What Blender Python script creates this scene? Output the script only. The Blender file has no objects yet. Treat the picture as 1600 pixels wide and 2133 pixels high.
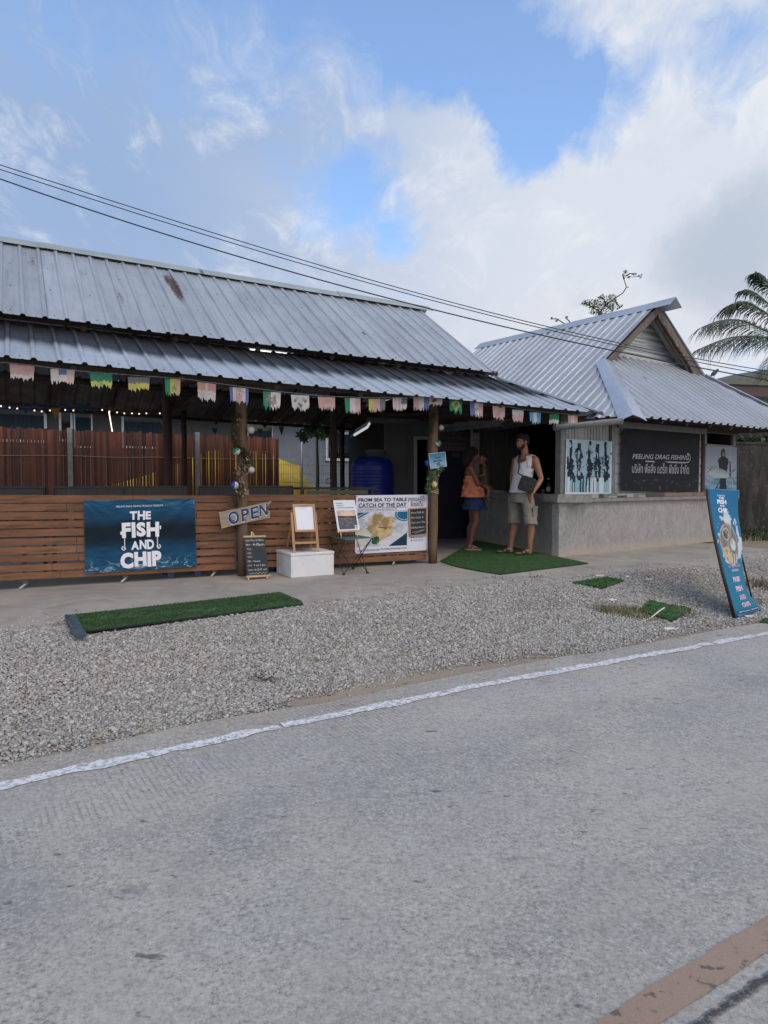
import bpy, bmesh, math, random
import numpy as np
from mathutils import Vector, Matrix
R = math.radians
random.seed(7); rng = np.random.default_rng(7)
S = bpy.context.scene
COL = S.collection
# ------------------------------------------------------------------ camera
F = 1420.0; HC = 1.10; PITCH = math.atan(61.5/F)
cam = bpy.data.cameras.new("camera"); cam.sensor_fit = 'VERTICAL'; cam.sensor_height = 36
cam.lens = 36*F/2133; cam.clip_end = 1500; cam.clip_start = 0.05
camo = bpy.data.objects.new("camera", cam); COL.objects.link(camo)
camo.location = (0, 0, HC); camo.rotation_euler = (R(90)-PITCH, 0, 0); S.camera = camo

def ray(px, py):
    x, y = (px-800)/F, (1066.5-py)/F
    c, s = math.cos(PITCH), math.sin(PITCH)
    return Vector((x, c + y*s, y*c - s))
def A(px, py, Y):
    d = ray(px, py); t = Y/d.y; return Vector((d.x*t, Y, HC+d.z*t))
def G(px, py, z=0.0):
    d = ray(px, py); t = (z-HC)/d.z; return Vector((d.x*t, d.y*t, z))

class Frame:
    def __init__(s, o, deg):
        a = R(deg); s.o = Vector(o); s.a = a
        s.u = Vector((math.cos(a), math.sin(a), 0)); s.v = Vector((-math.sin(a), math.cos(a), 0)); s.z = Vector((0, 0, 1))
    def __call__(s, u, v, z): return s.o + s.u*u + s.v*v + Vector((0, 0, z))
    def pick(s, px, py, v=0.0):           # point of the plane v=const seen at a pixel
        d = ray(px, py); n = s.v; p0 = s.o + s.v*v; c = Vector((0, 0, HC))
        t = (p0-c).dot(n)/d.dot(n); return c + d*t
    def uv(s, p): q = p-s.o; return q.dot(s.u), q.dot(s.v), q.z
L = Frame((-1.66, 8.0, 0), 28.2)          # the open pavilion
K = Frame((2.59, 10.08, 0), 36.0)         # the kiosk

# ------------------------------------------------------------------ sun
SUN_EL, SUN_AZ = R(48), R(150)            # azimuth clockwise from +Y (behind the camera, to the right)
sd = bpy.data.lights.new("sun", 'SUN'); sd.energy = 1.0; sd.angle = R(45); sd.color = (1, .84, .66)
so = bpy.data.objects.new("sun", sd); COL.objects.link(so)
sv = Vector((math.sin(SUN_AZ)*math.cos(SUN_EL), math.cos(SUN_AZ)*math.cos(SUN_EL), math.sin(SUN_EL)))
so.rotation_euler = sv.to_track_quat('Z', 'Y').to_euler(); so.location = sv*40

# ------------------------------------------------------------------ node helper
class NT:
    def __init__(s, tree): s.t = tree; s.n = tree.nodes; s.l = tree.links
    def put(s, sock, v):
        if v is None: return
        if isinstance(v, bpy.types.NodeSocket): s.l.new(v, sock)
        elif isinstance(v, bpy.types.Node): s.l.new(v.outputs[0], sock)
        else:
            if sock.type == 'RGBA' and len(v) == 3: v = (*v, 1)
            sock.default_value = v
    def new(s, kind, ins=None, **kw):
        n = s.n.new('ShaderNode'+kind)
        for k, v in kw.items(): setattr(n, k, v)
        for k, v in (ins or {}).items(): s.put(n.inputs[k], v)
        return n
    def math(s, op, a, b=None, c=None, clamp=False):
        n = s.n.new('ShaderNodeMath'); n.operation = op; n.use_clamp = clamp
        for i, v in enumerate((a, b, c)):
            if v is not None: s.put(n.inputs[i], v)
        return n.outputs[0]
    def vmath(s, op, a, b=None):
        n = s.n.new('ShaderNodeVectorMath'); n.operation = op; s.put(n.inputs[0], a)
        if b is not None:
            if op == 'SCALE': s.put(n.inputs['Scale'], b)
            else: s.put(n.inputs[1], b)
        return n.outputs['Value'] if op in ('DOT_PRODUCT', 'LENGTH') else n.outputs[0]
    def mr(s, v, a, b, c=0., d=1., smooth=False):
        n = s.n.new('ShaderNodeMapRange'); n.interpolation_type = 'SMOOTHSTEP' if smooth else 'LINEAR'
        for k, x in zip(('Value', 'From Min', 'From Max', 'To Min', 'To Max'), (v, a, b, c, d)): s.put(n.inputs[k], x)
        return n.outputs[0]
    def mix(s, f, a, b, mode='MIX'):
        n = s.n.new('ShaderNodeMix'); n.data_type = 'RGBA'; n.blend_type = mode; n.clamp_factor = True
        s.put(n.inputs[0], f); s.put(n.inputs[6], a); s.put(n.inputs[7], b); return n.outputs[2]
    def noise(s, vec, scale, detail=4, rough=.55, dist=0.):
        n = s.new('TexNoise', {'Vector': vec, 'Scale': scale, 'Detail': detail, 'Roughness': rough, 'Distortion': dist})
        return n.outputs[0]

# ------------------------------------------------------------------ world: daylight sky with thin cloud
W = bpy.data.worlds.new("World"); S.world = W; W.use_nodes = True
W.node_tree.nodes.clear(); t = NT(W.node_tree)
SKY_K = 0.15
sky = t.new('TexSky', sky_type='NISHITA', sun_disc=False, sun_elevation=SUN_EL, sun_rotation=SUN_AZ, altitude=0, air_density=1.0, dust_density=.8, ozone_density=1.6)
tc = t.new('TexCoord'); dr = t.vmath('NORMALIZE', tc.outputs['Generated'])
sep = t.new('SeparateXYZ', {0: dr})
zz = t.math('ADD', t.math('MAXIMUM', sep.outputs[2], 0.0), 0.22)
pl = t.vmath('DIVIDE', dr, t.new('CombineXYZ', {0: zz, 1: zz, 2: zz}).outputs[0])
wob = t.new('TexNoise', {'Vector': dr, 'Scale': 4.0, 'Detail': 3}).outputs[1]
pl2 = t.vmath('ADD', pl, t.vmath('SCALE', wob, .35))
st_ = t.new('Mapping', {'Vector': pl2, 'Rotation': (0, 0, R(35)), 'Scale': (1, .5, 1)}).outputs[0]
n1 = t.noise(pl2, 2.3, 9, .60, .5)
n2 = t.noise(st_, 9.0, 9, .68, .5)
n3 = t.noise(dr, 2.2, 5, .55, .2)
edge = t.noise(dr, 9.0, 7, .65, .4)
cov = t.math('ADD', t.math('ADD', t.math('MULTIPLY', t.math('SUBTRACT', n1, .5), 1.0), t.math('MULTIPLY', t.math('SUBTRACT', n2, .5), 1.9)), .34)
dwob = t.vmath('NORMALIZE', t.vmath('ADD', dr, t.vmath('SCALE', t.vmath('SUBTRACT', t.new('TexNoise', {'Vector': dr, 'Scale': 7.0, 'Detail': 7, 'Roughness': .65}).outputs[1], (.5, .5, .5)), .16)))
BL = [(700, 410, 5, -.80), (800, 395, 4, -.70), (600, 395, 4, -.45), (1180, 245, 5, -.85), (1060, 280, 4, -.70), (1280, 210, 4, -.6), (890, 120, 6, -.50), (760, 50, 7, -.36), (540, 20, 9, -.30), (330, -20, 10, -.35), (1000, 60, 5, -.30), (1110, 170, 5, -.35),
      (1570, 120, 4.5, -.65), (1440, 150, 4, -.45), (1280, 70, 7, .10), (1480, 20, 6, .05), (1450, 350, 12, .50), (1250, 400, 8, .30), (1020, 420, 7, .35), (900, 300, 4, .60), (720, 250, 6, .45), (850, 620, 14, .45), (560, 540, 9, .30), (1300, 600, 14, .4), (150, 260, 16, .20), (520, 240, 9, .30), (330, 430, 10, .30), (1550, 220, 5, .35), (100, 450, 10, .3)]
for px, py, rd, w in BL:
    d = ray(px, py).normalized()
    m = t.mr(t.vmath('DOT_PRODUCT', dwob, tuple(d)), math.cos(R(rd*1.25)), 1.0, 0.0, w*1.25, True)
    cov = t.math('ADD', cov, m)
cl = t.mr(cov, -.28, .92, .03, 1, False)
cl = t.math('MAXIMUM', cl, t.mr(sep.outputs[2], .24, .06, 0, .92, True))
# cloud colour: grey-blue on the left, whiter and slightly warm on the right and low down
lr = t.mr(t.math('SUBTRACT', t.math('ADD', sep.outputs[0], t.math('MULTIPLY', n3, .45)), t.math('MULTIPLY', sep.outputs[2], .35)), -.20, .36, 0, 1, True)
cw = t.mix(lr, (.33, .46, .70), (.71, .76, .85))
cw = t.mix(t.math('MULTIPLY', t.mr(sep.outputs[2], .34, .12, 0, .55, True), t.mr(n2, .4, .6, .5, 1)), cw, (.80, .77, .79))
cw = t.mix(t.mr(edge, .55, .80, 0, .35, True), cw, (.45, .52, .66))
cw = t.mix(t.mr(t.math('MULTIPLY', n2, n1), .24, .42, 0, .5, True), cw, (.88, .9, .95))
gd = ray(1530, 510).normalized()
cw = t.mix(t.mr(t.vmath('DOT_PRODUCT', dwob, tuple(gd)), math.cos(R(6)), 1., 0, .65, True), cw, (.40, .48, .60))
cws = t.vmath('SCALE', cw, 1.0/SKY_K)
# unseen sky behind the camera, brightened and warmed to light the ground
cws = t.vmath('MULTIPLY', cws, t.mix(t.mr(sep.outputs[1], .25, -.45, 0, 1, True), (1, 1, 1), (2.15, 1.70, 1.22)))
below = t.mr(sep.outputs[2], -.03, -.10, 0, 1)
skyc = t.mix(.22, t.vmath('MULTIPLY', sky.outputs[0], (1.35, 1.58, 1.80)), (.40/SKY_K, .56/SKY_K, .82/SKY_K))
final = t.mix(cl, skyc, cws)
final = t.mix(below, final, (2.0, 1.95, 1.9))
bg = t.new('Background', {'Color': final, 'Strength': SKY_K}); wo = t.new('OutputWorld', {'Surface': bg})
S.view_settings.view_transform = 'Standard'; S.view_settings.look = 'None'; S.view_settings.exposure = 0.0; S.view_settings.gamma = 1
S.cycles.max_bounces = 8; S.cycles.diffuse_bounces = 4; S.cycles.glossy_bounces = 3; S.cycles.transparent_max_bounces = 12
try: S.cycles.use_denoising = True
except Exception: pass

# ------------------------------------------------------------------ materials
MATS = {}
def mat(name, c1, c2=None, scale=6, rough=.7, metal=0., bump=0., bscale=None, detail=6, island=0., stretch=None, coord='Object', lo=.35, hi=.65, spec=.5, c3=None, s3=40, sss=0):
    if name in MATS: return MATS[name]
    m = bpy.data.materials.new(name); m.use_nodes = True; MATS[name] = m
    t = NT(m.node_tree); t.n.clear()
    tc = t.new('TexCoord'); v = tc.outputs[coord]
    if stretch: v = t.new('Mapping', {'Vector': v, 'Scale': stretch}).outputs[0]
    col = c1
    if c2 is not None:
        col = t.mix(t.mr(t.noise(v, scale, detail), lo, hi), c1, c2)
    if c3 is not None:
        col = t.mix(t.mr(t.noise(v, s3, 3, .6), .52, .72), col, c3)
    if island:
        g = t.new('NewGeometry')
        col = t.mix(1.0, col, t.new('CombineColor', {i: t.mr(g.outputs['Random Per Island'], 0, 1, 1-island, 1+island) for i in range(3)}).outputs[0], 'MULTIPLY')
    b = t.new('BsdfPrincipled', {'Roughness': rough, 'Metallic': metal, 'Specular IOR Level': spec}); t.put(b.inputs['Base Color'], col)
    if bump:
        bn = t.new('Bump', {'Strength': min(1, bump), 'Distance': .01 if bump <= 1 else .01*bump, 'Height': t.noise(v, bscale or scale*4, 6, .6)}); t.put(b.inputs['Normal'], bn)
    t.new('OutputMaterial', {'Surface': b}); return m
def emit(name, c, k):
    if name in MATS: return MATS[name]
    m = bpy.data.materials.new(name); m.use_nodes = True; MATS[name] = m; t = NT(m.node_tree); t.n.clear()
    t.new('OutputMaterial', {'Surface': t.new('Emission', {'Color': c, 'Strength': k})}); return m
def print_mat():
    m = bpy.data.materials.new('printed_surface'); m.use_nodes = True; t = NT(m.node_tree); t.n.clear()
    a = t.new('Attribute', attribute_name='Col')
    b = t.new('BsdfPrincipled', {'Roughness': .6, 'Base Color': a.outputs[0], 'Specular IOR Level': .16}); t.new('OutputMaterial', {'Surface': b}); return m
PRINT = print_mat()

# ------------------------------------------------------------------ mesh builder
class MB:
    def __init__(s): s.v = []; s.f = []; s.m = []; s.sm = []; s.uv = None
    def add(s, vs, fs, mi=0, smooth=False):
        o = len(s.v); s.v += [tuple(v) for v in vs]
        for f in fs: s.f.append(tuple(i+o for i in f)); s.m.append(mi); s.sm.append(smooth)
        return s
    def box(s, c, size, rot=None, mi=0):
        hx, hy, hz = size[0]/2, size[1]/2, size[2]/2; c = Vector(c)
        vs = [Vector((x, y, z)) for x in (-hx, hx) for y in (-hy, hy) for z in (-hz, hz)]
        if rot is not None: vs = [rot @ v for v in vs]
        return s.add([c+v for v in vs], [(0, 1, 3, 2), (4, 6, 7, 5), (0, 4, 5, 1), (2, 3, 7, 6), (0, 2, 6, 4), (1, 5, 7, 3)], mi)
    def fbox(s, fr, u0, u1, v0, v1, z0, z1, mi=0):       # box in a Frame
        vs = [fr(u, v, z) for u in (u0, u1) for v in (v0, v1) for z in (z0, z1)]
        return s.add(vs, [(0, 1, 3, 2), (4, 6, 7, 5), (0, 4, 5, 1), (2, 3, 7, 6), (0, 2, 6, 4), (1, 5, 7, 3)], mi)
    def bar(s, a, b, w, h=None, up=(0, 0, 1), mi=0):      # rectangular bar from a to b
        a, b = Vector(a), Vector(b); h = h or w; d = (b-a).normalized(); up = Vector(up)
        x = d.cross(up)
        if x.length < 1e-3: x = d.cross(Vector((1, 0, 0)))
        x.normalize(); y = x.cross(d).normalized()
        vs = [p + x*(i*w/2) + y*(j*h/2) for p in (a, b) for i, j in ((-1, -1), (1, -1), (1, 1), (-1, 1))]
        return s.add(vs, [(3, 2, 1, 0), (4, 5, 6, 7), (0, 1, 5, 4), (1, 2, 6, 5), (2, 3, 7, 6), (3, 0, 4, 7)], mi)
    def tube(s, pts, r, n=8, mi=0, smooth=True, cap=True, jit=0.):
        pts = [Vector(p) for p in pts]; k = len(pts); rr = r if isinstance(r, (list, tuple)) else [r]*k
        o = len(s.v); px = None
        for i, p in enumerate(pts):
            d = (pts[min(i+1, k-1)]-pts[max(i-1, 0)]).normalized()
            if px is None: px = d.orthogonal().normalized()
            px = (px - d*px.dot(d)); px = px.normalized() if px.length > 1e-6 else d.orthogonal().normalized()
            py = d.cross(px)
            for j in range(n):
                a = 2*math.pi*j/n; q = rr[i]*(1+(random.uniform(-jit, jit) if jit else 0)); s.v.append(tuple(p + px*math.cos(a)*q + py*math.sin(a)*q))
        for i in range(k-1):
            for j in range(n):
                s.f.append((o+i*n+j, o+i*n+(j+1) % n, o+(i+1)*n+(j+1) % n, o+(i+1)*n+j)); s.m.append(mi); s.sm.append(smooth)
        if cap:
            s.f.append(tuple(o+j for j in range(n))[::-1]); s.m.append(mi); s.sm.append(False)
            s.f.append(tuple(o+(k-1)*n+j for j in range(n))); s.m.append(mi); s.sm.append(False)
        return s
    def rings(s, rings, mi=0, smooth=True, cap=True):     # loft of equal-length closed rings of points
        o = len(s.v); n = len(rings[0])
        for r in rings: s.v += [tuple(p) for p in r]
        for i in range(len(rings)-1):
            for j in range(n):
                s.f.append((o+i*n+j, o+i*n+(j+1) % n, o+(i+1)*n+(j+1) % n, o+(i+1)*n+j)); s.m.append(mi); s.sm.append(smooth)
        if cap:
            s.f.append(tuple(o+j for j in range(n))[::-1]); s.m.append(mi); s.sm.append(False)
            s.f.append(tuple(o+(len(rings)-1)*n+j for j in range(n))); s.m.append(mi); s.sm.append(False)
        return s
    def lathe(s, c, prof, n=24, mi=0, smooth=True):       # prof: (r, z)
        c = Vector(c)
        return s.rings([[c+Vector((r*math.cos(2*math.pi*j/n), r*math.sin(2*math.pi*j/n), z)) for j in range(n)] for r, z in prof], mi, smooth)
    def ball(s, c, r, n=12, mi=0, sc=(1, 1, 1), rot=None):
        c = Vector(c); k = max(4, n//2); rg = []
        for i in range(k+1):
            a = -math.pi/2 + math.pi*i/k; q = max(.02, math.cos(a))
            ring = [Vector((q*math.cos(2*math.pi*j/n)*r*sc[0], q*math.sin(2*math.pi*j/n)*r*sc[1], math.sin(a)*r*sc[2])) for j in range(n)]
            rg.append([c+((rot @ p) if rot is not None else p) for p in ring])
        return s.rings(rg, mi)
    def prism(s, pts, d, mi=0, side=None):               # polygon (world points) extruded by vector d
        n = len(pts); pts = [Vector(p) for p in pts]; d = Vector(d)
        s.add(pts + [p+d for p in pts], [tuple(range(n))[::-1], tuple(range(n, 2*n))], mi)
        o = len(s.v)-2*n
        for i in range(n): s.f.append((o+i, o+(i+1) % n, o+n+(i+1) % n, o+n+i)); s.m.append(mi if side is None else side); s.sm.append(False)
        return s
def mesh_data(name, v, f, mats, mi=None, sm=None):
    me = bpy.data.meshes.new(name); me.from_pydata([tuple(x) for x in v], [], f); 
    for m in (mats if isinstance(mats, (list, tuple)) else [mats]): me.materials.append(m)
    if mi is not None: me.polygons.foreach_set('material_index', mi)
    if sm is not None: me.polygons.foreach_set('use_smooth', sm)
    me.update(); return me
ORG = {}
def thing(name, label=None, cat=None, loc=(0, 0, 0), group=None, kind=None):
    o = bpy.data.objects.new(name, None); o.empty_display_size = .1; COL.objects.link(o); o.location = loc; ORG[o.name] = Vector(loc)
    return tag(o, label, cat, group, kind)
def tag(o, label=None, cat=None, group=None, kind=None):
    if label: o['label'] = label
    if cat: o['category'] = cat
    if group: o['group'] = group
    if kind: o['kind'] = kind
    return o
def origin_of(o):
    p = Vector((0, 0, 0))
    while o is not None: p += ORG.get(o.name, Vector((0, 0, 0))); o = o.parent
    return p
def obj(name, mb, mats, parent=None, label=None, cat=None, group=None, kind=None, base=None, recalc=True):
    """links a mesh built in world coordinates; its origin goes to its base (or to its parent's origin)"""
    if isinstance(mb, MB): v, f, mi, sm = mb.v, mb.f, mb.m, mb.sm
    else: v, f = mb; mi = sm = None
    arr = np.array(v, dtype=float)
    if parent is None:
        loc = np.array(base) if base is not None else np.array([(arr[:, 0].min()+arr[:, 0].max())/2, (arr[:, 1].min()+arr[:, 1].max())/2, arr[:, 2].min()])
    else: loc = np.array(origin_of(parent))
    me = mesh_data(name, arr-loc, f, mats, mi, sm)
    if recalc:
        bm = bmesh.new(); bm.from_mesh(me); bmesh.ops.recalc_face_normals(bm, faces=bm.faces); bm.to_mesh(me); bm.free()
    o = bpy.data.objects.new(name, me); COL.objects.link(o)
    if parent is None: o.location = loc; ORG[o.name] = Vector(loc)
    else: o.parent = parent; ORG[o.name] = Vector((0, 0, 0))
    return tag(o, label, cat, group, kind)
def dup(root, loc=None, rotz=None, label=None, group=None, scale=None):
    def cp(o, par):
        c = o.copy(); COL.objects.link(c); c.parent = par; ORG[c.name] = Vector(c.location)
        for ch in list(o.children): cp(ch, c)
        return c
    r = cp(root, None)
    if loc is not None: r.location = loc
    if rotz is not None: r.rotation_euler[2] = rotz
    if scale: r.scale = (scale,)*3
    if label: r['label'] = label
    if group: r['group'] = group
    return r

# ------------------------------------------------------------------ prints: quads that carry colour fields and lettering
_fc = {}
def glyphs(body, bold=0.0, shear=0.0, space=1.0):
    key = (body, bold, shear, space)
    if key in _fc: return _fc[key]
    cu = bpy.data.curves.new('lettering', 'FONT'); cu.body = body; cu.offset = bold; cu.shear = shear; cu.space_character = space; cu.resolution_u = 3
    ob = bpy.data.objects.new('lettering', cu); me = bpy.data.meshes.new_from_object(ob)
    v = np.array([x.co[:2] for x in me.vertices]).reshape(-1, 2); f = [tuple(p.vertices) for p in me.polygons]
    bpy.data.objects.remove(ob); bpy.data.curves.remove(cu); bpy.data.meshes.remove(me)
    _fc[key] = (v, f); return v, f
class Sheet:
    """a printed rectangle: corners TL, TR, BR, BL in the world; x runs 0..1 left to right, y 0..1 top to bottom"""
    def __init__(s, tl, tr, br, bl, wave=None):
        s.c = [Vector(p) for p in (tl, tr, br, bl)]; s.wave = wave
        s.n = (s.c[1]-s.c[0]).cross(s.c[3]-s.c[0]).normalized()
        if s.n.dot(Vector((0, 0, HC))-s.c[0]) < 0: s.n = -s.n
        s.w = (s.c[1]-s.c[0]).length; s.h = (s.c[3]-s.c[0]).length; s.asp = s.w/s.h
    def p(s, x, y, off=0.):
        a, b, c, d = s.c; q = (a*(1-x)+b*x)*(1-y) + (d*(1-x)+c*x)*y
        if s.wave: off += s.wave(x, y)
        return q + s.n*off
    def field(s, nx, ny, fn, thick=.002):
        """grid coloured by fn(X, Y) -> (...,3) arrays, with a plain back"""
        X, Y = np.meshgrid((np.arange(nx)+.5)/nx, (np.arange(ny)+.5)/ny); colr = np.clip(np.asarray(fn(X, Y), dtype=float), 0, 1)
        v = []; f = []; cc = []
        for j in range(ny+1):
            for i in range(nx+1): v.append(s.p(i/nx, j/ny))
        for j in range(ny):
            for i in range(nx):
                a = j*(nx+1)+i; f.append((a, a+nx+1, a+nx+2, a+1)); cc += [(*colr[j, i], 1)]*4
        o = len(v); kx, ky = (nx, ny) if s.wave else (2, 2)
        for j in range(ky+1):
            for i in range(kx+1): v.append(s.p(i/kx, j/ky, -thick))
        for j in range(ky):
            for i in range(kx):
                a = o+j*(kx+1)+i; f.append((a, a+1, a+kx+2, a+kx+1)); cc += [(.5, .5, .5, 1)]*4
        return v, f, cc
    def field_obj(s, name, nx, ny, fn, parent=None, thick=.002, smooth=True, **kw):
        v, f, cc = s.field(nx, ny, fn, thick)
        o = obj(name, (v, f), PRINT, parent, recalc=False, **kw)
        ca = o.data.color_attributes.new('Col', 'FLOAT_COLOR', 'CORNER'); ca.data.foreach_set('color', np.array(cc, dtype=np.float32).ravel())
        if smooth: o.data.polygons.foreach_set('use_smooth', [True]*len(o.data.polygons))
        return o
    def text(s, mb, body, x, y, h, w=None, bold=0.0, mi=0, rot=0., shear=0., align='C', off=.003, space=1.0):
        """body centred at (x, y), cap height h (fraction of the sheet's height), optional width w (fraction of its width)"""
        v, f = glyphs(body, bold, shear, space)
        if len(v) == 0: return
        mn, mx = v.min(0), v.max(0); H = .70 if mx[1]-mn[1] < 1.0 else (mx[1]-mn[1])*.72
        sy = h/H*1.0; tw = (mx[0]-mn[0]); sx = (w/tw) if w else sy/s.asp
        c0 = {'C': (mn[0]+mx[0])/2, 'L': mn[0], 'R': mx[0]}[align]
        vx = (v[:, 0]-c0)*sx*s.asp; vy = (v[:, 1]-.35)*sy          # in units of sheet height
        ca, sa = math.cos(rot), math.sin(rot); X = vx*ca-vy*sa; Y = vx*sa+vy*ca
        mb.add([s.p(x+a/s.asp, y-b, off) for a, b in zip(X, Y)], f, mi)
    def poly(s, mb, pts, mi=0, off=.002):
        mb.add([s.p(a, b, off) for a, b in pts], [tuple(range(len(pts)))], mi)
    def line(s, mb, pts, w, mi=0, off=.003):                    # polyline of width w (fraction of height)
        P = [np.array((a*s.asp, b)) for a, b in pts]
        for a, b in zip(P[:-1], P[1:]):
            d = b-a; l = np.linalg.norm(d)
            if l < 1e-6: continue
            n = np.array((-d[1], d[0]))/l*w/2; e = d/l*w*.3
            mb.add([s.p(q[0]/s.asp, q[1], off) for q in (a-n-e, a+n-e, b+n+e, b-n+e)], [(0, 1, 2, 3)], mi)
    def disc(s, mb, x, y, r, mi=0, off=.002, n=18, ry=None):
        ry = ry or r; s.poly(mb, [(x+math.cos(2*math.pi*k/n)*r/s.asp, y+math.sin(2*math.pi*k/n)*ry) for k in range(n)], mi, off)
def vnoise(X, Y, sx, sy, seed=0, oct=4):
    """tileless value noise on arrays"""
    r = np.random.default_rng(seed); out = np.zeros_like(X); amp = 1.; tot = 0
    for o in range(oct):
        g = r.random((64, 64)); a = (X*sx*2**o) % 63; b = (Y*sy*2**o) % 63
        i = a.astype(int); j = b.astype(int); fa = a-i; fb = b-j; fa = fa*fa*(3-2*fa); fb = fb*fb*(3-2*fb)
        v = (g[j, i]*(1-fa)+g[j, i+1]*fa)*(1-fb) + (g[j+1, i]*(1-fa)+g[j+1, i+1]*fa)*fb
        out += v*amp; tot += amp; amp *= .55
    return out/tot
def lerp3(a, b, f): f = np.clip(f, 0, 1)[..., None]; return np.array(a)*(1-f) + np.array(b)*f
# ================================================================== THE GROUND
ZR = -0.30
LINE = np.array([G(px, py, ZR)[:2] for px, py in ((0, 1637), (550, 1520), (1050, 1420), (1480, 1340), (1600, 1318))])
def ext(P, n0=60., n1=200.):
    a = P[0]-(P[1]-P[0])/np.linalg.norm(P[1]-P[0])*n0; b = P[-1]+(P[-1]-P[-3])/np.linalg.norm(P[-1]-P[-3])*n1
    return np.vstack([a, P, b])
_sm = ext(LINE)
def resample(P, st=.25):
    seg = np.linalg.norm(np.diff(P, axis=0), axis=1); s = np.concatenate([[0], np.cumsum(seg)])
    q = np.arange(0, s[-1], st); return np.stack([np.interp(q, s, P[:, 0]), np.interp(q, s, P[:, 1])], 1)
def smooth(P, k=9):
    for _ in range(3):
        Q = P.copy(); ker = np.ones(k)/k
        for c in (0, 1): Q[k:-k, c] = np.convolve(P[:, c], ker, 'same')[k:-k]
        P = Q
    return P
RL = smooth(resample(_sm, .2))
TAN = np.gradient(RL, axis=0); TAN /= np.linalg.norm(TAN, axis=1)[:, None]; NOR = np.stack([-TAN[:, 1], TAN[:, 0]], 1)   # NOR points to the shop
def road_d(x, y):
    """signed distance to the white line, positive on the shop's side"""
    x = np.atleast_1d(x); y = np.atleast_1d(y); out = np.empty(x.shape)
    sub = RL[::2]; sn = NOR[::2]
    for i in range(0, len(x), 20000):
        dx = x[i:i+20000, None]-sub[None, :, 0]; dy = y[i:i+20000, None]-sub[None, :, 1]
        k = np.argmin(dx*dx+dy*dy, 1); r = np.arange(len(k)); out[i:i+20000] = dx[r, k]*sn[k, 0]+dy[r, k]*sn[k, 1]
    return out
def sstep(x, a, b): q = np.clip((x-a)/(b-a), 0, 1); return q*q*(3-2*q)
def terr(d): return np.where(d < .33, ZR-.012, ZR-.012 + sstep(d, .25, 2.1)*(-.02-(ZR-.012)))
def ground_z(x, y): return float(terr(road_d(np.array([x]), np.array([y])))[0])
def Gg(px, py):                                     # ground point under a pixel, on the sloping gravel
    z = -.1
    for _ in range(12): p = G(px, py, z); z = z*.4+ground_z(p.x, p.y)*.6
    return G(px, py, z)
xs = np.concatenate([-np.geomspace(500, 9, 16), np.arange(-8.5, 12, .16), np.geomspace(12.2, 500, 16)])
ys = np.concatenate([-np.geomspace(300, 3, 12), np.arange(-2.5, 14, .16), np.geomspace(14.3, 700, 18)])
X, Y = np.meshgrid(xs, ys); D = road_d(X.ravel(), Y.ravel()); Z = terr(D)
near = (np.abs(X.ravel()) < 12) & (Y.ravel() < 14)
Z = Z + np.where(near & (D > .35), .010*(vnoise(X.ravel()/4+9, Y.ravel()/4+9, 5, 5, 3)-.5)*2, 0)
nx, ny = len(xs), len(ys)
gf = [(j*nx+i, j*nx+i+1, (j+1)*nx+i+1, (j+1)*nx+i) for j in range(ny-1) for i in range(nx-1)]
def ground_mat():
    m = bpy.data.materials.new('sandy_dirt'); m.use_nodes = True; t = NT(m.node_tree); t.n.clear(); o = t.new('TexCoord').outputs['Object']
    c = t.mix(t.mr(t.noise(o, 1.3, 8, .6), .35, .65), (.36, .285, .205), (.27, .225, .175))
    c = t.mix(t.mr(t.noise(o, 30, 4, .6), .45, .7), c, (.33, .30, .26))
    c = t.mix(t.mr(t.noise(o, 160, 2, .6), .55, .75), c, (.13, .11, .09))
    b = t.new('BsdfPrincipled', {'Base Color': c, 'Roughness': .95, 'Specular IOR Level': .2})
    t.put(b.inputs['Normal'], t.new('Bump', {'Strength': .8, 'Distance': .012, 'Height': t.noise(o, 60, 6, .65)}))
    t.new('OutputMaterial', {'Surface': b}); return m
obj('ground', (np.stack([X.ravel(), Y.ravel(), Z], 1), gf), ground_mat(), base=(0, 0, 0), kind='structure', recalc=False)

# road: a strip along the line, with a uv of metres along / across
def strip(name, d0, d1, z, m, kind='structure', s0=0, s1=None, nd=2, jit=None, wgt=None):
    P = RL[s0:s1]; N = NOR[s0:s1]; n = len(P); ds = np.linspace(d0, d1, nd); v = []
    for j in range(nd):
        q = P + N*(ds[j] + (jit[j] if jit is not None and jit[j] is not None else np.zeros(n)))[:, None] if jit is not None else P+N*ds[j]
        v.append(np.column_stack([q, np.full(n, z)]))
    v = np.vstack(v); f = [(j*n+i, (j+1)*n+i, (j+1)*n+i+1, j*n+i+1)[::-1] for j in range(nd-1) for i in range(n-1)]
    o = obj(name, (v, f), m, base=(0, 0, 0), kind=kind, recalc=True)
    sl = np.arange(n)*.2; uvs = np.concatenate([np.stack([sl, np.full(n, d)], 1) for d in ds])
    ul = o.data.uv_layers.new(name='metres'); idx = np.empty(len(o.data.loops), dtype=int); o.data.loops.foreach_get('vertex_index', idx)
    ul.data.foreach_set('uv', uvs[idx].astype(np.float32).ravel()); return o
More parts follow.
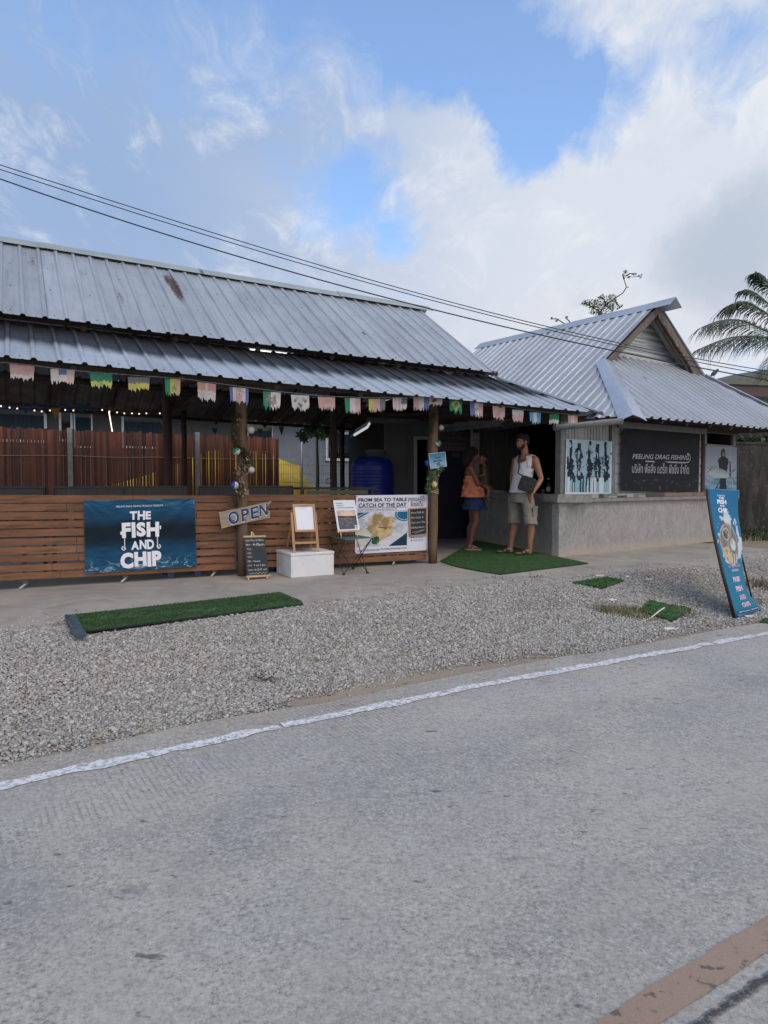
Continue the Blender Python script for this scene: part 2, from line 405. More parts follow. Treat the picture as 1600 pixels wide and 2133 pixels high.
def road_mat():
    m = bpy.data.materials.new('worn_concrete_road'); m.use_nodes = True; t = NT(m.node_tree); t.n.clear()
    tc = t.new('TexCoord'); o = tc.outputs['Object']; uv = tc.outputs['UV']; su = t.new('SeparateXYZ', {0: uv}); u, d = su.outputs[0], su.outputs[1]
    big = t.noise(o, .55, 6, .55, .3); mid = t.noise(o, 2.6, 8, .62); fine = t.noise(o, 62, 9, .86, .15); mot = t.noise(o, 17, 8, .74, .3); vf = t.noise(o, 420, 3, .65)
    c = t.mix(t.mr(big, .36, .64, 0, 1, True), (.46, .438, .372), (.365, .355, .33))
    c = t.mix(t.mr(mid, .42, .62, 0, .5), c, (.44, .425, .385))
    c = t.mix(t.mr(t.noise(t.vmath('ADD', o, (3, 9, 0)), .9, 6, .6, .5), .50, .68, 0, .55), c, (.33, .335, .345))
    # darker wheel paths, dusty shoulder
    stk = t.noise(t.new('Mapping', {'Vector': uv, 'Scale': (.7, 16, 1)}).outputs[0], 1.0, 7, .7); c = t.mix(t.mr(stk, .56, .74, 0, .35), c, (.26, .258, .25)); c = t.mix(t.mr(stk, .42, .30, 0, .35), c, (.50, .485, .44))
    wp = t.math('MAXIMUM', t.mr(t.math('ABSOLUTE', t.math('ADD', d, .95)), .1, .45, .55, 0, True), t.mr(t.math('ABSOLUTE', t.math('ADD', d, 2.15)), .05, .4, .45, 0, True))
    c = t.mix(t.math('MULTIPLY', wp, t.mr(mid, .35, .6)), c, (.255, .252, .250))
    sh = t.mr(d, -.28, .10, 0, .85, True); c = t.mix(t.math('MULTIPLY', sh, t.mr(mid, .30, .52)), c, (.35, .305, .255))
    # flecks: pale aggregate and dark pits
    c = t.mix(t.mr(mot, .50, .66, 0, .5), c, (.27, .268, .255)); c = t.mix(t.mr(mot, .46, .34, 0, .45), c, (.52, .505, .46)); sp = t.mr(t.noise(o, 3.3, 4, .6), .35, .65, .55, 1.0); c = t.mix(t.math('MULTIPLY', t.mr(fine, .51, .60, 0, 1), sp), c, (.60, .59, .55)); c = t.mix(t.math('MULTIPLY', t.mr(fine, .475, .39, 0, 1), sp), c, (.15, .148, .14))
    c = t.mix(t.mr(vf, .58, .72, 0, .5), c, (.15, .15, .155)); c = t.mix(t.mr(vf, .40, .28, 0, .35), c, (.60, .60, .60))
    pit = t.noise(t.new('Mapping', {'Vector': o, 'Rotation': (0, 0, .5), 'Scale': (.6, 1.3, 1)}).outputs[0], 11, 3, .6); c = t.mix(t.mr(pit, .675, .71, 0, .8), c, (.11, .11, .115)); stn = t.noise(t.new('Mapping', {'Vector': o, 'Rotation': (0, 0, .6), 'Scale': (1, 2.2, 1)}).outputs[0], 3.2, 7, .7); c = t.mix(t.mr(stn, .62, .74, 0, .7), c, (.16, .165, .18))
    # broom-finish grooves across the road, worn away in patches
    w = t.math('ADD', t.math('MULTIPLY', u, 2*math.pi/.030), t.math('MULTIPLY', t.noise(o, 1.5, 3), 5.0))
    g = t.mr(t.math('SINE', w), .1, .95, 0, 1); gm = t.mr(t.noise(t.vmath('ADD', o, (7.3, 2.1, 0)), .8, 6, .6), .50, .64, 0, 1, True)
    rg = t.mr(t.noise(t.new('Mapping', {'Vector': uv, 'Scale': (70, 9, 1)}).outputs[0], 1, 3), .35, .6)
    gg = t.math('MULTIPLY', t.math('MULTIPLY', g, gm), rg)
    c = t.mix(t.math('MULTIPLY', gg, .42), c, (.18, .18, .18))
    # expansion joint beside the centre line
    jl = t.math('ABSOLUTE', t.math('ADD', t.math('ADD', d, 2.567), t.math('MULTIPLY', t.math('SUBTRACT', t.noise(o, 14, 4), .5), .03)))
    jm = t.math('MULTIPLY', t.mr(jl, .006, .020, 1, 0), t.mr(t.noise(o, 30, 5, .7), .38, .52)); c = t.mix(t.math('MULTIPLY', jm, .9), c, (.055, .058, .065))
    crackn = t.noise(o, 1.1, 9, .7, .2)
    cr = t.mr(t.math('ABSOLUTE', t.math('SUBTRACT', crackn, .5)), .0, .0022, 1, 0); cr = t.math('MULTIPLY', cr, t.mr(t.noise(o, .4, 2), .60, .66))
    c = t.mix(t.math('MULTIPLY', cr, .55), c, (.10, .10, .10))
    b = t.new('BsdfPrincipled', {'Base Color': c, 'Roughness': .9, 'Specular IOR Level': .25})
    h = t.math('SUBTRACT', t.math('ADD', fine, t.math('MULTIPLY', vf, .35)), t.math('ADD', t.math('MULTIPLY', gg, .9), t.math('MULTIPLY', jm, 3.)))
    t.put(b.inputs['Normal'], t.new('Bump', {'Strength': .8, 'Distance': .006, 'Height': h})); t.new('OutputMaterial', {'Surface': b}); return m
i0, i1 = 180, 800
wv = lambda sc, am, seed: (vnoise(np.arange(i1-i0)*.2, np.zeros(i1-i0), sc, 1, seed)-.5)*am
strip('road', -9.0, .30, ZR, road_mat(), s0=i0, s1=i1, nd=12, jit=[None]*11+[wv(1.2, .14, 5)])
def paint_mat(name, col, under, thr, tint=0.):
    m = bpy.data.materials.new(name); m.use_nodes = True; t = NT(m.node_tree); t.n.clear(); tc = t.new('TexCoord'); o = tc.outputs['Object']
    d = t.new('SeparateXYZ', {0: tc.outputs['UV']}).outputs[1]
    f = t.noise(o, 30, 9, .82); c = t.mix(t.mr(t.noise(o, 5, 5), .35, .7, 0, .5), col, tuple(x*.8 for x in col))
    gr = t.noise(o, 210, 4, .7); c = t.mix(t.mr(gr, .52, .66, 0, .45), c, tuple(x*.55 for x in col)); c = t.mix(t.mr(gr, .46, .34, 0, .4), c, tuple(min(.85, x*1.3) for x in col)); c = t.mix(t.mr(t.noise(o, 13, 4, .6), .60, .64, 0, .8), c, tuple(x*.45 for x in under))
    wear = t.math('MAXIMUM', t.mr(f, thr, thr+.05, 0, 1), t.mr(t.noise(o, 9, 3), .70, .74, 0, 1))
    c = t.mix(wear, c, under)
    b = t.new('BsdfPrincipled', {'Base Color': c, 'Roughness': .75}); t.put(b.inputs['Normal'], t.new('Bump', {'Strength': .5, 'Distance': .004, 'Height': f}))
    t.new('OutputMaterial', {'Surface': b}); return m
# painted lines: finely stepped so that their ragged edges are real
def fine_strip(name, d0, d1, z, m, sa, sb, e, seed, gaps=()):
    s = np.arange(sa, sb, .012); ss = np.arange(len(RL))*.2
    P = np.stack([np.interp(s, ss, RL[:, 0]), np.interp(s, ss, RL[:, 1])], 1); N = np.stack([np.interp(s, ss, NOR[:, 0]), np.interp(s, ss, NOR[:, 1])], 1)
    ja = (vnoise(s, s*0, 6.3, 1, seed, 4)-.5)*e*.62; jb = (vnoise(s+50, s*0, 7.7, 1, seed+1, 4)-.5)*e*.62; sh = (vnoise(s, s*0, .45, 1, seed+2, 3)-.5)*e*.8
    a = P+N*(d0+ja+sh)[:, None]; b = P+N*(d1+jb+sh)[:, None]; n = len(s)
    v = np.vstack([np.column_stack([a, np.full(n, z)]), np.column_stack([b, np.full(n, z)])])
    f = [(i, i+1, n+i+1, n+i) for i in range(n-1) if not any(g0 < s[i] < g1 for g0, g1 in gaps)]
    return obj(name, (v, f), m, base=(0, 0, 0), kind='structure', recalc=False)
def s_of(px, py): p = G(px, py, ZR); return float(np.argmin((RL[:, 0]-p.x)**2+(RL[:, 1]-p.y)**2))*.2
sj1, sj2 = s_of(550, 1520), s_of(1485, 1338)
fine_strip('road_edge_line', -.044, .044, ZR+.004, paint_mat('worn_white_paint', (.74, .76, .80), (.37, .35, .32), .495), 40, 140, .095, 11, gaps=((sj1-.01, sj1+.016), (sj2-.01, sj2+.025)))
fine_strip('road_centre_line', -2.515, -2.418, ZR+.004, paint_mat('faded_brown_paint', (.33, .235, .175), (.17, .145, .125), .575), 40, 120, .02, 21)

# concrete apron of the shop
sp = [(0, 1315), (145, 1296), (300, 1283), (635, 1258), (780, 1241), (920, 1222), (1060, 1213), (1219, 1199), (1375, 1185), (1504, 1178), (1600, 1160)]
E = np.array([G(px, py)[:2] for px, py in sp]); E = np.vstack([E[0]-np.array([.85, .53])*9, E, E[-1]+np.array([1.6, 1.3])*.6])
E = resample(E, .05); E += np.stack([(vnoise(np.arange(len(E))*.05, np.zeros(len(E)), 2.2, 1, 31, 5)-.5)*.10]*2, 1)
n = len(E); bk = E + np.array(L.v[:2])*9.0
v = np.vstack([np.column_stack([E, np.full(n, -.07)]), np.column_stack([E, np.full(n, -.002)]), np.column_stack([E+np.array(L.v[:2])*.03, np.zeros(n)]), np.column_stack([bk, np.zeros(n)])])
f = [(k*n+i, k*n+i+1, (k+1)*n+i+1, (k+1)*n+i) for k in range(3) for i in range(n-1)]
def slab_mat():
    m = bpy.data.materials.new('stained_concrete'); m.use_nodes = True; t = NT(m.node_tree); t.n.clear(); o = t.new('TexCoord').outputs['Object']
    c = t.mix(t.mr(t.noise(o, .9, 8, .6, .5), .36, .64), (.40, .355, .30), (.28, .26, .235))
    c = t.mix(t.mr(t.noise(o, 3.5, 8, .65, .4), .5, .72, 0, .7), c, (.42, .40, .37)); c = t.mix(t.mr(t.noise(o, 2.1, 6, .6, 1.), .56, .74, 0, .6), c, (.17, .15, .13))
    c = t.mix(t.mr(t.noise(o, 90, 4, .65), .55, .75, 0, .5), c, (.20, .18, .16))
    b = t.new('BsdfPrincipled', {'Base Color': c, 'Roughness': .88}); t.put(b.inputs['Normal'], t.new('Bump', {'Strength': .5, 'Distance': .006, 'Height': t.noise(o, 30, 7, .65)}))
    t.new('OutputMaterial', {'Surface': b}); return m
obj('concrete_apron', (v, f), slab_mat(), base=(0, 0, 0), kind='structure')

# crushed stone: one merged heap of small flat-faced stones
def edge_gap(x, y):
    """distance from the apron's edge, positive outside (towards the road)"""
    sub = E[::4]; out = np.empty(len(x))
    for i in range(0, len(x), 20000):
        dx = x[i:i+20000, None]-sub[None, :, 0]; dy = y[i:i+20000, None]-sub[None, :, 1]; k = np.argmin(dx*dx+dy*dy, 1); r = np.arange(len(k))
        out[i:i+20000] = np.sqrt(dx[r, k]**2+dy[r, k]**2)*np.where(dx[r, k]*(-L.v.x)+dy[r, k]*(-L.v.y) > 0, 1, -1)
    return out
MATQ = [[G(140, 1287), G(157, 1326, -.03), G(632, 1263, -.02), G(583, 1238)], [Gg(1215, 1218), Gg(1255, 1229), Gg(1299, 1213), Gg(1262, 1206)], [Gg(1333, 1275), Gg(1400, 1297), Gg(1440, 1272), Gg(1352, 1254)]]
def stones():
    M = 2300000; x = rng.uniform(-5.2, 9.5, M); y = rng.uniform(2.2, 12.5, M)
    k = (np.abs(x) < .60*y+.5); x, y = x[k], y[k]; d = road_d(x, y); k = (d > .12) & (d < 5.5); x, y, d = x[k], y[k], d[k]; g = edge_gap(x, y)
    px = 800+F*x/y
    pn = vnoise(x+8, y+8, .9, .9, 41, 4)
    inner = .46 + (pn-.5)*.42 + np.where((px > 600) & (px < 1150), .07, 0)
    dens = sstep(d, inner-.20, inner+.16)*np.where(g > -.06, 1, 0)
    dens = np.where(g <= -.02, dens*np.exp(g*14)*.30, dens)
    dens = np.where((dens < .05) & (d > .2) & (g > -.5), .012, dens)
    dens *= np.where((px > 1080) & (g > 0) & (g < .9), np.clip(.62+(pn-.5)*2.2, .12, 1), 1)
    dens *= np.where((px > 1420) & (g > .0), .62+.5*(pn-.5), 1)
    far = np.clip((y-3.0)/6, 0, 1)
    k = rng.random(len(x)) < dens*np.where(far > .35, .85, 1); x, y, d, g = x[k], y[k], d[k], g[k]
    for quad in MATQ:
        ins = np.ones(len(x), bool)
        for i in range(4):
            a, b = quad[i], quad[(i+1) % 4]; ins &= ((b.x-a.x)*(y-a.y)-(b.y-a.y)*(x-a.x)) > -.006
        k = ~ins | (rng.random(len(x)) < .004); x, y, d, g = x[k], y[k], d[k], g[k]
    k = (rng.random(len(x)) < .93); x, y, d, g = x[k], y[k], d[k], g[k]
    n = len(x); r = rng.gamma(2.6, .0040/2.6, n)+.0034; r = np.clip(r, .0036, .021)
    z = np.where(g > 0, terr(d), 0.0) + r*.35 + np.where(g > .05, rng.random(n)*.007, 0)
    ico = np.array([(x_, y_, z_) for x_ in (-1, 1) for y_ in (-1, 1) for z_ in (-1, 1)])*.66
    fq = [(0, 1, 3, 2), (4, 6, 7, 5), (0, 4, 5, 1), (2, 3, 7, 6), (0, 2, 6, 4), (1, 5, 7, 3)]; fc = np.array([t_ for q in fq for t_ in ((q[0], q[1], q[2]), (q[0], q[2], q[3]))])
    V = ico[None]*(1+rng.uniform(-.34, .34, (n, 8, 1)))+rng.uniform(-.18, .18, (n, 8, 3)); V = V*rng.uniform(.65, 1.3, (n, 1, 3))*np.array([1, 1, .72])
    a = rng.uniform(0, 6.28, n); tl = rng.normal(0, .45, n); ca, sa, ct, st = np.cos(a), np.sin(a), np.cos(tl), np.sin(tl)
    Vy = V[..., 1]*ct[:, None]-V[..., 2]*st[:, None]; Vz = V[..., 1]*st[:, None]+V[..., 2]*ct[:, None]
    Vx = V[..., 0]*ca[:, None]-Vy*sa[:, None]; Vy = V[..., 0]*sa[:, None]+Vy*ca[:, None]
    P = np.stack([Vx*r[:, None]+x[:, None], Vy*r[:, None]+y[:, None], Vz*r[:, None]+z[:, None]], -1).reshape(-1, 3)
    Fc = (fc[None]+(np.arange(n)*8)[:, None, None]).reshape(-1, 3)
    me = bpy.data.meshes.new('gravel'); me.vertices.add(len(P)); me.vertices.foreach_set('co', P.astype(np.float32).ravel())
    me.loops.add(len(Fc)*3); me.loops.foreach_set('vertex_index', Fc.astype(np.int32).ravel()); me.polygons.add(len(Fc))
    me.polygons.foreach_set('loop_start', np.arange(0, len(Fc)*3, 3, dtype=np.int32)); me.polygons.foreach_set('loop_total', np.full(len(Fc), 3, dtype=np.int32)); me.update(calc_edges=True)
    m = bpy.data.materials.new('crushed_limestone'); m.use_nodes = True; t = NT(m.node_tree); t.n.clear(); ge = t.new('NewGeometry'); rd = ge.outputs['Random Per Island']; o = t.new('TexCoord').outputs['Object']
    rmp = t.new('ValToRGB', {0: rd}); cr = rmp.color_ramp; cr.elements[0].color = (.20, .197, .19, 1); cr.elements[1].color = (.60, .59, .58, 1)
    for pz, c in ((.22, (.29, .278, .255)), (.55, (.41, .395, .365)), (.85, (.52, .50, .465)), (.97, (.36, .30, .25))):
        e = cr.elements.new(pz); e.color = (*c, 1)
    c = t.mix(t.mr(t.noise(o, 90, 3), .5, .75, 0, .4), rmp.outputs[0], (.27, .265, .25))
    b = t.new('BsdfPrincipled', {'Base Color': c, 'Roughness': .85, 'Specular IOR Level': .3}); t.new('OutputMaterial', {'Surface': b}); me.materials.append(m)
    ob = bpy.data.objects.new('gravel', me); COL.objects.link(ob); tag(ob, 'loose pale grey crushed stone between the road and the concrete apron', 'gravel', kind='stuff'); print('stones', n)
stones()

# ------------------------------------------------------------------ artificial turf: short pile of blades on a backing
def turf_mat(name, a, b_, lo=.4): return mat(name, a, b_, 9, .85, bump=.6, bscale=120, island=.35, lo=lo, c3=(.02, .045, .01), s3=60)
TURF = turf_mat('green_turf_pile', (.036, .100, .026), (.054, .135, .038)); TURF2 = turf_mat('dark_turf_pile', (.030, .078, .022), (.048, .108, .034))
BACK = mat('black_turf_backing', (.02, .025, .028), rough=.9)
def turf(name, quad, label, group=None, nz=60, h=.013, m=TURF, dens=14000, lift=.012, bump=0., wav=None, seed=0, zf=None):
    """quad: four ground points; builds the backing and a pile of blades; returns the root"""
    r = np.random.default_rng(seed); q = [Vector((p.x, p.y, 0)) for p in quad]
    def P(a, b):
        p = (q[0]*(1-a)+q[1]*a)*(1-b)+(q[3]*(1-a)+q[2]*a)*b
        if wav: e = wav(a, b); p = p+Vector(e)
        return p
    def zat(p): return (ground_z(p.x, p.y) if zf is None else zf(p.x, p.y))
    n1, n2 = 24, 12; pts = []
    Hh = np.zeros((n2+1, n1+1)); XY = np.zeros((n2+1, n1+1, 2))
    for j in range(n2+1):
        for i in range(n1+1):
            p = P(i/n1, j/n2); XY[j, i] = p.x, p.y; Hh[j, i] = zat(p)+lift+bump*(math.sin(i*1.1+j*.4)*.5+math.sin(j*1.7-i*.3)*.5)*.5 + p.z
    root = thing(name, label, 'turf mat', (*XY.mean((0, 1)), float(Hh.min()-lift)), group)
    v = [(*XY[j, i], Hh[j, i]) for j in range(n2+1) for i in range(n1+1)]; o = len(v); v += [(*XY[j, i], Hh[j, i]-.009) for j in range(n2+1) for i in range(n1+1)]
    f = [(j*(n1+1)+i, j*(n1+1)+i+1, (j+1)*(n1+1)+i+1, (j+1)*(n1+1)+i) for j in range(n2) for i in range(n1)]; f += [tuple(o+k for k in x[::-1]) for x in f]
    bd = [i for i in range(n1+1)]+[j*(n1+1)+n1 for j in range(1, n2+1)]+[n2*(n1+1)+i for i in range(n1-1, -1, -1)]+[j*(n1+1) for j in range(n2-1, 0, -1)]
    f += [(bd[k], bd[(k+1) % len(bd)], o+bd[(k+1) % len(bd)], o+bd[k]) for k in range(len(bd))]
    obj('backing', (v, f), [BACK], root)
    area = (q[1]-q[0]).cross(q[3]-q[0]).length; N = int(area*dens)
    a = r.random(N); b = r.random(N); ii = np.minimum((a*n1).astype(int), n1-1); jj = np.minimum((b*n2).astype(int), n2-1); fa = a*n1-ii; fb = b*n2-jj
    def bil(T): return T[jj, ii]*(1-fa)*(1-fb)+T[jj, ii+1]*fa*(1-fb)+T[jj+1, ii]*(1-fa)*fb+T[jj+1, ii+1]*fa*fb
    x, y, z = bil(XY[..., 0]), bil(XY[..., 1]), bil(Hh); th = r.uniform(0, 6.28, N); w = .0035; hh = h*r.uniform(.6, 1.25, N); lx, ly = r.normal(0, .006, N), r.normal(0, .006, N)
    V = np.stack([np.stack([x-w*np.cos(th), y-w*np.sin(th), z-.001], 1), np.stack([x+w*np.cos(th), y+w*np.sin(th), z-.001], 1), np.stack([x+lx, y+ly, z+hh], 1)], 1).reshape(-1, 3)
    ob = obj('pile', (V, [(3*i, 3*i+1, 3*i+2) for i in range(N)]), [m], root, recalc=False)
    # a felt of green just above the backing closes the gaps between blades
    obj('pile_base', ([(p[0], p[1], p[2]+.003) for p in v[:o]], f[:n1*n2]), [m], root, recalc=False)
    return root
zs = lambda x, y: 0.0
m1 = turf('turf_runner', [G(157, 1326, -.03), G(632, 1263, -.02), G(583, 1238, 0), G(140, 1287, 0)], 'long narrow green turf runner lying on the apron edge below the big blue banner',
          wav=lambda a, b: (0, 0, 0), zf=lambda x, y: 0.005 if edge_gap(np.array([x]), np.array([y]))[0] < .02 else -.012, seed=1, m=TURF2, lift=.014)
c1, c2, c3 = G(137, 1284, .03), G(158, 1328, .0), None
hm = MB(); pth = [G(139, 1286, .02), G(147, 1303, .015), G(154, 1318, .005), G(160, 1328, -.01)]
for a, b in zip(pth[:-1], pth[1:]): hm.bar(a+Vector((.035, .0, .01)), b+Vector((.035, 0, .01)), .075, .012)
hm.tube([p+Vector((-.004, 0, .012)) for p in pth], .014, 8)
obj('rolled_edge', hm, mat('blue_grey_rubber', (.035, .06, .075), (.06, .09, .11), 20, .8, bump=.5), m1)
turf('turf_mat', [G(917, 1170), G(1043, 1198), G(1225, 1175), G(994, 1126)], 'large green artificial turf mat under the two standing people in front of the counter', zf=zs, seed=2, dens=13000, lift=.012, h=.011,
     wav=lambda a, b: (-.10*math.sin(a*math.pi)*(1-b), -.02*math.sin(a*math.pi)*(1-b), .03*math.exp(-((a-.1)/.1)**2)*(1-b)*0))
turf('turf_offcut', [Gg(1192, 1218), Gg(1255, 1229), Gg(1299, 1213), Gg(1262, 1206)], 'small wrinkled green turf offcut with a curled tail on the gravel nearer the kiosk', 'turf offcuts on the gravel', lift=.022, bump=.02, seed=3, h=.015)
turf('turf_offcut', [Gg(1333, 1275), Gg(1400, 1297), Gg(1440, 1272), Gg(1352, 1254)], 'small square green turf offcut with dry grass over it near the road line', 'turf offcuts on the gravel', lift=.022, bump=.02, seed=4, h=.015)
turf('turf_offcut', [Gg(1583, 1300), Gg(1640, 1306), Gg(1640, 1290), Gg(1590, 1293)], 'scrap of green turf cut by the right border of the picture beside the road line', 'turf offcuts on the gravel', lift=.02, bump=.01, seed=5, h=.013)

# ------------------------------------------------------------------ weeds and litter on the gravel
def tuft(name, p, rad, n, h, m, label, cat, group, seed, flat=.5):
    r = np.random.default_rng(seed); mb = MB()
    for i in range(n):
        a = r.uniform(0, 6.28); q = r.uniform(0, 1)**.7*rad; b = Vector((p.x+math.cos(a)*q*1.5, p.y+math.sin(a)*q*.7, 0)); b.z = ground_z(b.x, b.y)-.002 if p.z < -.005 else 0.0
        hh = h*r.uniform(.4, 1.2); ln = Vector((r.normal(0, 1), r.normal(0, 1), 0))*hh*flat; w = .0022+.002*r.random(); t2 = Vector((-math.sin(a), math.cos(a), 0))*w; m_ = b+ln*.35+Vector((0, 0, hh*.62)); e = b+ln+Vector((0, 0, hh*r.uniform(.5, 1)))
        mb.add([b-t2, b+t2, m_+t2*.8, m_-t2*.8, e], [(0, 1, 2, 3), (3, 2, 4)], int(r.random() < .35))
    return obj(name, mb, m, label=label, cat=cat, group=group, base=(p.x, p.y, ground_z(p.x, p.y) if p.z < -.005 else 0), recalc=False)
DRY = mat('dry_grass', (.30, .25, .12), (.20, .17, .08), 30, .9, island=.3); GRN = mat('weed_green', (.05, .10, .03), (.09, .14, .04), 30, .85, island=.3); DEAD = mat('dead_weed', (.055, .045, .03), (.10, .08, .05), 30, .9, island=.3)
gw = 'weeds in the gravel'
tuft('weed', Gg(1295, 1278), .20, 420, .10, [DRY, GRN], 'pale dry grass clump left of the square turf offcut', 'weed', gw, 1)
tuft('weed', Gg(1345, 1290), .16, 160, .07, [DRY, GRN], 'thin dry grass growing at the lower left corner of the square turf offcut', 'weed', gw, 2)
tuft('weed', Gg(1425, 1282), .12, 110, .08, [DRY, GRN], 'dry grass at the right corner of the square turf offcut', 'weed', gw, 3)
tuft('weed', Gg(1590, 1222), .30, 420, .10, [DEAD, DRY], 'brown weeds at the right border beside the leaning banner', 'weed', gw, 4)
tuft('weed', Gg(655, 1377), .045, 60, .035, [GRN, DRY], 'little green weed alone in the middle of the gravel', 'weed', gw, 5)
tuft('weed', Gg(932, 1362), .04, 45, .03, [GRN, DRY], 'tiny green weed close to the road shoulder, right of the middle', 'weed', gw, 6)
tuft('weed', Gg(556, 1417), .085, 260, .03, [DEAD, DEAD], 'dead black weed flattened on the gravel near the left road shoulder', 'weed', gw, 7, 1.5)
tuft('weed', Gg(1022, 1207), .10, 60, .05, [GRN, DRY], 'sparse green weed at the apron edge below the big turf mat', 'weed', gw, 8)
tuft('weed', Gg(1118, 1206), .13, 170, .05, [DEAD, GRN], 'brownish weed clump at the apron edge just below the big turf mat corner', 'weed', gw, 9)
tuft('weed', Gg(1560, 1255), .2, 150, .07, [DRY, DEAD], 'dry weeds behind the foot of the leaning banner', 'weed', gw, 10)
bm_ = MB()
r = np.random.default_rng(5)
for i in range(5200):                                    # low ground cover at the foot of the dark wall
    x = r.uniform(6.6, 13.5); y = r.uniform(12.6, 16.6); 
    if y < 12.9+.25*(x-6.6)*.5: continue
    h = r.uniform(.04, .17); a = r.uniform(0, 6.28); t2 = Vector((math.cos(a), math.sin(a), 0))*.012; b = Vector((x, y, -.02)); e = b+Vector((r.normal(0, .04), r.normal(0, .04), h))
    bm_.add([b-t2, b+t2, e], [(0, 1, 2)])
obj('ground_cover', bm_, [mat('rough_green_cover', (.035, .06, .02), (.06, .075, .03), 12, .9, island=.4)], label='low green weeds along the foot of the dark wall', cat='ground cover', kind='stuff', recalc=False)
PAP = mat('scrap_paper', (.72, .70, .66), (.55, .52, .47), 20, .8)
for k, (px, py, w, h, ang, lab) in enumerate([(1276, 1252, .10, .05, .2, 'white paper scrap on the gravel, right of the dry grass tip'), (1398, 1312, .15, .05, -.3, 'flat white scrap of board beside the road line under the square turf'),
        (1364, 1315, .05, .02, .5, 'tiny white chip near the road line'), (1250, 1201, .16, .03, .1, 'long pale scrap at the apron edge above the curled turf offcut'), (1306, 1203, .07, .03, .3, 'short pale scrap at the apron edge right of the curled turf offcut'), (1352, 1209, .09, .025, .0, 'thin pale scrap lying on open gravel between turf and leaning banner'),
        (1560, 1286, .10, .03, -.2, 'white scrap beside the foot of the leaning banner')]):
    p = Gg(px, py); rt = Matrix.Rotation(ang+L.a, 3, 'Z') @ Matrix.Rotation(.12, 3, 'X'); mb = MB(); hx, hy = w/2, h/2
    mb.prism([p + rt @ Vector(q) + Vector((0, 0, .012)) for q in ((-hx, -hy, 0), (hx*.8, -hy*1.1, 0), (hx, hy*.3, .004), (hx*.5, hy, 0), (-hx*.9, hy*.8, .006))], (0, 0, .003))
    obj('paper_scrap', mb, [PAP], label=lab, cat='scrap', group='scraps on the gravel')
cd = MB(); cd.tube([Gg(px, py)+Vector((0, 0, zz_)) for px, py, zz_ in ((1330, 1292, .012), (1342, 1298, .02), (1356, 1293, .03), (1372, 1284, .05), (1384, 1280, .07))], [.004, .004, .006, .008, .008], 6)
obj('cord', cd, [PAP], label='white frayed cord lying across the square turf offcut', cat='cord')
for k, (px, py, rr) in enumerate([(200, 1563, .035), (703, 1560*0+1521, .03), (175, 1566, .02)][:2]):
    p = Gg(px, py); mb = MB(); mb.ball(p+Vector((0, 0, rr*.25)), rr, 12, 0, (1.3, .8, .5)); obj('stone', mb, [mat('brown_stone', (.26, .21, .16), (.36, .32, .27), 20, .8, bump=.5)], label=('brown cobble in the dirt at the lower left corner of the gravel', 'brown cobble at the gravel edge above the white line')[k], cat='stone', group='cobbles at the gravel edge')
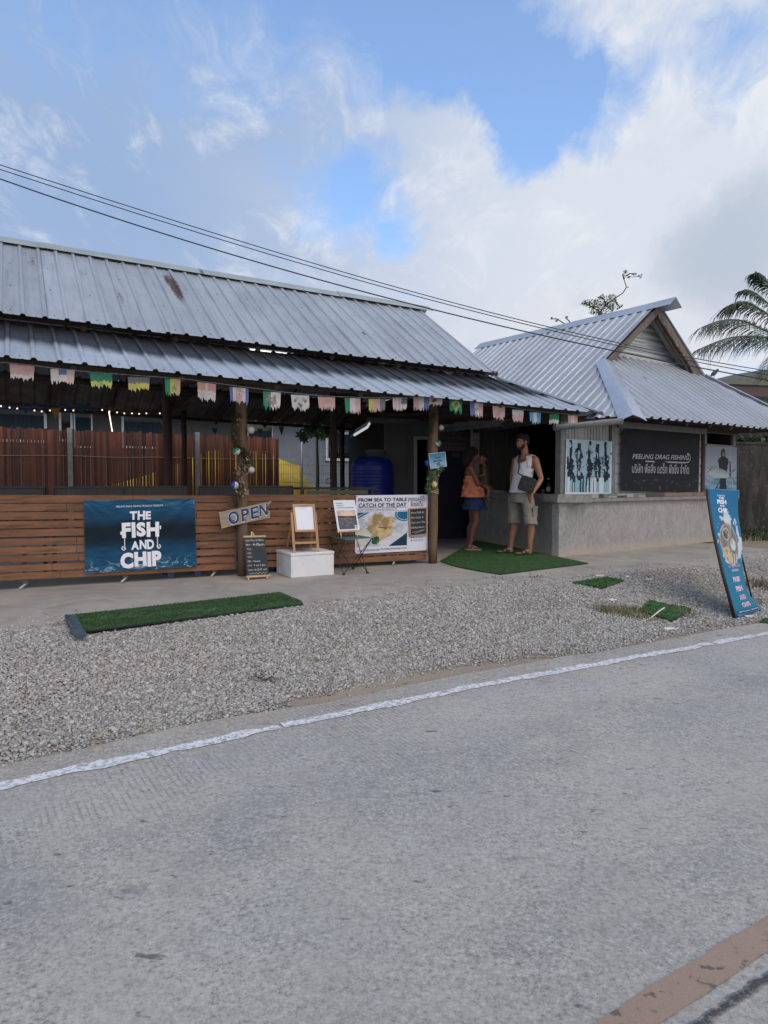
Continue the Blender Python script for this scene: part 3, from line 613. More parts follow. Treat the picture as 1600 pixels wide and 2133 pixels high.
# ================================================================== BUILDINGS
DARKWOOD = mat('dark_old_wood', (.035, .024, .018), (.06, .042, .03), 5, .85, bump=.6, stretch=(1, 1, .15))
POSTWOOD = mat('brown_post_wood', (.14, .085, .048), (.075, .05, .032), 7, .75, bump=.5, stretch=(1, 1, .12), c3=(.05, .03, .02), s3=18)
def zinc(name, base, rust=(), grime_shade=None, rough=.38, metal=.5, streaks=.38):
    """galvanised sheet; uv in metres (along the eave, up the slope); rust: (u, s, ru, rs, amount)"""
    m = bpy.data.materials.new(name); m.use_nodes = True; t = NT(m.node_tree); t.n.clear(); tc = t.new('TexCoord'); uv = tc.outputs['UV']; o = tc.outputs['Object']
    g = t.new('NewGeometry'); c = t.mix(t.mr(t.noise(o, 1.7, 7, .6), .35, .65), base, tuple(x*.86 for x in base))
    c = t.mix(1.0, c, t.new('CombineColor', {i: t.mr(g.outputs['Random Per Island'], 0, 1, .90, 1.06) for i in range(3)}).outputs[0], 'MULTIPLY')
    streak = t.noise(t.new('Mapping', {'Vector': uv, 'Scale': (14, .9, 1)}).outputs[0], 1, 6, .65)
    c = t.mix(t.mr(streak, .50, .78, 0, streaks), c, (.17, .165, .15))
    c = t.mix(t.mr(t.noise(o, 70, 3, .6), .56, .75, 0, .35), c, (.22, .22, .22))
    if rust:
        fn = t.noise(t.new('Mapping', {'Vector': uv, 'Scale': (1, .6, 1)}).outputs[0], 42, 6, .75); mx = None
        for (ru, rs, wu, ws, am) in rust:
            d = t.vmath('LENGTH', t.new('Mapping', {'Vector': t.vmath('SUBTRACT', uv, (ru, rs, 0)), 'Scale': (1/wu, 1/ws, 1)}).outputs[0])
            q = t.mr(d, 0, 1, am, 0); mx = q if mx is None else t.math('MAXIMUM', mx, q)
        rm = t.mr(t.math('ADD', fn, mx), .64, .72, 0, 1)
        c = t.mix(rm, c, t.mix(t.mr(t.noise(uv, 60, 3), .4, .6), (.16, .055, .03), (.075, .035, .025)))
    if grime_shade:
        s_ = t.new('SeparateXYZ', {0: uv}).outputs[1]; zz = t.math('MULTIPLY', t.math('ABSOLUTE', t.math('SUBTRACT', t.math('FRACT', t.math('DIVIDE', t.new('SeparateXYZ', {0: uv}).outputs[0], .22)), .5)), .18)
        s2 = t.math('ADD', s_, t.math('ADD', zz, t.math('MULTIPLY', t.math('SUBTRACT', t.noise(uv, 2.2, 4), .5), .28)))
        dk = t.mr(s2, grime_shade-.04, grime_shade+.34, 0, .97, True); c = t.mix(dk, c, (.022, .02, .018))  # upper eave's shade painted in together with grime, near black up the slope
        yl = t.math('MULTIPLY', t.mr(t.math('ABSOLUTE', t.math('SUBTRACT', s2, grime_shade+.02)), .0, .03, 1, 0), t.mr(t.noise(uv, 2.0, 3), .42, .6)); c = t.mix(t.math('MULTIPLY', yl, .6), c, (.42, .33, .17))
    b = t.new('BsdfPrincipled', {'Base Color': c, 'Roughness': t.mr(t.noise(o, 9, 5), .3, .7, rough, rough+.2), 'Metallic': metal, 'Specular IOR Level': .5})
    t.put(b.inputs['Normal'], t.new('Bump', {'Strength': .35, 'Distance': .01, 'Height': t.noise(o, 3.2, 4)})); t.new('OutputMaterial', {'Surface': b}); return m
PROF = [(0, 0), (.082, 0), (.087, .0035), (.097, .0035), (.102, 0), (.154, 0), (.170, .024), (.200, .024), (.216, 0)]   # one rib of .22 m
def clip_poly(poly, u):
    ys = []; n = len(poly)
    for i in range(n):
        (a, b), (c, d) = poly[i], poly[(i+1) % n]
        if (a <= u <= c) or (c <= u <= a):
            if abs(c-a) < 1e-9: ys += [b, d]
            else: ys.append(b+(d-b)*(u-a)/(c-a))
    return (min(ys), max(ys)) if len(ys) > 1 else None
def sheet_roof(name, o, eu, es, poly, mats, parent, pitch=.22, per=3, seed=0, ragged=.012, screws=True, th=.0, off=.0, segs=3, hscale=1.0):
    """ribbed sheet over the polygon (u, s) of the plane o + eu*u + es*s; ribs run along s"""
    r = random.Random(seed); o, eu, es = Vector(o), Vector(eu).normalized(), Vector(es).normalized(); nr = eu.cross(es).normalized()
    if nr.z < 0: nr = -nr
    us = [p[0] for p in poly]; u0, u1 = min(us)+1e-4, max(us)-1e-4; W_ = pitch*per; v = []; f = []; uvs = []; mi = []; k = int(math.floor((u0-off)/W_)); sc = pitch/.22
    while off+k*W_ < u1:
        a = off+k*W_; js = r.uniform(-ragged, ragged); jn = .004*(k % 2)+r.uniform(0, .002); tilt = r.uniform(-.003, .003)
        cs = []
        for q in range(per):
            for (x, h) in PROF: cs.append((a+q*pitch+x*sc, h*sc*hscale))
        cs.append((a+W_, 0)); cs.append((a+W_+.012*sc, .006)); cols = []
        if a < u0 < a+W_: cs = [(u0, 0)]+[c for c in cs if c[0] > u0]
        if cs[-1][0] > u1: cs = [c for c in cs if c[0] < u1]+[(u1, 0)]
        for (u, h) in cs:
            rg = clip_poly(poly, u)
            if rg is None or rg[1]-rg[0] < .004: continue
            lo, hi = rg[0]+js, rg[1]; cols.append((u, h, lo, hi))
        base = len(v)
        for (u, h, lo, hi) in cols:
            for j in range(segs+1):
                s_ = lo+(hi-lo)*j/segs; p = o+eu*u+es*s_+nr*(h+jn+tilt*math.sin(j*1.3)); v.append(p); uvs.append((u, s_))
        for i in range(len(cols)-1):
            for j in range(segs):
                q = base+i*(segs+1)+j; f.append((q, q+segs+1, q+segs+2, q+1)); mi.append(0)
        if screws and cols:
            for q in range(per):
                uc = a+q*pitch+.06*sc
                rg = clip_poly(poly, uc)
                if rg is None or q % 2 == (k % 2): continue
                ln = rg[1]-rg[0]; m_ = max(1, int(ln/.75))
                for j in range(m_+1):
                    s_ = rg[0]+.12+(ln-.25)*j/max(1, m_)
                    if s_ > rg[1]-.04: continue
                    c = o+eu*(uc+r.uniform(-.01, .01))+es*(s_+r.uniform(-.02, .02))+nr*(jn+.004); b0 = len(v)
                    for w in range(6): an = w*math.pi/3; v.append(c+eu*math.cos(an)*.009+es*math.sin(an)*.009); uvs.append((uc, s_))
                    v.append(c+nr*.007); uvs.append((uc, s_))
                    for w in range(6): f.append((b0+w, b0+(w+1) % 6, b0+6)); mi.append(1)
        k += 1
    ob = obj(name, (v, f), mats, parent, recalc=False); ob.data.polygons.foreach_set('material_index', mi)
    ul = ob.data.uv_layers.new(name='metres'); idx = np.empty(len(ob.data.loops), dtype=int); ob.data.loops.foreach_get('vertex_index', idx); ul.data.foreach_set('uv', np.array(uvs, dtype=np.float32)[idx].ravel())
    ob.data.update(); return ob
SCREW = mat('dark_screw', (.05, .05, .055), rough=.5, metal=.6)

# ------------------------------------------------------------------ the open pavilion
TLT = -.0205
def LZ(u, v, z): return L(u, v, z+TLT*u)
eu = (L(1, 0, TLT)-L(0, 0, 0)).normalized(); U0, U1 = -4.2, 4.2
pav = thing('dining_pavilion', 'long open-sided dining pavilion with a two-tier ribbed metal roof on wooden posts', 'pavilion', L(0, 3, 0))
RZ_, EZ, RV, EV = 4.345, 2.875, 2.95, .68
esu = (LZ(0, RV, RZ_)-LZ(0, EV, EZ)).normalized(); SL = (LZ(0, RV, RZ_)-LZ(0, EV, EZ)).length
def uS(px, py, o, es):                                 # (u, s) on a roof plane under a pixel
    n = eu.cross(es); d = ray(px, py); c = Vector((0, 0, HC)); tt = (o-c).dot(n)/d.dot(n); q = c+d*tt-o; return q.dot(eu), q.dot(es)
oU = LZ(0, EV, EZ)
rs = [(*uS(367, 600, oU, esu), .10, .85, .46), (*uS(352, 585, oU, esu), .07, .45, .36), (*uS(253, 622, oU, esu), .08, .5, .22), (*uS(72, 545, oU, esu), .07, .6, .20), (*uS(100, 640, oU, esu), .06, .6, .11), (*uS(757, 693, oU, esu), .035, .12, .36), (*uS(660, 685, oU, esu), .03, .10, .25), (*uS(640, 608, oU, esu), .12, .05, .15), (*uS(690, 715, oU, esu), .04, .1, .16)]
ZM = (.47, .50, .525)
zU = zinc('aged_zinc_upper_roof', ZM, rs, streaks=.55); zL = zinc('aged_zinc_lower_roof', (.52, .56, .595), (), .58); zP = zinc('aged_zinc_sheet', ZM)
sheet_roof('front_upper_roof', oU, eu, esu, [(U0, 0), (U1, 0), (U1-.02, SL), (U0, SL)], [zU, SCREW], pav, seed=1)
oR = LZ(0, RV+(RV-EV), EZ); esr = (LZ(0, RV, RZ_)-oR).normalized()
sheet_roof('rear_upper_roof', oR, eu, esr, [(U0, 0), (U1, 0), (U1-.02, SL), (U0, SL)], [zP, SCREW], pav, seed=2, screws=False)
lz0, lz1, lv0, lv1 = 2.20, 2.835, -.60, .90
oL = LZ(0, lv0, lz0); esl = (LZ(0, lv1, lz1)-oL).normalized(); SLl = (LZ(0, lv1, lz1)-oL).length
UH = 4.98
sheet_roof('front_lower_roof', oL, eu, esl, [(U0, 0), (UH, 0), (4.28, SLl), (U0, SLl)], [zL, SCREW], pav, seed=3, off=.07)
oB = LZ(0, 6.3, 2.44); esb = (LZ(0, 4.95, 2.86)-oB).normalized(); SB = (LZ(0, 4.95, 2.86)-oB).length
sheet_roof('rear_lower_roof', oB, eu, esb, [(U0-1.5, 0), (U1+1.6, 0), (U1+1.4, SB), (U0-1.5, SB)], [mat('dark_grey_sheet', (.10, .095, .09), (.20, .19, .18), 3, .7, metal=.3), SCREW], pav, seed=4, screws=False)  # rear sheet in mottled dark grey
# ridge cap and hip trim
def rc(v, z): return [(v-.17, z-.095), (v-.16, z-.085), (v, z+.028), (v+.16, z-.085), (v+.17, z-.095), (v, z+.015)]
cap = MB(); seg = [(-4.2, 0), (-2.0, .004), (.2, 0), (2.55, .006), (4.4, 0)]
for i in range(4):
    a, b = seg[i][0], seg[i+1][0]+(.06 if i < 3 else 0); dz = .01+seg[i][1]*(i % 2)
    cap.rings([[LZ(u, vv, zz_+dz+.004*i) for vv, zz_ in rc(RV, RZ_+.02)] for u in (a, b)], 0, False)
obj('ridge_cap', cap, [mat('pale_green_grey_flashing', (.40, .44, .42), (.33, .37, .36), 3, .5, metal=.4)], pav)
FL = mat('bright_zinc_flashing', (.50, .54, .60), (.42, .45, .50), 4, .35, metal=.5)
tr = MB(); A0 = LZ(4.30, .88, 2.86); A1 = LZ(5.06, -.64, 2.215)
tr.bar(A0, A1, .13, .012, up=(0, 0, 1)); tr.bar(A0+Vector((.06, .05, -.02)), A1+Vector((.06, .05, -.02)), .10, .010, up=(.5, .4, 1)); obj('hip_flashing', tr, [FL], pav)
wing = MB(); wing.add([LZ(4.28, .9, 2.82), LZ(4.98, -.6, 2.19), LZ(5.15, .5, 2.17), LZ(5.1, 3.6, 2.2), LZ(4.3, 3.4, 2.8)], [(0, 1, 2), (0, 2, 3, 4)]); obj('side_lower_roof', wing, [zP], pav)
vs = MB(); vs.prism([L(4.0, 3.2, 2.70), L(6.6, 3.2, 2.56), L(6.6, 7.2, 2.46), L(4.0, 7.2, 2.50)], (0, 0, .02)); obj('gap_blocker_sheet', vs, [zP], pav)  # hidden sheet added to block sky showing through the roof gap
gb = MB(); gb.prism([LZ(4.12, EV+.05, EZ-.06), LZ(4.12, RV, RZ_-.08), LZ(4.12, 2*RV-EV-.05, EZ-.06)], L.u*.02); obj('gable_sheet', gb, [zP], pav)
# posts
def post(u, v, z1, r, m, name='post', seed=0):
    rr = random.Random(seed); mb = MB(); n = 9; pts = [L(u+rr.uniform(-.008, .008)*(0 < i < n), v+rr.uniform(-.008, .008), z1*i/n) for i in range(n+1)]
    mb.tube(pts, [r*rr.uniform(.93, 1.06) for _ in pts], 12, jit=.03); return obj(name, mb, [m], pav)
post(0, 0, 2.26, .066, POSTWOOD, seed=1); post(2.64, 0, 2.20, .066, POSTWOOD, seed=2); post(-2.85, 0, 2.3, .066, POSTWOOD, seed=3)
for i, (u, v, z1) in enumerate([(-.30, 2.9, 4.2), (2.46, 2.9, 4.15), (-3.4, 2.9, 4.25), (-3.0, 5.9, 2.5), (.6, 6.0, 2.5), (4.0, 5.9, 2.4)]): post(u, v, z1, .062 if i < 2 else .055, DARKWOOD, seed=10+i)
# log purlins, rafters, wall plate
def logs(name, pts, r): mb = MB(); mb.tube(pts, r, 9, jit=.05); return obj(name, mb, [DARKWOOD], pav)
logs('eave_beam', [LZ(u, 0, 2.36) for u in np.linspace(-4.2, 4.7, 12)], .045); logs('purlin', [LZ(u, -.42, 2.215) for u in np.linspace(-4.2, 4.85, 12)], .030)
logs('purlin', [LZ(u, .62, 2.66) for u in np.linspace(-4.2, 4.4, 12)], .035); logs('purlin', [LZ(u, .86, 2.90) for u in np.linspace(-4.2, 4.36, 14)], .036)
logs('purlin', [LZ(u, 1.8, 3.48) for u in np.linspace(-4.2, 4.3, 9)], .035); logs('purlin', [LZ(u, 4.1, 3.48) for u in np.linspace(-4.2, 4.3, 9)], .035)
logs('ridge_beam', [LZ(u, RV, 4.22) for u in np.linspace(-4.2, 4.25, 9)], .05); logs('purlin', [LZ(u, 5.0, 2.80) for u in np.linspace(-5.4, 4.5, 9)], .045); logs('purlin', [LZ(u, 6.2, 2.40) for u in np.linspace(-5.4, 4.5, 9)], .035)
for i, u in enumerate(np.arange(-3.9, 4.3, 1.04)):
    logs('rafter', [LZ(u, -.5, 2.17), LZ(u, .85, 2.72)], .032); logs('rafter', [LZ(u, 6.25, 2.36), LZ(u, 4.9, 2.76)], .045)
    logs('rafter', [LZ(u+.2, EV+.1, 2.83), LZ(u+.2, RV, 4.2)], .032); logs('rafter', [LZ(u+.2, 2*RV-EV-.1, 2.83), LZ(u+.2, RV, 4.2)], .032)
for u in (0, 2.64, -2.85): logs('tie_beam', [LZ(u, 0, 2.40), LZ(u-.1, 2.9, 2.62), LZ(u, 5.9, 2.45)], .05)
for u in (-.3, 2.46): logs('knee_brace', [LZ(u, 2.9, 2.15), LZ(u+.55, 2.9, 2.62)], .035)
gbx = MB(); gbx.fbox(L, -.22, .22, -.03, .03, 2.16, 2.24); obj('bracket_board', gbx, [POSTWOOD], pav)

# ------------------------------------------------------------------ slat fences in front
SLAT = mat('varnished_slats', (.225, .098, .042), (.135, .060, .028), 5, .7, bump=.4, bscale=30, island=.16, stretch=(.35, .35, 3.0), c3=(.07, .035, .02), s3=9)
def slat_fence(u0, u1, label, seed, ztop, endcap=False):
    r = random.Random(seed); root = thing('slat_fence', label, 'fence', L((u0+u1)/2, .08, .07), 'slatted timber fences of the pavilion')
    mb = MB(); nb = 10; zt = ztop; zb = .075; h = (zt-zb)/nb
    for i in range(nb):
        z0 = zb+i*h; a = u0
        for k in range(6):
            b = min(u1, a+r.uniform(2.1, 4.0)) if k < 5 else u1
            if u1-b < .4: b = u1
            dz = r.uniform(-.004, .004); hh = h-.005-.014*(1-i/nb)-r.uniform(0, .005); dv = r.uniform(-.003, .003)
            mb.add([L(q, vv+dv, zz_+TLT*.55*q) for q in (a+.003, b-.003) for vv in (.070, .088) for zz_ in (z0+dz, z0+hh+dz)], [(0, 1, 3, 2), (4, 6, 7, 5), (0, 4, 5, 1), (2, 3, 7, 6), (0, 2, 6, 4), (1, 5, 7, 3)]); a = b
            if b >= u1: break
    obj('slat_panel', mb, [SLAT], root)
    for q in np.arange(u0+.04, u1, .98):
        m2 = MB(); m2.fbox(L, q, q+.045, .090, .125, zb-.02, zt-.03-.01*q*0+TLT*.5*q-.01); obj('upright', m2, [mat('weathered_batten', (.12, .075, .05), (.07, .045, .03), 8, .8)], root)
        m3 = MB(); m3.tube([L(q+.05, .13, .06), L(q-.03, .03, .014)], .011, 8); obj('brace', m3, [mat('white_plastic_pipe', (.40, .40, .38), rough=.6)], root)
    return root
slat_fence(-4.3, -.065, 'brown slat fence left of the post, carrying the big blue banner', 1, .955)
slat_fence(.065, 2.575, 'brown slat fence between the two front posts, behind the white easel', 2, .965)

# dark mesh benches behind the fence
BLK = mat('black_metal', (.018, .018, .02), rough=.45); MESH = mat('dark_grey_mesh', (.06, .062, .065), rough=.8)
def bench(u0, u1, v, label, n):
    root = thing('mesh_bench', label, 'bench', L((u0+u1)/2, v, 0), 'mesh benches behind the slat fence'); fr = MB(); pn = MB(); zt = 1.045
    for a, b in ((zt, zt), (.80, .80)): fr.bar(L(u0, v, a), L(u1, v, b), .03, .022)
    for i in range(n+1): u = u0+(u1-u0)*i/n; fr.bar(L(u, v, 0.0), L(u, v, zt), .022); fr.bar(L(u, v+.45, 0), L(u, v+.45, .45), .022); fr.bar(L(u, v, .43), L(u, v+.45, .43), .022)
    obj('frame', fr, [BLK], root)
    for i in range(60): u = u0+(u1-u0)*(i+.5)/60; pn.fbox(L, u-.006*(u1-u0), u+.006*(u1-u0), v-.003, v+.003, .81, zt-.012)
    for z in np.arange(.815, zt-.02, .016): pn.fbox(L, u0, u1, v+.004, v+.007, z, z+.012)
    obj('mesh_back', pn, [MESH], root); st = MB(); st.fbox(L, u0+.012, u1-.012, v+.02, v+.46, .445, .46); obj('seat', st, [MESH], root)
bench(-3.9, -2.05, 1.0, 'dark mesh bench behind the left end of the slat fence', 3); bench(-1.95, -.42, 1.0, 'dark mesh bench whose right end meets the dark middle post', 2)
bench(-.28, 1.0, 1.0, 'dark mesh bench directly right of the dark middle post', 2)
tb = thing('dining_table', 'dark dining table seen just above the slat fence between bench and tank', 'table', L(1.75, 1.5, 0)); tt = MB(); tt.fbox(L, 1.15, 2.35, 1.1, 1.75, 1.0, 1.03); obj('tabletop', tt, [BLK], tb)
for a in (1.2, 2.3):
    for b in (1.15, 1.7): q = MB(); q.fbox(L, a-.02, a+.02, b-.02, b+.02, 0, 1.0); obj('leg', q, [BLK], tb)
q = MB(); q.fbox(L, 1.25, 2.2, 1.09, 1.099, .93, .99); obj('rail', q, [mat('olive_rail', (.12, .12, .06), rough=.7)], tb)
# blue plastic stools: only their legs show beneath the fence
BLUE = mat('blue_plastic', (.012, .07, .22), rough=.4)
def stool_at(u, v):
    root = thing('plastic_stool', 'x', 'stool', L(u, v, 0), 'blue plastic stools behind the slat fence'); s_ = MB(); s_.fbox(L, u-.15, u+.15, v-.15, v+.15, .43, .46); s_.fbox(L, u-.16, u+.16, v-.16, v-.13, .36, .44); s_.fbox(L, u-.16, u+.16, v+.13, v+.16, .36, .44); obj('seat', s_, [BLUE], root)
    for a in (-1, 1):
        for b in (-1, 1):
            q = MB(); q.add([L(u+a*(.125+e)+c*.034, v+b*(.125+e)+d*.02, z) for z, e in ((0, .03), (.43, 0)) for c, d in ((-1, -1), (1, -1), (1, 1), (-1, 1))], [(0, 1, 2, 3), (4, 5, 6, 7), (0, 1, 5, 4), (1, 2, 6, 5), (2, 3, 7, 6), (3, 0, 4, 7)]); obj('leg', q, [BLUE], root)
    return root
for px, lab in ((380, 'blue plastic stool whose legs show beneath the right part of the blue banner'), (545, 'blue plastic stool whose leg shows behind the chalkboard sign'), (834, 'blue plastic stool whose legs show beneath the white menu banner')):
    u, v, _ = L.uv(L.pick(px, 1190, .35)); stool_at(u, .42)['label'] = lab

# ------------------------------------------------------------------ backyard: screens, house, tank
bam = thing('bamboo_fence', 'tall reddish brown bamboo screen fence wired to galvanised posts behind the pavilion', 'fence', L(-1, 7, 0)); RB = mat('red_brown_bamboo', (.18, .062, .038), (.10, .038, .025), 4, .75, island=.45, stretch=(1, 1, .3))
mb = MB(); u1_, _, _ = L.uv(L.pick(581, 940, 7.0)); u = -8.5; r = random.Random(4)
while u < u1_:
    w = r.uniform(.036, .06); z1 = 2.14-.008*(u+2)+r.uniform(-.025, .03)
    if r.random() < .985: mb.fbox(L, u, min(u+w, u1_), 7.0+r.uniform(-.006, .006), 7.018, .02, z1)
    u += w+r.choice((.004, .006, .006, .010, .016))
obj('bamboo_screen', mb, [RB], bam); wr = MB()
for z in (.5, 1.62): wr.tube([L(q, 6.985, z+.01*math.sin(q*3)) for q in np.linspace(-8.5, u1_, 40)], .006, 5)
obj('tie_wire', wr, [mat('pale_wire', (.4, .33, .27), rough=.5, metal=.4)], bam); GAL = mat('galvanised_post', (.36, .38, .40), (.27, .29, .31), 12, .5, metal=.5)
for px in (146, 411): u, _, _ = L.uv(L.pick(px, 950, 6.95)); m2 = MB(); m2.fbox(L, u-.045, u+.045, 6.9, 6.97, 0, 2.17); obj('fence_post', m2, [GAL], bam)
wm = thing('wire_mesh_fence', 'grey welded wire fence right of the bamboo screen, in front of the pale house', 'fence', L(3, 7, 0)); m2 = MB(); ua, ub = u1_, L.uv(L.pick(812, 950, 7.0))[0]
for u in np.arange(ua, ub, .055): m2.bar(L(u, 7.0, .05), L(u, 7.0, 2.0), .006)
for z in np.arange(.1, 2.0, .2): m2.bar(L(ua, 7.0, z), L(ub, 7.0, z), .007)
obj('wire_mesh', m2, [GAL], wm)
for px in (628, 660, 780): u, _, _ = L.uv(L.pick(px, 950, 6.98)); m3 = MB(); m3.tube([L(u, 6.98, 0), L(u, 6.98, 2.12 if px != 660 else 2.6)], .03, 8); obj('fence_post', m3, [GAL], wm)
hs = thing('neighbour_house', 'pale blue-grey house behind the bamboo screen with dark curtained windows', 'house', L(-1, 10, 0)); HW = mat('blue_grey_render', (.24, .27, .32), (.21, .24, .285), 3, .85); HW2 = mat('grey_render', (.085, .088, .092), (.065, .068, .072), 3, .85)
def pu(px, v): return L.uv(L.pick(px, 900, v))[0]
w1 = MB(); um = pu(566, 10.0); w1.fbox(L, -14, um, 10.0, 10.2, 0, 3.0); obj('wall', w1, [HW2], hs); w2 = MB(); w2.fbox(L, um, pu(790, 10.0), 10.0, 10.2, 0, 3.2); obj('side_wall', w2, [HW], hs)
rf = MB(); rf.prism([L(-14, 9.2, 2.95), L(10, 9.2, 2.95), L(10, 12, 3.6), L(-14, 12, 3.6)], (0, 0, .06)); obj('roof', rf, [zP], hs)
WF = mat('white_window_frame', (.66, .68, .70), rough=.5); GLS = mat('dark_glass', (.006, .009, .013), rough=.08); CUR = mat('navy_curtain', (.012, .03, .045), (.02, .045, .06), 3, .9, stretch=(6, 6, .2))
def window(x0, x1, y0, y1, fw=.06, cur=True, v=9.97, parent=hs):
    a = L.pick((x0+x1)/2, y0, v); b = L.pick((x0+x1)/2, y1, v); u0, u1 = L.uv(L.pick(x0, 900, v))[0], L.uv(L.pick(x1, 900, v))[0]; z1, z0 = a.z, b.z; g = MB(); g.fbox(L, u0, u1, v, v+.02, z0, z1); w = obj('window', g, [GLS], parent); fr = MB()
    for (a0, a1, b0, b1) in ((u0-fw, u0, z0-fw, z1+fw), (u1, u1+fw, z0-fw, z1+fw), (u0, u1, z1, z1+fw), (u0, u1, z0-fw, z0)): fr.fbox(L, a0, a1, v-.03, v+.03, b0, b1)
    obj('frame', fr, [WF], w)
    if cur: c = MB(); n = 26; pts = [(u0+(u1-u0)*i/n, v-.012+.008*math.sin(i*2.2)) for i in range(n+1)]; c.add([L(u, vv, z) for u, vv in pts for z in (z0, z1-.25)], [(2*i, 2*i+1, 2*i+3, 2*i+2) for i in range(n)]); obj('curtain', c, [CUR], w)
window(-60, 92, 840, 915); window(128, 147, 845, 915, .05, False); window(157, 190, 848, 930, .03, True); window(258, 342, 858, 930, .05); window(517, 566, 878, 940, .02, True); window(683, 742, 905, 955, .075, False)
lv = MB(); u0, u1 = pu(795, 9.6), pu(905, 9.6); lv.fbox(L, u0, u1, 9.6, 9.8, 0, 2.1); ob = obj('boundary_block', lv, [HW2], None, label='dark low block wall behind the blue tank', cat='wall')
# yellow tarp over a heap
def tarp():
    v = 8.1; crest = [(215, 1014), (300, 992), (380, 962), (440, 938), (500, 936), (560, 946), (600, 962), (626, 972), (648, 1012), (668, 1016)]; rows = []
    cr_ = [L.pick(a, b, v) for a, b in crest]; n = 40; ss = np.linspace(0, len(cr_)-1, n); r = random.Random(3)
    for k, (dv, q) in enumerate([(-.55, 0.0), (-.42, .35), (-.25, .72), (0, 1.), (.4, .85), (.8, .0)]):
        row = []
        for i, s_ in enumerate(ss):
            a = int(min(s_, len(cr_)-2)); p = cr_[a].lerp(cr_[a+1], s_-a); row.append(p + L.v*(dv+.05*math.sin(i*.9+k)) - Vector((0, 0, (1-q)*max(0, p.z)))+Vector((r.uniform(-.015, .015), 0, .02*math.sin(i*1.7)*(q > 0)*(q < 1))))
        rows.append(row)
    v_ = [p for rw in rows for p in rw]; f = [(k*n+i, k*n+i+1, (k+1)*n+i+1, (k+1)*n+i) for k in range(len(rows)-1) for i in range(n-1)]
    o = obj('tarpaulin', (v_, f), [mat('yellow_tarpaulin', (.66, .47, .03), (.50, .34, .02), 3, .5, bump=.8, bscale=7)], label='yellow tarpaulin draped over a heap behind the bamboo and wire fences', cat='tarpaulin'); o.data.polygons.foreach_set('use_smooth', [True]*len(f))
tarp()
# water tank
TK = mat('blue_tank_plastic', (.012, .028, .30), (.010, .022, .24), 3, .36); tp = A(776, 1000, 12.55); tp.z = 0; tk = thing('water_tank', 'dark blue ribbed plastic water tank behind the slat fence', 'tank', tp)
pr = [(.385, 0), (.395, .04)]
for i in range(22): z = .08+i*.062; pr += [(.395, z), (.398, z+.012), (.384, z+.032), (.386, z+.048)]
pr = [p for p in pr if p[1] < 1.36]+[(.395, 1.37), (.39, 1.41), (.36, 1.475), (.30, 1.53), (.22, 1.565), (.19, 1.575)]
m2 = MB(); m2.lathe(tp, pr, 48)
obj('tank_body', m2, [TK], tk); m2 = MB(); m2.lathe(tp+Vector((.06, 0, 0)), [(.185, 1.55), (.185, 1.66), (.20, 1.665), (.20, 1.69), (.02, 1.71)], 32); obj('lid', m2, [mat('grey_lid', (.10, .11, .13), rough=.6)], tk)
for k in range(7): a = k*math.pi*2/7+.3; m3 = MB(); m3.box(tp+Vector((math.cos(a)*.30, math.sin(a)*.30, 1.53)), (.10, .09, .03), Matrix.Rotation(a, 3, 'Z') @ Matrix.Rotation(.5, 3, 'Y')); obj('dome_lug', m3, [TK], tk)

# rear room beside the tank: grey wall, door, navy wall, printed banner
rr_ = thing('storage_room', 'dark grey storage room with a white-framed doorway behind the front post', 'shed', A(880, 1000, 13.3)); N = Frame(A(800, 1000, 13.0).to_tuple()[:2]+(0,), 16)
def nu(px): return N.uv(N.pick(px, 950, 0))[0]
x_ = [nu(p) for p in (803, 861, 868, 893, 899, 990)]
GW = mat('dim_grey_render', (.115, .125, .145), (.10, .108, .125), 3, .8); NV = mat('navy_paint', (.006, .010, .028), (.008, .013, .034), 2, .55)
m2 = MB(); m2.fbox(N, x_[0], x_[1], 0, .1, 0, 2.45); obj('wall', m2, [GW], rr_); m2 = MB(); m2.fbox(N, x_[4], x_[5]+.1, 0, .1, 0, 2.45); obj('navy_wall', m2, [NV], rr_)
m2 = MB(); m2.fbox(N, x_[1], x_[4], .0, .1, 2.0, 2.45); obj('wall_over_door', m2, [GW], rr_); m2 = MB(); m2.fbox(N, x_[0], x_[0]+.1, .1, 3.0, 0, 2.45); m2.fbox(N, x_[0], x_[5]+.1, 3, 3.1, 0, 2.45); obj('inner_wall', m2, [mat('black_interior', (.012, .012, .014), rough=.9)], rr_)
m2 = MB(); m2.fbox(N, x_[1], x_[2], -.03, .10, 0, 1.93); m2.fbox(N, x_[3], x_[4], -.03, .10, 0, 1.93); m2.fbox(N, x_[1], x_[4], -.03, .10, 1.93, 1.99); obj('door_frame', m2, [mat('grey_white_door_frame', (.36, .38, .40), rough=.6)], rr_)
m2 = MB(); m2.tube([N.pick(848, 903, -.03), N.pick(849, 1000, -.03)], .014, 6); m2.box(N.pick(845, 1000, -.03), (.07, .03, .07)); obj('conduit', m2, [GW], rr_)
m2 = MB(); m2.fbox(N, x_[0]-.35, x_[5]+1.2, -.9, 3.2, 2.43, 2.47); obj('roof', m2, [DARKWOOD], rr_); 
for i in range(5): m2 = MB(); m2.fbox(N, x_[0]-.3, x_[5]+1.1, -.85+i*.28, -.80+i*.28, 2.28-.0*i, 2.34); obj('ceiling_batten', m2, [DARKWOOD], rr_)
ab = MB(); ab.tube([N(x_[0]-.5, -.55, 2.22), N(x_[3]+.3, -.55, 2.24)], .055, 12); obj('rolled_awning', ab, [mat('grey_canvas', (.12, .12, .125), (.09, .09, .095), 8, .85)], None, label='rolled grey canvas awning hanging under the eave above the tank', cat='awning')
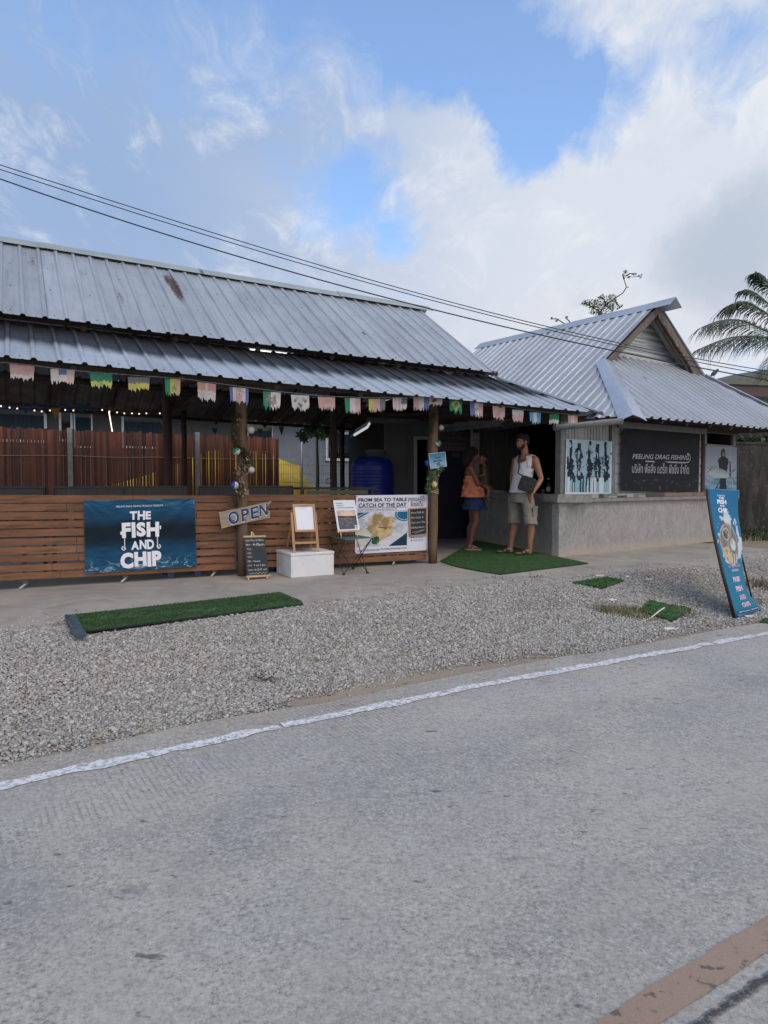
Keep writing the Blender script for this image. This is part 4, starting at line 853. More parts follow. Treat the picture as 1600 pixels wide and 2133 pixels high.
# ================================================================== THE KIOSK
ki = thing('serving_kiosk', 'concrete-walled serving kiosk with a steep ribbed metal gablet roof', 'kiosk', K(3, 2, 0))
def kconc():
    m = bpy.data.materials.new('trowelled_grey_render'); m.use_nodes = True; t = NT(m.node_tree); t.n.clear(); o = t.new('TexCoord').outputs['Object']
    w = t.vmath('ADD', o, t.vmath('SCALE', t.new('TexNoise', {'Vector': o, 'Scale': 2.2, 'Detail': 3}).outputs[1], .55))
    sw = t.noise(t.new('Mapping', {'Vector': w, 'Scale': (9, 9, 3.2)}).outputs[0], 1.6, 8, .68, 1.2); c = t.mix(t.mr(sw, .38, .62), (.33, .325, .305), (.195, .20, .195))
    c = t.mix(t.mr(t.noise(o, 1.1, 5), .42, .66, 0, .55), c, (.38, .37, .345)); c = t.mix(t.mr(t.noise(t.new('Mapping', {'Vector': o, 'Scale': (9, 9, .7)}).outputs[0], 1, 6, .6), .60, .75, 0, .5), c, (.13, .135, .14))
    z = t.new('SeparateXYZ', {0: o}).outputs[2]; c = t.mix(t.math('MULTIPLY', t.mr(z, .20, .0, 0, 1, True), t.mr(t.noise(o, 6, 5), .3, .6, .3, .9)), c, (.40, .33, .26))
    c = t.mix(t.mr(t.noise(o, 120, 3, .6), .58, .75, 0, .4), c, (.12, .12, .12))
    b = t.new('BsdfPrincipled', {'Base Color': c, 'Roughness': .6}); t.put(b.inputs['Normal'], t.new('Bump', {'Strength': .4, 'Distance': .006, 'Height': sw})); t.new('OutputMaterial', {'Surface': b}); return m
KC = kconc(); SILL = mat('rough_cast_concrete', (.30, .285, .26), (.20, .19, .175), 14, .85, bump=1., bscale=60, c3=(.10, .095, .09), s3=70)
P0 = K(0, 0, 0); P1 = Vector((1.74, 12.75, 0)); kd = (P1-P0).normalized(); kn = Vector((-kd.y, kd.x, 0))          # counter line, kn points out of the kiosk (left)
KF = Frame(P0, math.degrees(math.atan2(kd.y, kd.x)))                                            # u along the counter (away), v to the left
KL = (P1-P0).length; WE = K.uv(K.pick(1534, 1000, 0))[0]
def wallbox(fr, u0, u1, v0, v1, z0, z1, m, name, parent=ki, **kw): q = MB(); q.fbox(fr, u0, u1, v0, v1, z0, z1); return obj(name, q, [m], parent, **kw)
wallbox(K, 0.0, WE, .001, .13, 0, .80, KC, 'front_wall'); wallbox(KF, .0, KL+.2, -.13, -.001, 0, .80, KC, 'counter_wall')
# sill / counter slab and the band of broken tile below the windows
sl = MB()
n = 40
def lip(fr, u0, u1, side, dv):
    r = random.Random(6); rg = []
    for i in range(n+1):
        u = u0+(u1-u0)*i/n; j = r.uniform(-.004, .004); a, b = dv; rg.append([fr(u, a*side+j, .803+j*.5), fr(u, a*side+j, .845+j), fr(u, a*side*.8, .925+j), fr(u, -b*side, .925), fr(u, -b*side, .803)])
    sl.rings(rg, 0, False)
lip(KF, -.09, KL+.15, 1, (.085, .50)); lip(K, .02, WE-.02, -1, (.075, .10)); obj('counter_slab', sl, [SILL], ki)
tl = MB(); TLM = [mat('grey_tile', (.16, .16, .165), rough=.5), mat('black_tile', (.035, .035, .04), rough=.4), mat('pale_tile', (.30, .29, .28), rough=.5), mat('terracotta_tile', (.24, .165, .125), (.17, .12, .10), 6, .7)]
u = .28; r = random.Random(12)
while u < WE-.06:
    w = r.uniform(.10, .26) if u < 1.9 else r.uniform(.3, .55)
    a, b = u+.004, min(u+w, WE-.04)-.004
    cuts = 2 if (u < 2.2 and r.random() < .55) else 1
    for k in range(cuts):
        z0, z1 = .862+.032*k*(cuts > 1), .862+.064/cuts*(k+1)-.003
        o_ = r.uniform(-.01, .01); tl.prism([K(a, -.0785, z0), K(b, -.0785, z0), K(b+o_, -.0785, z1), K(a+o_, -.0785, z1)], -K.v*.004, mi=(r.choice((0, 1, 1, 0, 2)) if u < 2.3 else 3))
    u += w
obj('tile_band', tl, TLM, ki)
# upper walls, posts and frames along the front
ALU = mat('grey_aluminium', (.20, .205, .21), (.15, .155, .16), 9, .5, metal=.4); SID = mat('white_siding', (.40, .41, .415), (.33, .34, .35), 5, .6, stretch=(1, 1, .3), c3=(.18, .18, .18), s3=8)
def ku(px): return K.uv(K.pick(px, 950, 0))[0]
kx = {p: ku(p) for p in (1168, 1176, 1274, 1276, 1282, 1283, 1291, 1457, 1466, 1470, 1536)}
ZT = 2.02
for a, b in ((1168, 1176), (1274, 1282)): wallbox(K, kx[a], kx[b], .0, .10, .925, ZT, ALU, 'window_post')
wallbox(K, kx[1168], WE, -.01, .11, ZT, ZT+.13, DARKWOOD, 'wall_plate'); wallbox(K, kx[1283], kx[1466], -.055, -.012, ZT-.05, ZT+.05, ALU, 'shutter_box')
def corr_panel(name, u0, u1, z0, z1, horizontal, m, parent, v=.05, fr=K, pitch=.05):
    q = MB(); a, b = (z0, z1) if horizontal else (u0, u1); k = int((b-a)/pitch); pts = []
    for i in range(k): pts += [(a+i*pitch, 0), (a+i*pitch+pitch*.8, 0), (a+i*pitch+pitch*.85, .012), (a+i*pitch+pitch*.97, .012)]
    pts.append((b, 0))
    for (x0, h0), (x1, h1) in zip(pts[:-1], pts[1:]):
        if horizontal: q.add([fr(u0, v+h0, x0), fr(u1, v+h0, x0), fr(u1, v+h1, x1), fr(u0, v+h1, x1)], [(0, 1, 2, 3)])
        else: q.add([fr(x0, v+h0, z0), fr(x1, v+h1, z0), fr(x1, v+h1, z1), fr(x0, v+h0, z1)], [(0, 1, 2, 3)])
    return obj(name, q, [m], parent)
corr_panel('siding', kx[1176], kx[1276], .93, ZT, False, SID, ki, pitch=.075); corr_panel('siding', kx[1282], kx[1466], .93, ZT, True, SID, ki, pitch=.16)
wallbox(K, kx[1466]+.0, kx[1470], .02, .12, .925, ZT, DARKWOOD, 'corner_post'); 
# right end panel with an open fanlight
gl = wallbox(K, kx[1470], WE, .035, .055, .925, 1.60, mat('panel_back', (.25, .26, .27), rough=.6), 'end_panel')
z1_ = K.pick(1500, 903, 0).z; z0_ = K.pick(1500, 926, 0).z
for (a, b, c, d) in ((kx[1470], WE, z1_, ZT), (kx[1470], kx[1470]+.09, 1.58, z1_), (WE-.09, WE, 1.58, z1_), (kx[1470], WE, 1.58, z0_)): wallbox(K, a, b, .03, .08, c, d, ALU, 'fanlight_frame')
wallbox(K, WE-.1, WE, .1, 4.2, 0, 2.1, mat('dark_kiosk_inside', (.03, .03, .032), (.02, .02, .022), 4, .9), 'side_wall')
wallbox(KF, KL+.2, KL+.3, -.14, -.0, 0, 2.2, SID, 'rear_post'); wallbox(KF, .02, .12, -.13, -.02, .925, 2.05, ALU, 'counter_post')
# inside: back wall with pale siding, dark beyond
KI = MATS['dark_kiosk_inside']; sa, sb = Vector((1.68, 13.05, 0)), Vector((2.72, 13.75, 0)); SF = Frame(sa, math.degrees(math.atan2((sb-sa).y, (sb-sa).x))); SLn = (sb-sa).length
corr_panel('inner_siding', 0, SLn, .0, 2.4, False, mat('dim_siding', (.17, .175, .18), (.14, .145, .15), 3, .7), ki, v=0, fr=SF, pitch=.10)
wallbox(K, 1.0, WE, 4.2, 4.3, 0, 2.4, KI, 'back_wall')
# ceilings under the low eaves
ce = MB(); ce.prism([A(905, 900, 11.0)*1, ] and [Vector((.9, 10.3, 2.20)), Vector((2.55, 9.75, 2.14)), K(WE+.2, .1, 2.16), K(WE+.2, 4.3, 2.3), Vector((1.2, 15.5, 2.36)), Vector((.1, 13.6, 2.34))], (0, 0, .02)); obj('ceiling', ce, [DARKWOOD], ki)
for i in range(7):
    q = MB(); a = Vector((1.0, 10.4, 2.14)).lerp(Vector((.4, 13.4, 2.28)), i/6); b = Vector((2.6, 9.95, 2.10)).lerp(Vector((4.2, 14.2, 2.26)), i/6); q.bar(a, b, .05, .04); obj('joist', q, [DARKWOOD], ki)
# counter window head beam
q = MB(); q.bar(KF(-.02, -.05, 2.06), KF(KL+.2, -.05, 2.10), .09, .12); obj('head_beam', q, [mat('grey_brown_beam', (.10, .095, .09), (.07, .065, .06), 6, .8)], ki)

# ---- roof: two steep slopes, a gablet, and a front skirt
ek = K.u; KR0, KR1 = .78, 5.45; WM = 3.75; zr = 4.45; ze = 2.04; vf, vr = -.80, .78; ZF = 3.20; WL, WR = 2.083, 5.417; wl, wr = .54, 6.96; VS = 1.10; ZS = 3.43
foot = K(WL, vr, ZF); footr = K(WR, vr, ZF)
# left slope: origin on ridge line, u along v', s down->up; polygon in (u=v', s)
PROF_SAVE = list(PROF); PROF[:] = [(0, 0), (.104, 0), (.124, .027), (.186, .027), (.206, 0)]
nl = (K(WM, 0, zr)-K(WL, 0, ZF)); sl_ = nl.length; esL = nl.normalized(); ev = K.v
perW = sl_/(WM-WL); w_e = wl+.02
oLft = K(WM, 0, zr)-esL*((WM-w_e)*perW); SLF = (WM-w_e)*perW; s_foot = SLF-sl_
krs = []
zK = zinc('new_zinc_sheet', (.46, .49, .53), [(1.6, .9, .035, .10, .42), (2.6, 1.4, .03, .12, .40), (.9, .6, .03, .08, .42)], rough=.46, metal=.4, streaks=.15)
polyL = [(vr, SLF), (KR1, SLF), (KR1, 0), (vf+.03, 0), (vr, s_foot)]
sheet_roof('left_slope', oLft, ev, esL, [(p[0], p[1]) for p in polyL], [zK, SCREW], ki, pitch=.20, seed=7, off=.03)
esR = (K(WM, 0, zr)-K(WR, 0, ZF)).normalized(); oRgt = K(WM, 0, zr)-esR*SLF
sheet_roof('right_slope', oRgt, ev, esR, [(vr, SLF), (KR1, SLF), (KR1, 0), (vf+.03, 0), (vr, s_foot)], [zK, SCREW], ki, pitch=.20, seed=8, screws=False)
# front skirt
esF = (K(0, VS, ZS)-K(0, vf, ze)).normalized(); oF = K(0, vf, ze-.0)+Vector((0, 0, .0)); SF_ = (K(0, VS, ZS)-K(0, vf, ze)).length; SV = SF_*(vr-vf)/(VS-vf)
eF = (K(1, 0, .0)-K(0, 0, 0)).normalized()
sheet_roof('front_skirt', oF, eF, esF, [(wl+.03, 0), (wr, 0), (WR, SV), (5.10, SF_), (2.40, SF_), (WL, SV)], [zK, SCREW], ki, pitch=.22, per=4, seed=9, off=.02, hscale=1.35)
PROF[:] = PROF_SAVE
# back hip
esB = (K(0, KR1-.0, 3.9)-K(0, KR1+1.2, 2.3)).normalized(); q = MB(); q.add([K(WL, KR1, ZF), K(WR, KR1, ZF), K(6.9, KR1+1.4, 2.1), K(.6, KR1+1.4, 2.1)], [(0, 1, 2, 3)]); q.add([K(WL, KR1, ZF), K(WR, KR1, ZF), K(WM, KR1, zr-.02)], [(0, 1, 2)]); obj('back_slope', q, [zK], ki)
# hip flashings
q = MB(); off = Vector((0, 0, .045)); a, b = foot+off, K(wl+.02, vf-.03, ze)+off; m1_ = (b-a).normalized(); side = m1_.cross(Vector((0, 0, 1))).normalized()
la = K(1.0, .2, 0)-K(0, 0, 0)
def fl(a, b, wa, wb, dl, dr, nm):
    q = MB(); n = 8
    for s_, dz_ in ((1, dl), (-1, dr)):
        rows = []
        for i in range(n+1):
            t_ = i/n; c = a.lerp(b, t_); w = wa+(wb-wa)*t_; e = c+side*s_*w+Vector((0, 0, dz_*w)); rows.append((c, e, c.lerp(e, .5)+Vector((0, 0, .008))))
        for i in range(n): q.add([rows[i][0], rows[i][2], rows[i][1], rows[i+1][0], rows[i+1][2], rows[i+1][1]], [(0, 1, 4, 3), (1, 2, 5, 4)], 0, True)
    return obj(nm, q, [FL], ki)
fl(a+Vector((0, 0, .01)), b+m1_*.06, .14, .19, -.50, -.50, 'hip_flashing')
a2, b2 = footr+off+Vector((0, 0, .05)), K(wr+.02, vf-.05, ze)+off; m1_ = (b2-a2).normalized(); side = m1_.cross(Vector((0, 0, 1))).normalized(); fl(a2, b2, .12, .14, -.45, -.30, 'hip_flashing')
# ridge cap with an open front end
q = MB(); rgs = []
for vv in (.46, 1.2, 2.9, KR1+.12): rgs.append([K(WM+dx, vv, zr+dz+.02+(0.012 if vv < 0.5 else 0)) for dx, dz in ((-.20, -.15), (0, .012), (.20, -.15), (.21, -.145), (0, .024), (-.21, -.145))])
q.rings(rgs, 0, False); obj('ridge_cap', q, [zinc('ridge_zinc', (.48, .52, .56), rough=.35)], ki)
# gablet: recessed horizontal sheet, rake boards
GV = VS+.0; q = MB(); pts = []; H = zr-ZF; HS = zr-ZS; rows = 8
for i in range(rows*4+1):
    z = ZS-.02+HS*i/(rows*4); d = (0, .0, .02, .02)[i % 4]; hw = max(.005, (zr-z)/.75-.01); pts.append((hw, d, z))
for (h0, d0, z0), (h1, d1, z1) in zip(pts[:-1], pts[1:]): q.add([K(WM-h0, GV+d0, z0), K(WM+h0, GV+d0, z0), K(WM+h1, GV+d1, z1), K(WM-h1, GV+d1, z1)], [(0, 1, 2, 3)])
obj('gable_sheet', q, [zinc('gable_zinc', (.52, .54, .53), [(.0, .0, .1, .1, .1)], rough=.28)], ki)
RKW = mat('peeling_grey_board', (.16, .125, .10), (.085, .068, .056), 9, .85, bump=.8, bscale=40, stretch=(1, 1, .5), c3=(.24, .21, .18), s3=22)
def rake(sgn, v0, w, th, nm, nseg=14, jit=.012, m=RKW, dz=-.10, lo=-.15):
    r = random.Random(3+sgn); rg = []; hwf = WM-WL
    for i in range(nseg+1):
        t_ = lo+(1-lo)*i/nseg; x = WM+sgn*hwf*(1-t_); z = ZF+H*t_; nn = Vector((0, 0, 0)); j = r.uniform(-jit, jit); top = K(x, v0, z+dz+.055); bot = K(x, v0, z+dz-w+j)
        rg.append([top, bot, bot+K.v*th, top+K.v*th])
    q = MB(); q.rings(rg, 0, False); return obj(nm, q, [m], ki)
rake(-1, vr+.02, .09, .035, 'rake_board', lo=-.0, jit=.02); rake(1, vr+.02, .13, .035, 'rake_board', lo=-.06, jit=.02)
rake(1, vr+.07, .22, .03, 'inner_board', m=DARKWOOD, lo=0.0); rake(1, vr+.11, .11, .12, 'soffit_rail', m=ALU, dz=-.14, lo=0); rake(-1, vr+.07, .12, .06, 'inner_board', m=DARKWOOD, dz=-.09, lo=.0)
q = MB(); q.bar(K(2.55, VS-.03, ZS+.005), K(5.02, VS-.03, ZS+.005), .05, .05); obj('apron_flashing', q, [mat('dull_white_strip', (.42, .42, .40), rough=.5)], ki)
# gutter below the left eave and around the corner, rafters tails under the skirt
q = MB()
def gut(a, b):
    a, b = Vector(a), Vector(b); d = (b-a).normalized(); x = d.cross(Vector((0, 0, 1))).normalized(); rg = []
    for p in (a, b): rg.append([p+x*.07*math.cos(t_)+Vector((0, 0, -.07*math.sin(t_)*1.1)) for t_ in np.linspace(0, math.pi, 9)]+[p+x*-.062+Vector((0, 0, .004)), p+x*.062+Vector((0, 0, .004))])
    q.rings(rg, 0, True)
g0 = A(1155, 886, 9.6); g1 = A(1292, 872, 9.75); gut(g0, g1); g2 = g1+K.v*.9-K.u*.05; gut(g1+K.u*.03, g2); obj('gutter', q, [mat('dull_grey_gutter', (.20, .205, .20), (.15, .15, .15), 8, .5)], ki)
for i in range(8):
    w = 1.45+i*.68; q = MB(); q.bar(K(w, vf+.05, ze-.03), K(w, .1, ze+.50), .045, .06); obj('rafter', q, [DARKWOOD], ki)
q = MB(); q.bar(K(wl+.1, vf+.12, ze+.03), K(wr-.1, vf+.12, ze+.03), .05, .05); obj('eave_batten', q, [DARKWOOD], ki)
q = MB(); q.tube([K(WE+1.55, vf+.4, 2.15), K(WE+1.55, vf+.4, -.03)], .05, 8); obj('eave_post', q, [POSTWOOD], ki)
q = MB(); q.prism([K(WE, .0, 2.14), K(WE+1.6, .0, 2.14), K(WE+1.6, 4.2, 2.2), K(WE, 4.2, 2.2)], (0, 0, .02)); obj('side_soffit', q, [DARKWOOD], ki)
# ================================================================== SIGNS, BANNERS, BUNTING, SMALL THINGS
WHITE = mat('print_white', (.74, .74, .80), rough=.5); INK = mat('ink_black', (.02, .02, .025), rough=.6); NAVY = mat('ink_navy', (.012, .02, .10), rough=.6); CHALK = mat('chalk', (.55, .56, .55), (.36, .37, .37), 60, .9); PALEB = mat('pale_blue_paint', (.42, .56, .68), rough=.6)
GREYT = mat('silver_ink', (.36, .36, .38), rough=.5); PINK = mat('pink_ink', (.60, .30, .52), rough=.5); LW = mat('pale_grey_ink', (.50, .54, .60), rough=.5); BLACKB = mat('blackboard', (.010, .014, .018), (.018, .024, .03), 8, .7); PINE = mat('light_pine', (.42, .25, .12), (.33, .18, .08), 6, .55, stretch=(1, 1, .3)); PALEWOOD = mat('pale_wood', (.56, .40, .22), (.46, .31, .16), 6, .6)
def jtext(sh, mb, word, x, y, h, w, bold, seed, mi=0, off=.003, jr=.05, js=.10):
    """hand-cut lettering: every letter set by itself, a little turned and uneven"""
    r = random.Random(seed); n = len(word); wid = []
    for c in word: v, _ = glyphs(c, bold); wid.append(v[:, 0].max()-v[:, 0].min() if len(v) else .30)
    gap = .05; tot = sum(wid)+gap*(n-1); k = w/tot; cx = x-w/2
    for c, q in zip(word, wid):
        hh = h*(1+r.uniform(-js, js))
        if c == ' ': cx += (q+gap)*k; continue
        sh.text(mb, c, cx+q*k/2, y+r.uniform(-.1, .1)*h*.4, hh, q*k, bold, mi, r.uniform(-jr, jr), off=off); cx += (q+gap)*k
FV = .0675
def onfence(px, py, v=FV-.014): return L.pick(px, py, v)
# --- big blue banner
root = thing('fabric_banner', 'big dark blue sea banner with THE FISH AND CHIP lettering on the left fence', 'banner', onfence(290, 1190))
def bw(x, y):
    k = math.exp(-((y-.02)/.5)**2); f1 = math.sin((x*1.1+y*.9)*24)*.0022; f2 = math.sin((x-y*1.1)*19+2)*.0022; fan = math.sin(math.atan2(y+.04, x+.02)*17)*.006*math.exp(-3*(x*x+y*y)**.5)+math.sin(math.atan2(y+.04, 1.02-x)*15)*.007*math.exp(-2.6*((1-x)**2+y*y)**.5)
    sag = -.004*math.sin(x*math.pi)*math.sin(y*math.pi); return .010+f1*.5+f2*.5+fan*.8+sag
sh = Sheet(onfence(175, 1043), onfence(405, 1037.5), onfence(409.5, 1180), onfence(177.5, 1195), bw)
def sea(X, Y):
    n = vnoise(X, Y, 5, 16, 1, 5); n2 = vnoise(X+.3, Y, 9, 30, 2, 5); deep = np.exp(-((Y-.46)/.21)**2)
    c = lerp3((.010, .085, .175), (.006, .018, .032), np.clip(deep*1.2+(n-.5)*.4, 0, 1)); c = c*(1+(n2[..., None]-.5)*1.0*(1-deep[..., None]))
    top = np.clip((.22-Y)/.22, 0, 1); fo = np.clip((n-.60)*5, 0, 1)*top*.30; c = lerp3((0, 0, 0), (.25, .45, .6), fo)+c
    rid = 1-np.abs(vnoise(X, Y, 7, 9, 9, 5)-.5)*2; foam = np.clip((rid-.93)*14, 0, 1)*np.clip((Y-.80)/.14, 0, 1); wave = np.clip((Y-(.93+.03*np.sin(X*9)))*14, 0, 1)*np.clip((n2-.45)*4, 0, 1)*np.clip(1.1-X, 0, 1)
    f = np.clip(foam*.6+wave*.5, 0, .75)[..., None]; return (c*(1-f)+np.array((.55, .68, .76))*f)*.82
sh.field_obj('banner_cloth', 130, 80, sea, root); lt = MB(); O = .009
sh.text(lt, 'PEELING DRAG FISHING PROUDLY PRESENTS', .485, .092, .026, .42, off=O)
jtext(sh, lt, 'THE', .487, .222, .115, .19, .045, 3, off=O, jr=.03); jtext(sh, lt, 'FISH', .487, .42, .185, .335, .055, 5, off=O, jr=.02, js=.05); jtext(sh, lt, 'AND', .502, .64, .115, .205, .045, 8, off=O, jr=.05); jtext(sh, lt, 'CHIP', .485, .845, .185, .37, .06, 6, off=O, jr=.03, js=.05)
sh.poly(lt, [(.305, .445), (.33, .435), (.33, .485), (.308, .49)], off=O+.0004); sh.poly(lt, [(.66, .38), (.672, .38), (.672, .43), (.66, .43)], off=O+.0004)
for sx, d in ((.342, -1), (.637, 1)):
    sh.line(lt, [(sx, .52), (sx, .66)], .010, off=O); sh.line(lt, [(sx+d*.026*math.sin(a)+.0*d, .655-.03*math.cos(a)+.02) for a in np.linspace(math.pi*.95, math.pi*.95-2.4, 8)], .012, off=O); sh.line(lt, [(sx-.004, .665), (sx+.004, .69)], .02, off=O)
obj('lettering', lt, [WHITE], root, recalc=False)
# --- menu banner
root = thing('menu_banner', 'white newspaper-style menu banner with a fried fish picture on the right slat fence', 'banner', onfence(815, 1150))
sh = Sheet(onfence(741.5, 1032), onfence(892, 1030), onfence(890, 1146), onfence(739, 1154), lambda x, y: .004+.006*math.sin(y*6)*(1-y)*.3-.008*math.sin(x*math.pi)*math.exp(-y*14)*0+.0015*math.sin(x*21+y*5))
def menu(X, Y):
    c = np.ones(X.shape+(3,))*np.array((.62, .62, .70)); P = (X > .02) & (X < .705) & (Y > .29) & (Y < .895); px, py = (X-.02)/.685, (Y-.29)/.605
    n = vnoise(X, Y, 14, 12, 5, 4); news = lerp3((.55, .58, .62), (.30, .34, .38), np.clip((n-.45)*3, 0, 1)); st = (np.sin((px*.7+py)*110) > .4) & (vnoise(X, Y, 20, 20, 8, 3) > .5); news[st] *= .72
    tl_ = (px+py*1.3 < .16) | ((px-.18-.0+py*1.2 > 0) & (px-.24+py*1.2 < 0)); news[tl_] = (.02, .10, .18)
    rb = ((px-.93)**2+((py-.08)*.9)**2 < .035) & ~(((px-.93)**2+((py-.08)*.9)**2 < .024) & ((px-.93)**2+((py-.08)*.9)**2 > .020)); news[rb] = (.015, .12, .22)
    dk = (py > 1.62-px) & (px > .62) & (py > .55); news[dk] = (.012, .04, .07)
    ang = np.arctan2((py-.46), (px-.47)); rad = np.hypot((px-.47)/.29, (py-.42)/.44); ed = .86+.20*(vnoise((ang+3.2)/2, X*0, 3.2, 1, 4, 3)-.5)*2; fish = rad < ed; f2 = vnoise(px, py, 9, 9, 12, 5); fc = lerp3((.52, .40, .22), (.24, .15, .07), np.clip((f2-.38)*3.2, 0, 1)); fc = lerp3((0, 0, 0), (.12, .10, .06), np.clip((f2-.6)*3, 0, 1))+fc; news = np.where(fish[..., None], fc, news)
    h = (np.abs(py-.45-.25*(px-.47)) < .013) & (px > .42) & (px < .58); news[h] = (.05, .03, .02)
    b1 = np.hypot((px-.13)/.155, (py-.72)/.245); news = np.where((b1 < 1)[..., None], np.array((.50, .44, .34)), news); news = np.where((b1 < .86)[..., None], lerp3((.60, .60, .62), (.42, .40, .34), f2), news)
    b2 = np.hypot((px-.36)/.085, (py-.83)/.13)+(f2-.5)*1.4; news = np.where((b2 < 1)[..., None], lerp3((.008, .04, .02), (.04, .13, .06), np.clip((vnoise(X, Y, 40, 40, 33, 3)-.35)*3, 0, 1)), news)
    c = np.where(P[..., None], news, c); return c
sh.field_obj('banner_cloth', 190, 140, menu, root); bk_ = MB()
sh.text(bk_, 'FROM SEA TO TABLE', .36, .078, .060, .66, .018, off=.006); sh.text(bk_, 'CATCH OF THE DAY', .36, .170, .066, .655, .018, off=.006)
sh.line(bk_, [(.03, .213), (.70, .219)], .006); sh.line(bk_, [(.03, .272), (.70, .275)], .004); sh.text(bk_, 'PROUDLY PRESENTED BY PEELING DRAG FISHING CO LTD', .025, .247, .022, .53, align='L')
sh.text(bk_, 'จากทะเลสู่โต๊ะ', .83, .078, .095, .25, .01); sh.text(bk_, 'จับของวัน', .835, .165, .085, .18, .01); sh.text(bk_, 'The freshest fish and chip in Krabi', .52, .935, .032, .36, .01); sh.text(bk_, 'ปลาและมันฝรั่งทอดสดใหม่ที่สุด', .185, .945, .04, .29, .0)
for yy, tx in ((.755, '@fishandchippeeling'), (.81, '+66 084 879 0430')): sh.disc(bk_, .765, yy, .014); sh.text(bk_, tx, .785, yy, .020, .15, align='L')
for a, b in ((.012, .02), (.988, .015), (.985, .985), (.01, .98)): sh.disc(bk_, a, b, .008)
obj('lettering', bk_, [INK], root, recalc=False)
# --- small blackboard hung on that banner
def frame_board(name, tl_, tr_, br_, bl_, fw, mf, mbd, parent, depth=.014):
    c = [Vector(p) for p in (tl_, tr_, br_, bl_)]; nrm = (c[1]-c[0]).cross(c[3]-c[0]).normalized()
    if nrm.dot(Vector((0, 0, HC))-c[0]) < 0: nrm = -nrm
    q = MB()
    for i in range(4):
        a, b = c[i], c[(i+1) % 4]; d = (b-a).normalized(); inn = (c[(i+2) % 4]-b).normalized(); ext_ = 0 if i % 2 else 0; q.prism([a, b, b+(inn-d)*fw, a+((c[(i+3) % 4]-a).normalized()+d)*fw], nrm*depth)
    obj(name+'_frame', q, [mf], parent); s = Sheet(*[c[i]+(c[(i+2) % 4]-c[i]).normalized()*fw*.7+nrm*.004 for i in range(4)]); q = MB(); q.prism([s.p(0, 0), s.p(1, 0), s.p(1, 1), s.p(0, 1)], -nrm*.004); obj(name, q, [mbd], parent); return s
root = thing('hanging_blackboard', 'small wood-framed blackboard with chalk words hung on the white menu banner', 'blackboard', onfence(870, 1117, FV-.03)); v_ = FV-.032
s2 = frame_board('board', onfence(851, 1058.5, v_), onfence(888.8, 1056.5, v_), onfence(888.8, 1113.8, v_), onfence(852.5, 1117.7, v_), .016, PINE, BLACKB, root); q = MB()
for i, (tx, ww) in enumerate((('We Fish It', .78), ('We Cook It', .74), ('You Love The', .84), ('Difference', .80))): jtext(s2, q, tx, .08+ww/2, .15+.185*i, .075, ww, .004, 40+i, off=.002, jr=.12, js=.12)
s2.line(q, [(.15, .88), (.55, .85), (.9, .82), (.3, .93)], .010, off=.002); obj('lettering', q, [CHALK], root, recalc=False)

# --- OPEN board hung on the post
root = thing('open_sign', 'weathered arrow-tailed wooden OPEN sign hung across the front post', 'sign', L.pick(505, 1100, -.085)); v_ = -.085
ol = [L.pick(a, b, v_) for a, b in ((455.8, 1067), (510, 1056), (566, 1043.6), (556, 1058.5), (562.5, 1065.5), (562.5, 1078.6), (520, 1087), (478, 1096.5), (462, 1101))]; q = MB(); q.prism(ol, L.v*.018); obj('sign_board', q, [mat('driftwood_board', (.36, .29, .215), (.24, .19, .14), 5, .8, bump=.5, stretch=(1, 1, 5), c3=(.16, .12, .09), s3=14)], root)
s3 = Sheet(L.pick(455.8, 1067, v_), L.pick(566, 1043.6, v_), L.pick(566, 1078, v_), L.pick(462, 1101, v_))
# letters follow the board's slant: two layers, pale blue shadow and navy face
for mi_, (dx, dy, bd, mm, of) in enumerate(((-.008, .02, .05, PALEB, .0035), (0, 0, .018, NAVY, .0055))):
    q = MB()
    for c, x, y, h, w in (('O', .25, .50, .74, .20), ('P', .475, .47, .72, .145), ('E', .655, .46, .68, .14), ('N', .835, .42, .68, .16)): s3.text(q, c, x+dx, y+dy, h, w, bd, rot=0, off=of)
    if mi_: s3.line(q, [(.185, .40), (.20, .60), (.26, .72)], .04, off=of+.001); s3.line(q, [(.60, .74), (.66, .80), (.735, .76)], .06, off=of); s3.line(q, [(.445, .78), (.49, .80)], .05, off=of); s3.line(q, [(.85, .69), (.93, .66)], .04, off=of)
    obj('lettering', q, [mm], root, recalc=False)
q = MB(); pt = L.pick(494, 1030, -.075); q.tube([L.pick(462, 1066, v_), pt], .003, 5); q.tube([L.pick(560, 1046, v_), L.pick(530, 1033, -.075)], .003, 5); obj('hanging_cord', q, [DARKWOOD], root)
# --- standing chalkboard with opening hours
root = thing('chalkboard_sign', 'narrow standing chalkboard with chalked opening hours in front of the post', 'chalkboard', G(537, 1209)); b0 = 7.60
fL, fR = G(517, 1211), G(558, 1207); up_ = Vector((.0, .12, .47))
c_ = [A(508, 1120, 7.78), A(552, 1119, 7.92), A(560.5, 1196, 7.78), A(514.5, 1199, 7.64)]; sh = Sheet(*c_); q = MB(); q.prism([sh.p(0, 0), sh.p(1, 0), sh.p(1, 1), sh.p(0, 1)], -sh.n*.008); obj('board', q, [BLACKB], root); q = MB()
for i, (tx, hh, ww, xx) in enumerate((('Open Day & Fishing', .045, .86, .05), ('Mon : ', .04, .26, .07), ('TUE :', .04, .24, .09), ('WED :', .035, .24, .09), ('THU :', .035, .24, .09), ('FRI : Closed', .04, .56, .09), ('SAT : 9 am til 5pm', .038, .82, .07), ('SUN : 12-22:00 only', .038, .86, .07))):
    jtext(sh, q, tx.strip(), xx+ww/2, (.075, .19, .31, .42, .52, .635, .745, .86)[i], hh*1.15, ww, .004, 60+i, off=.002, jr=.12, js=.14)
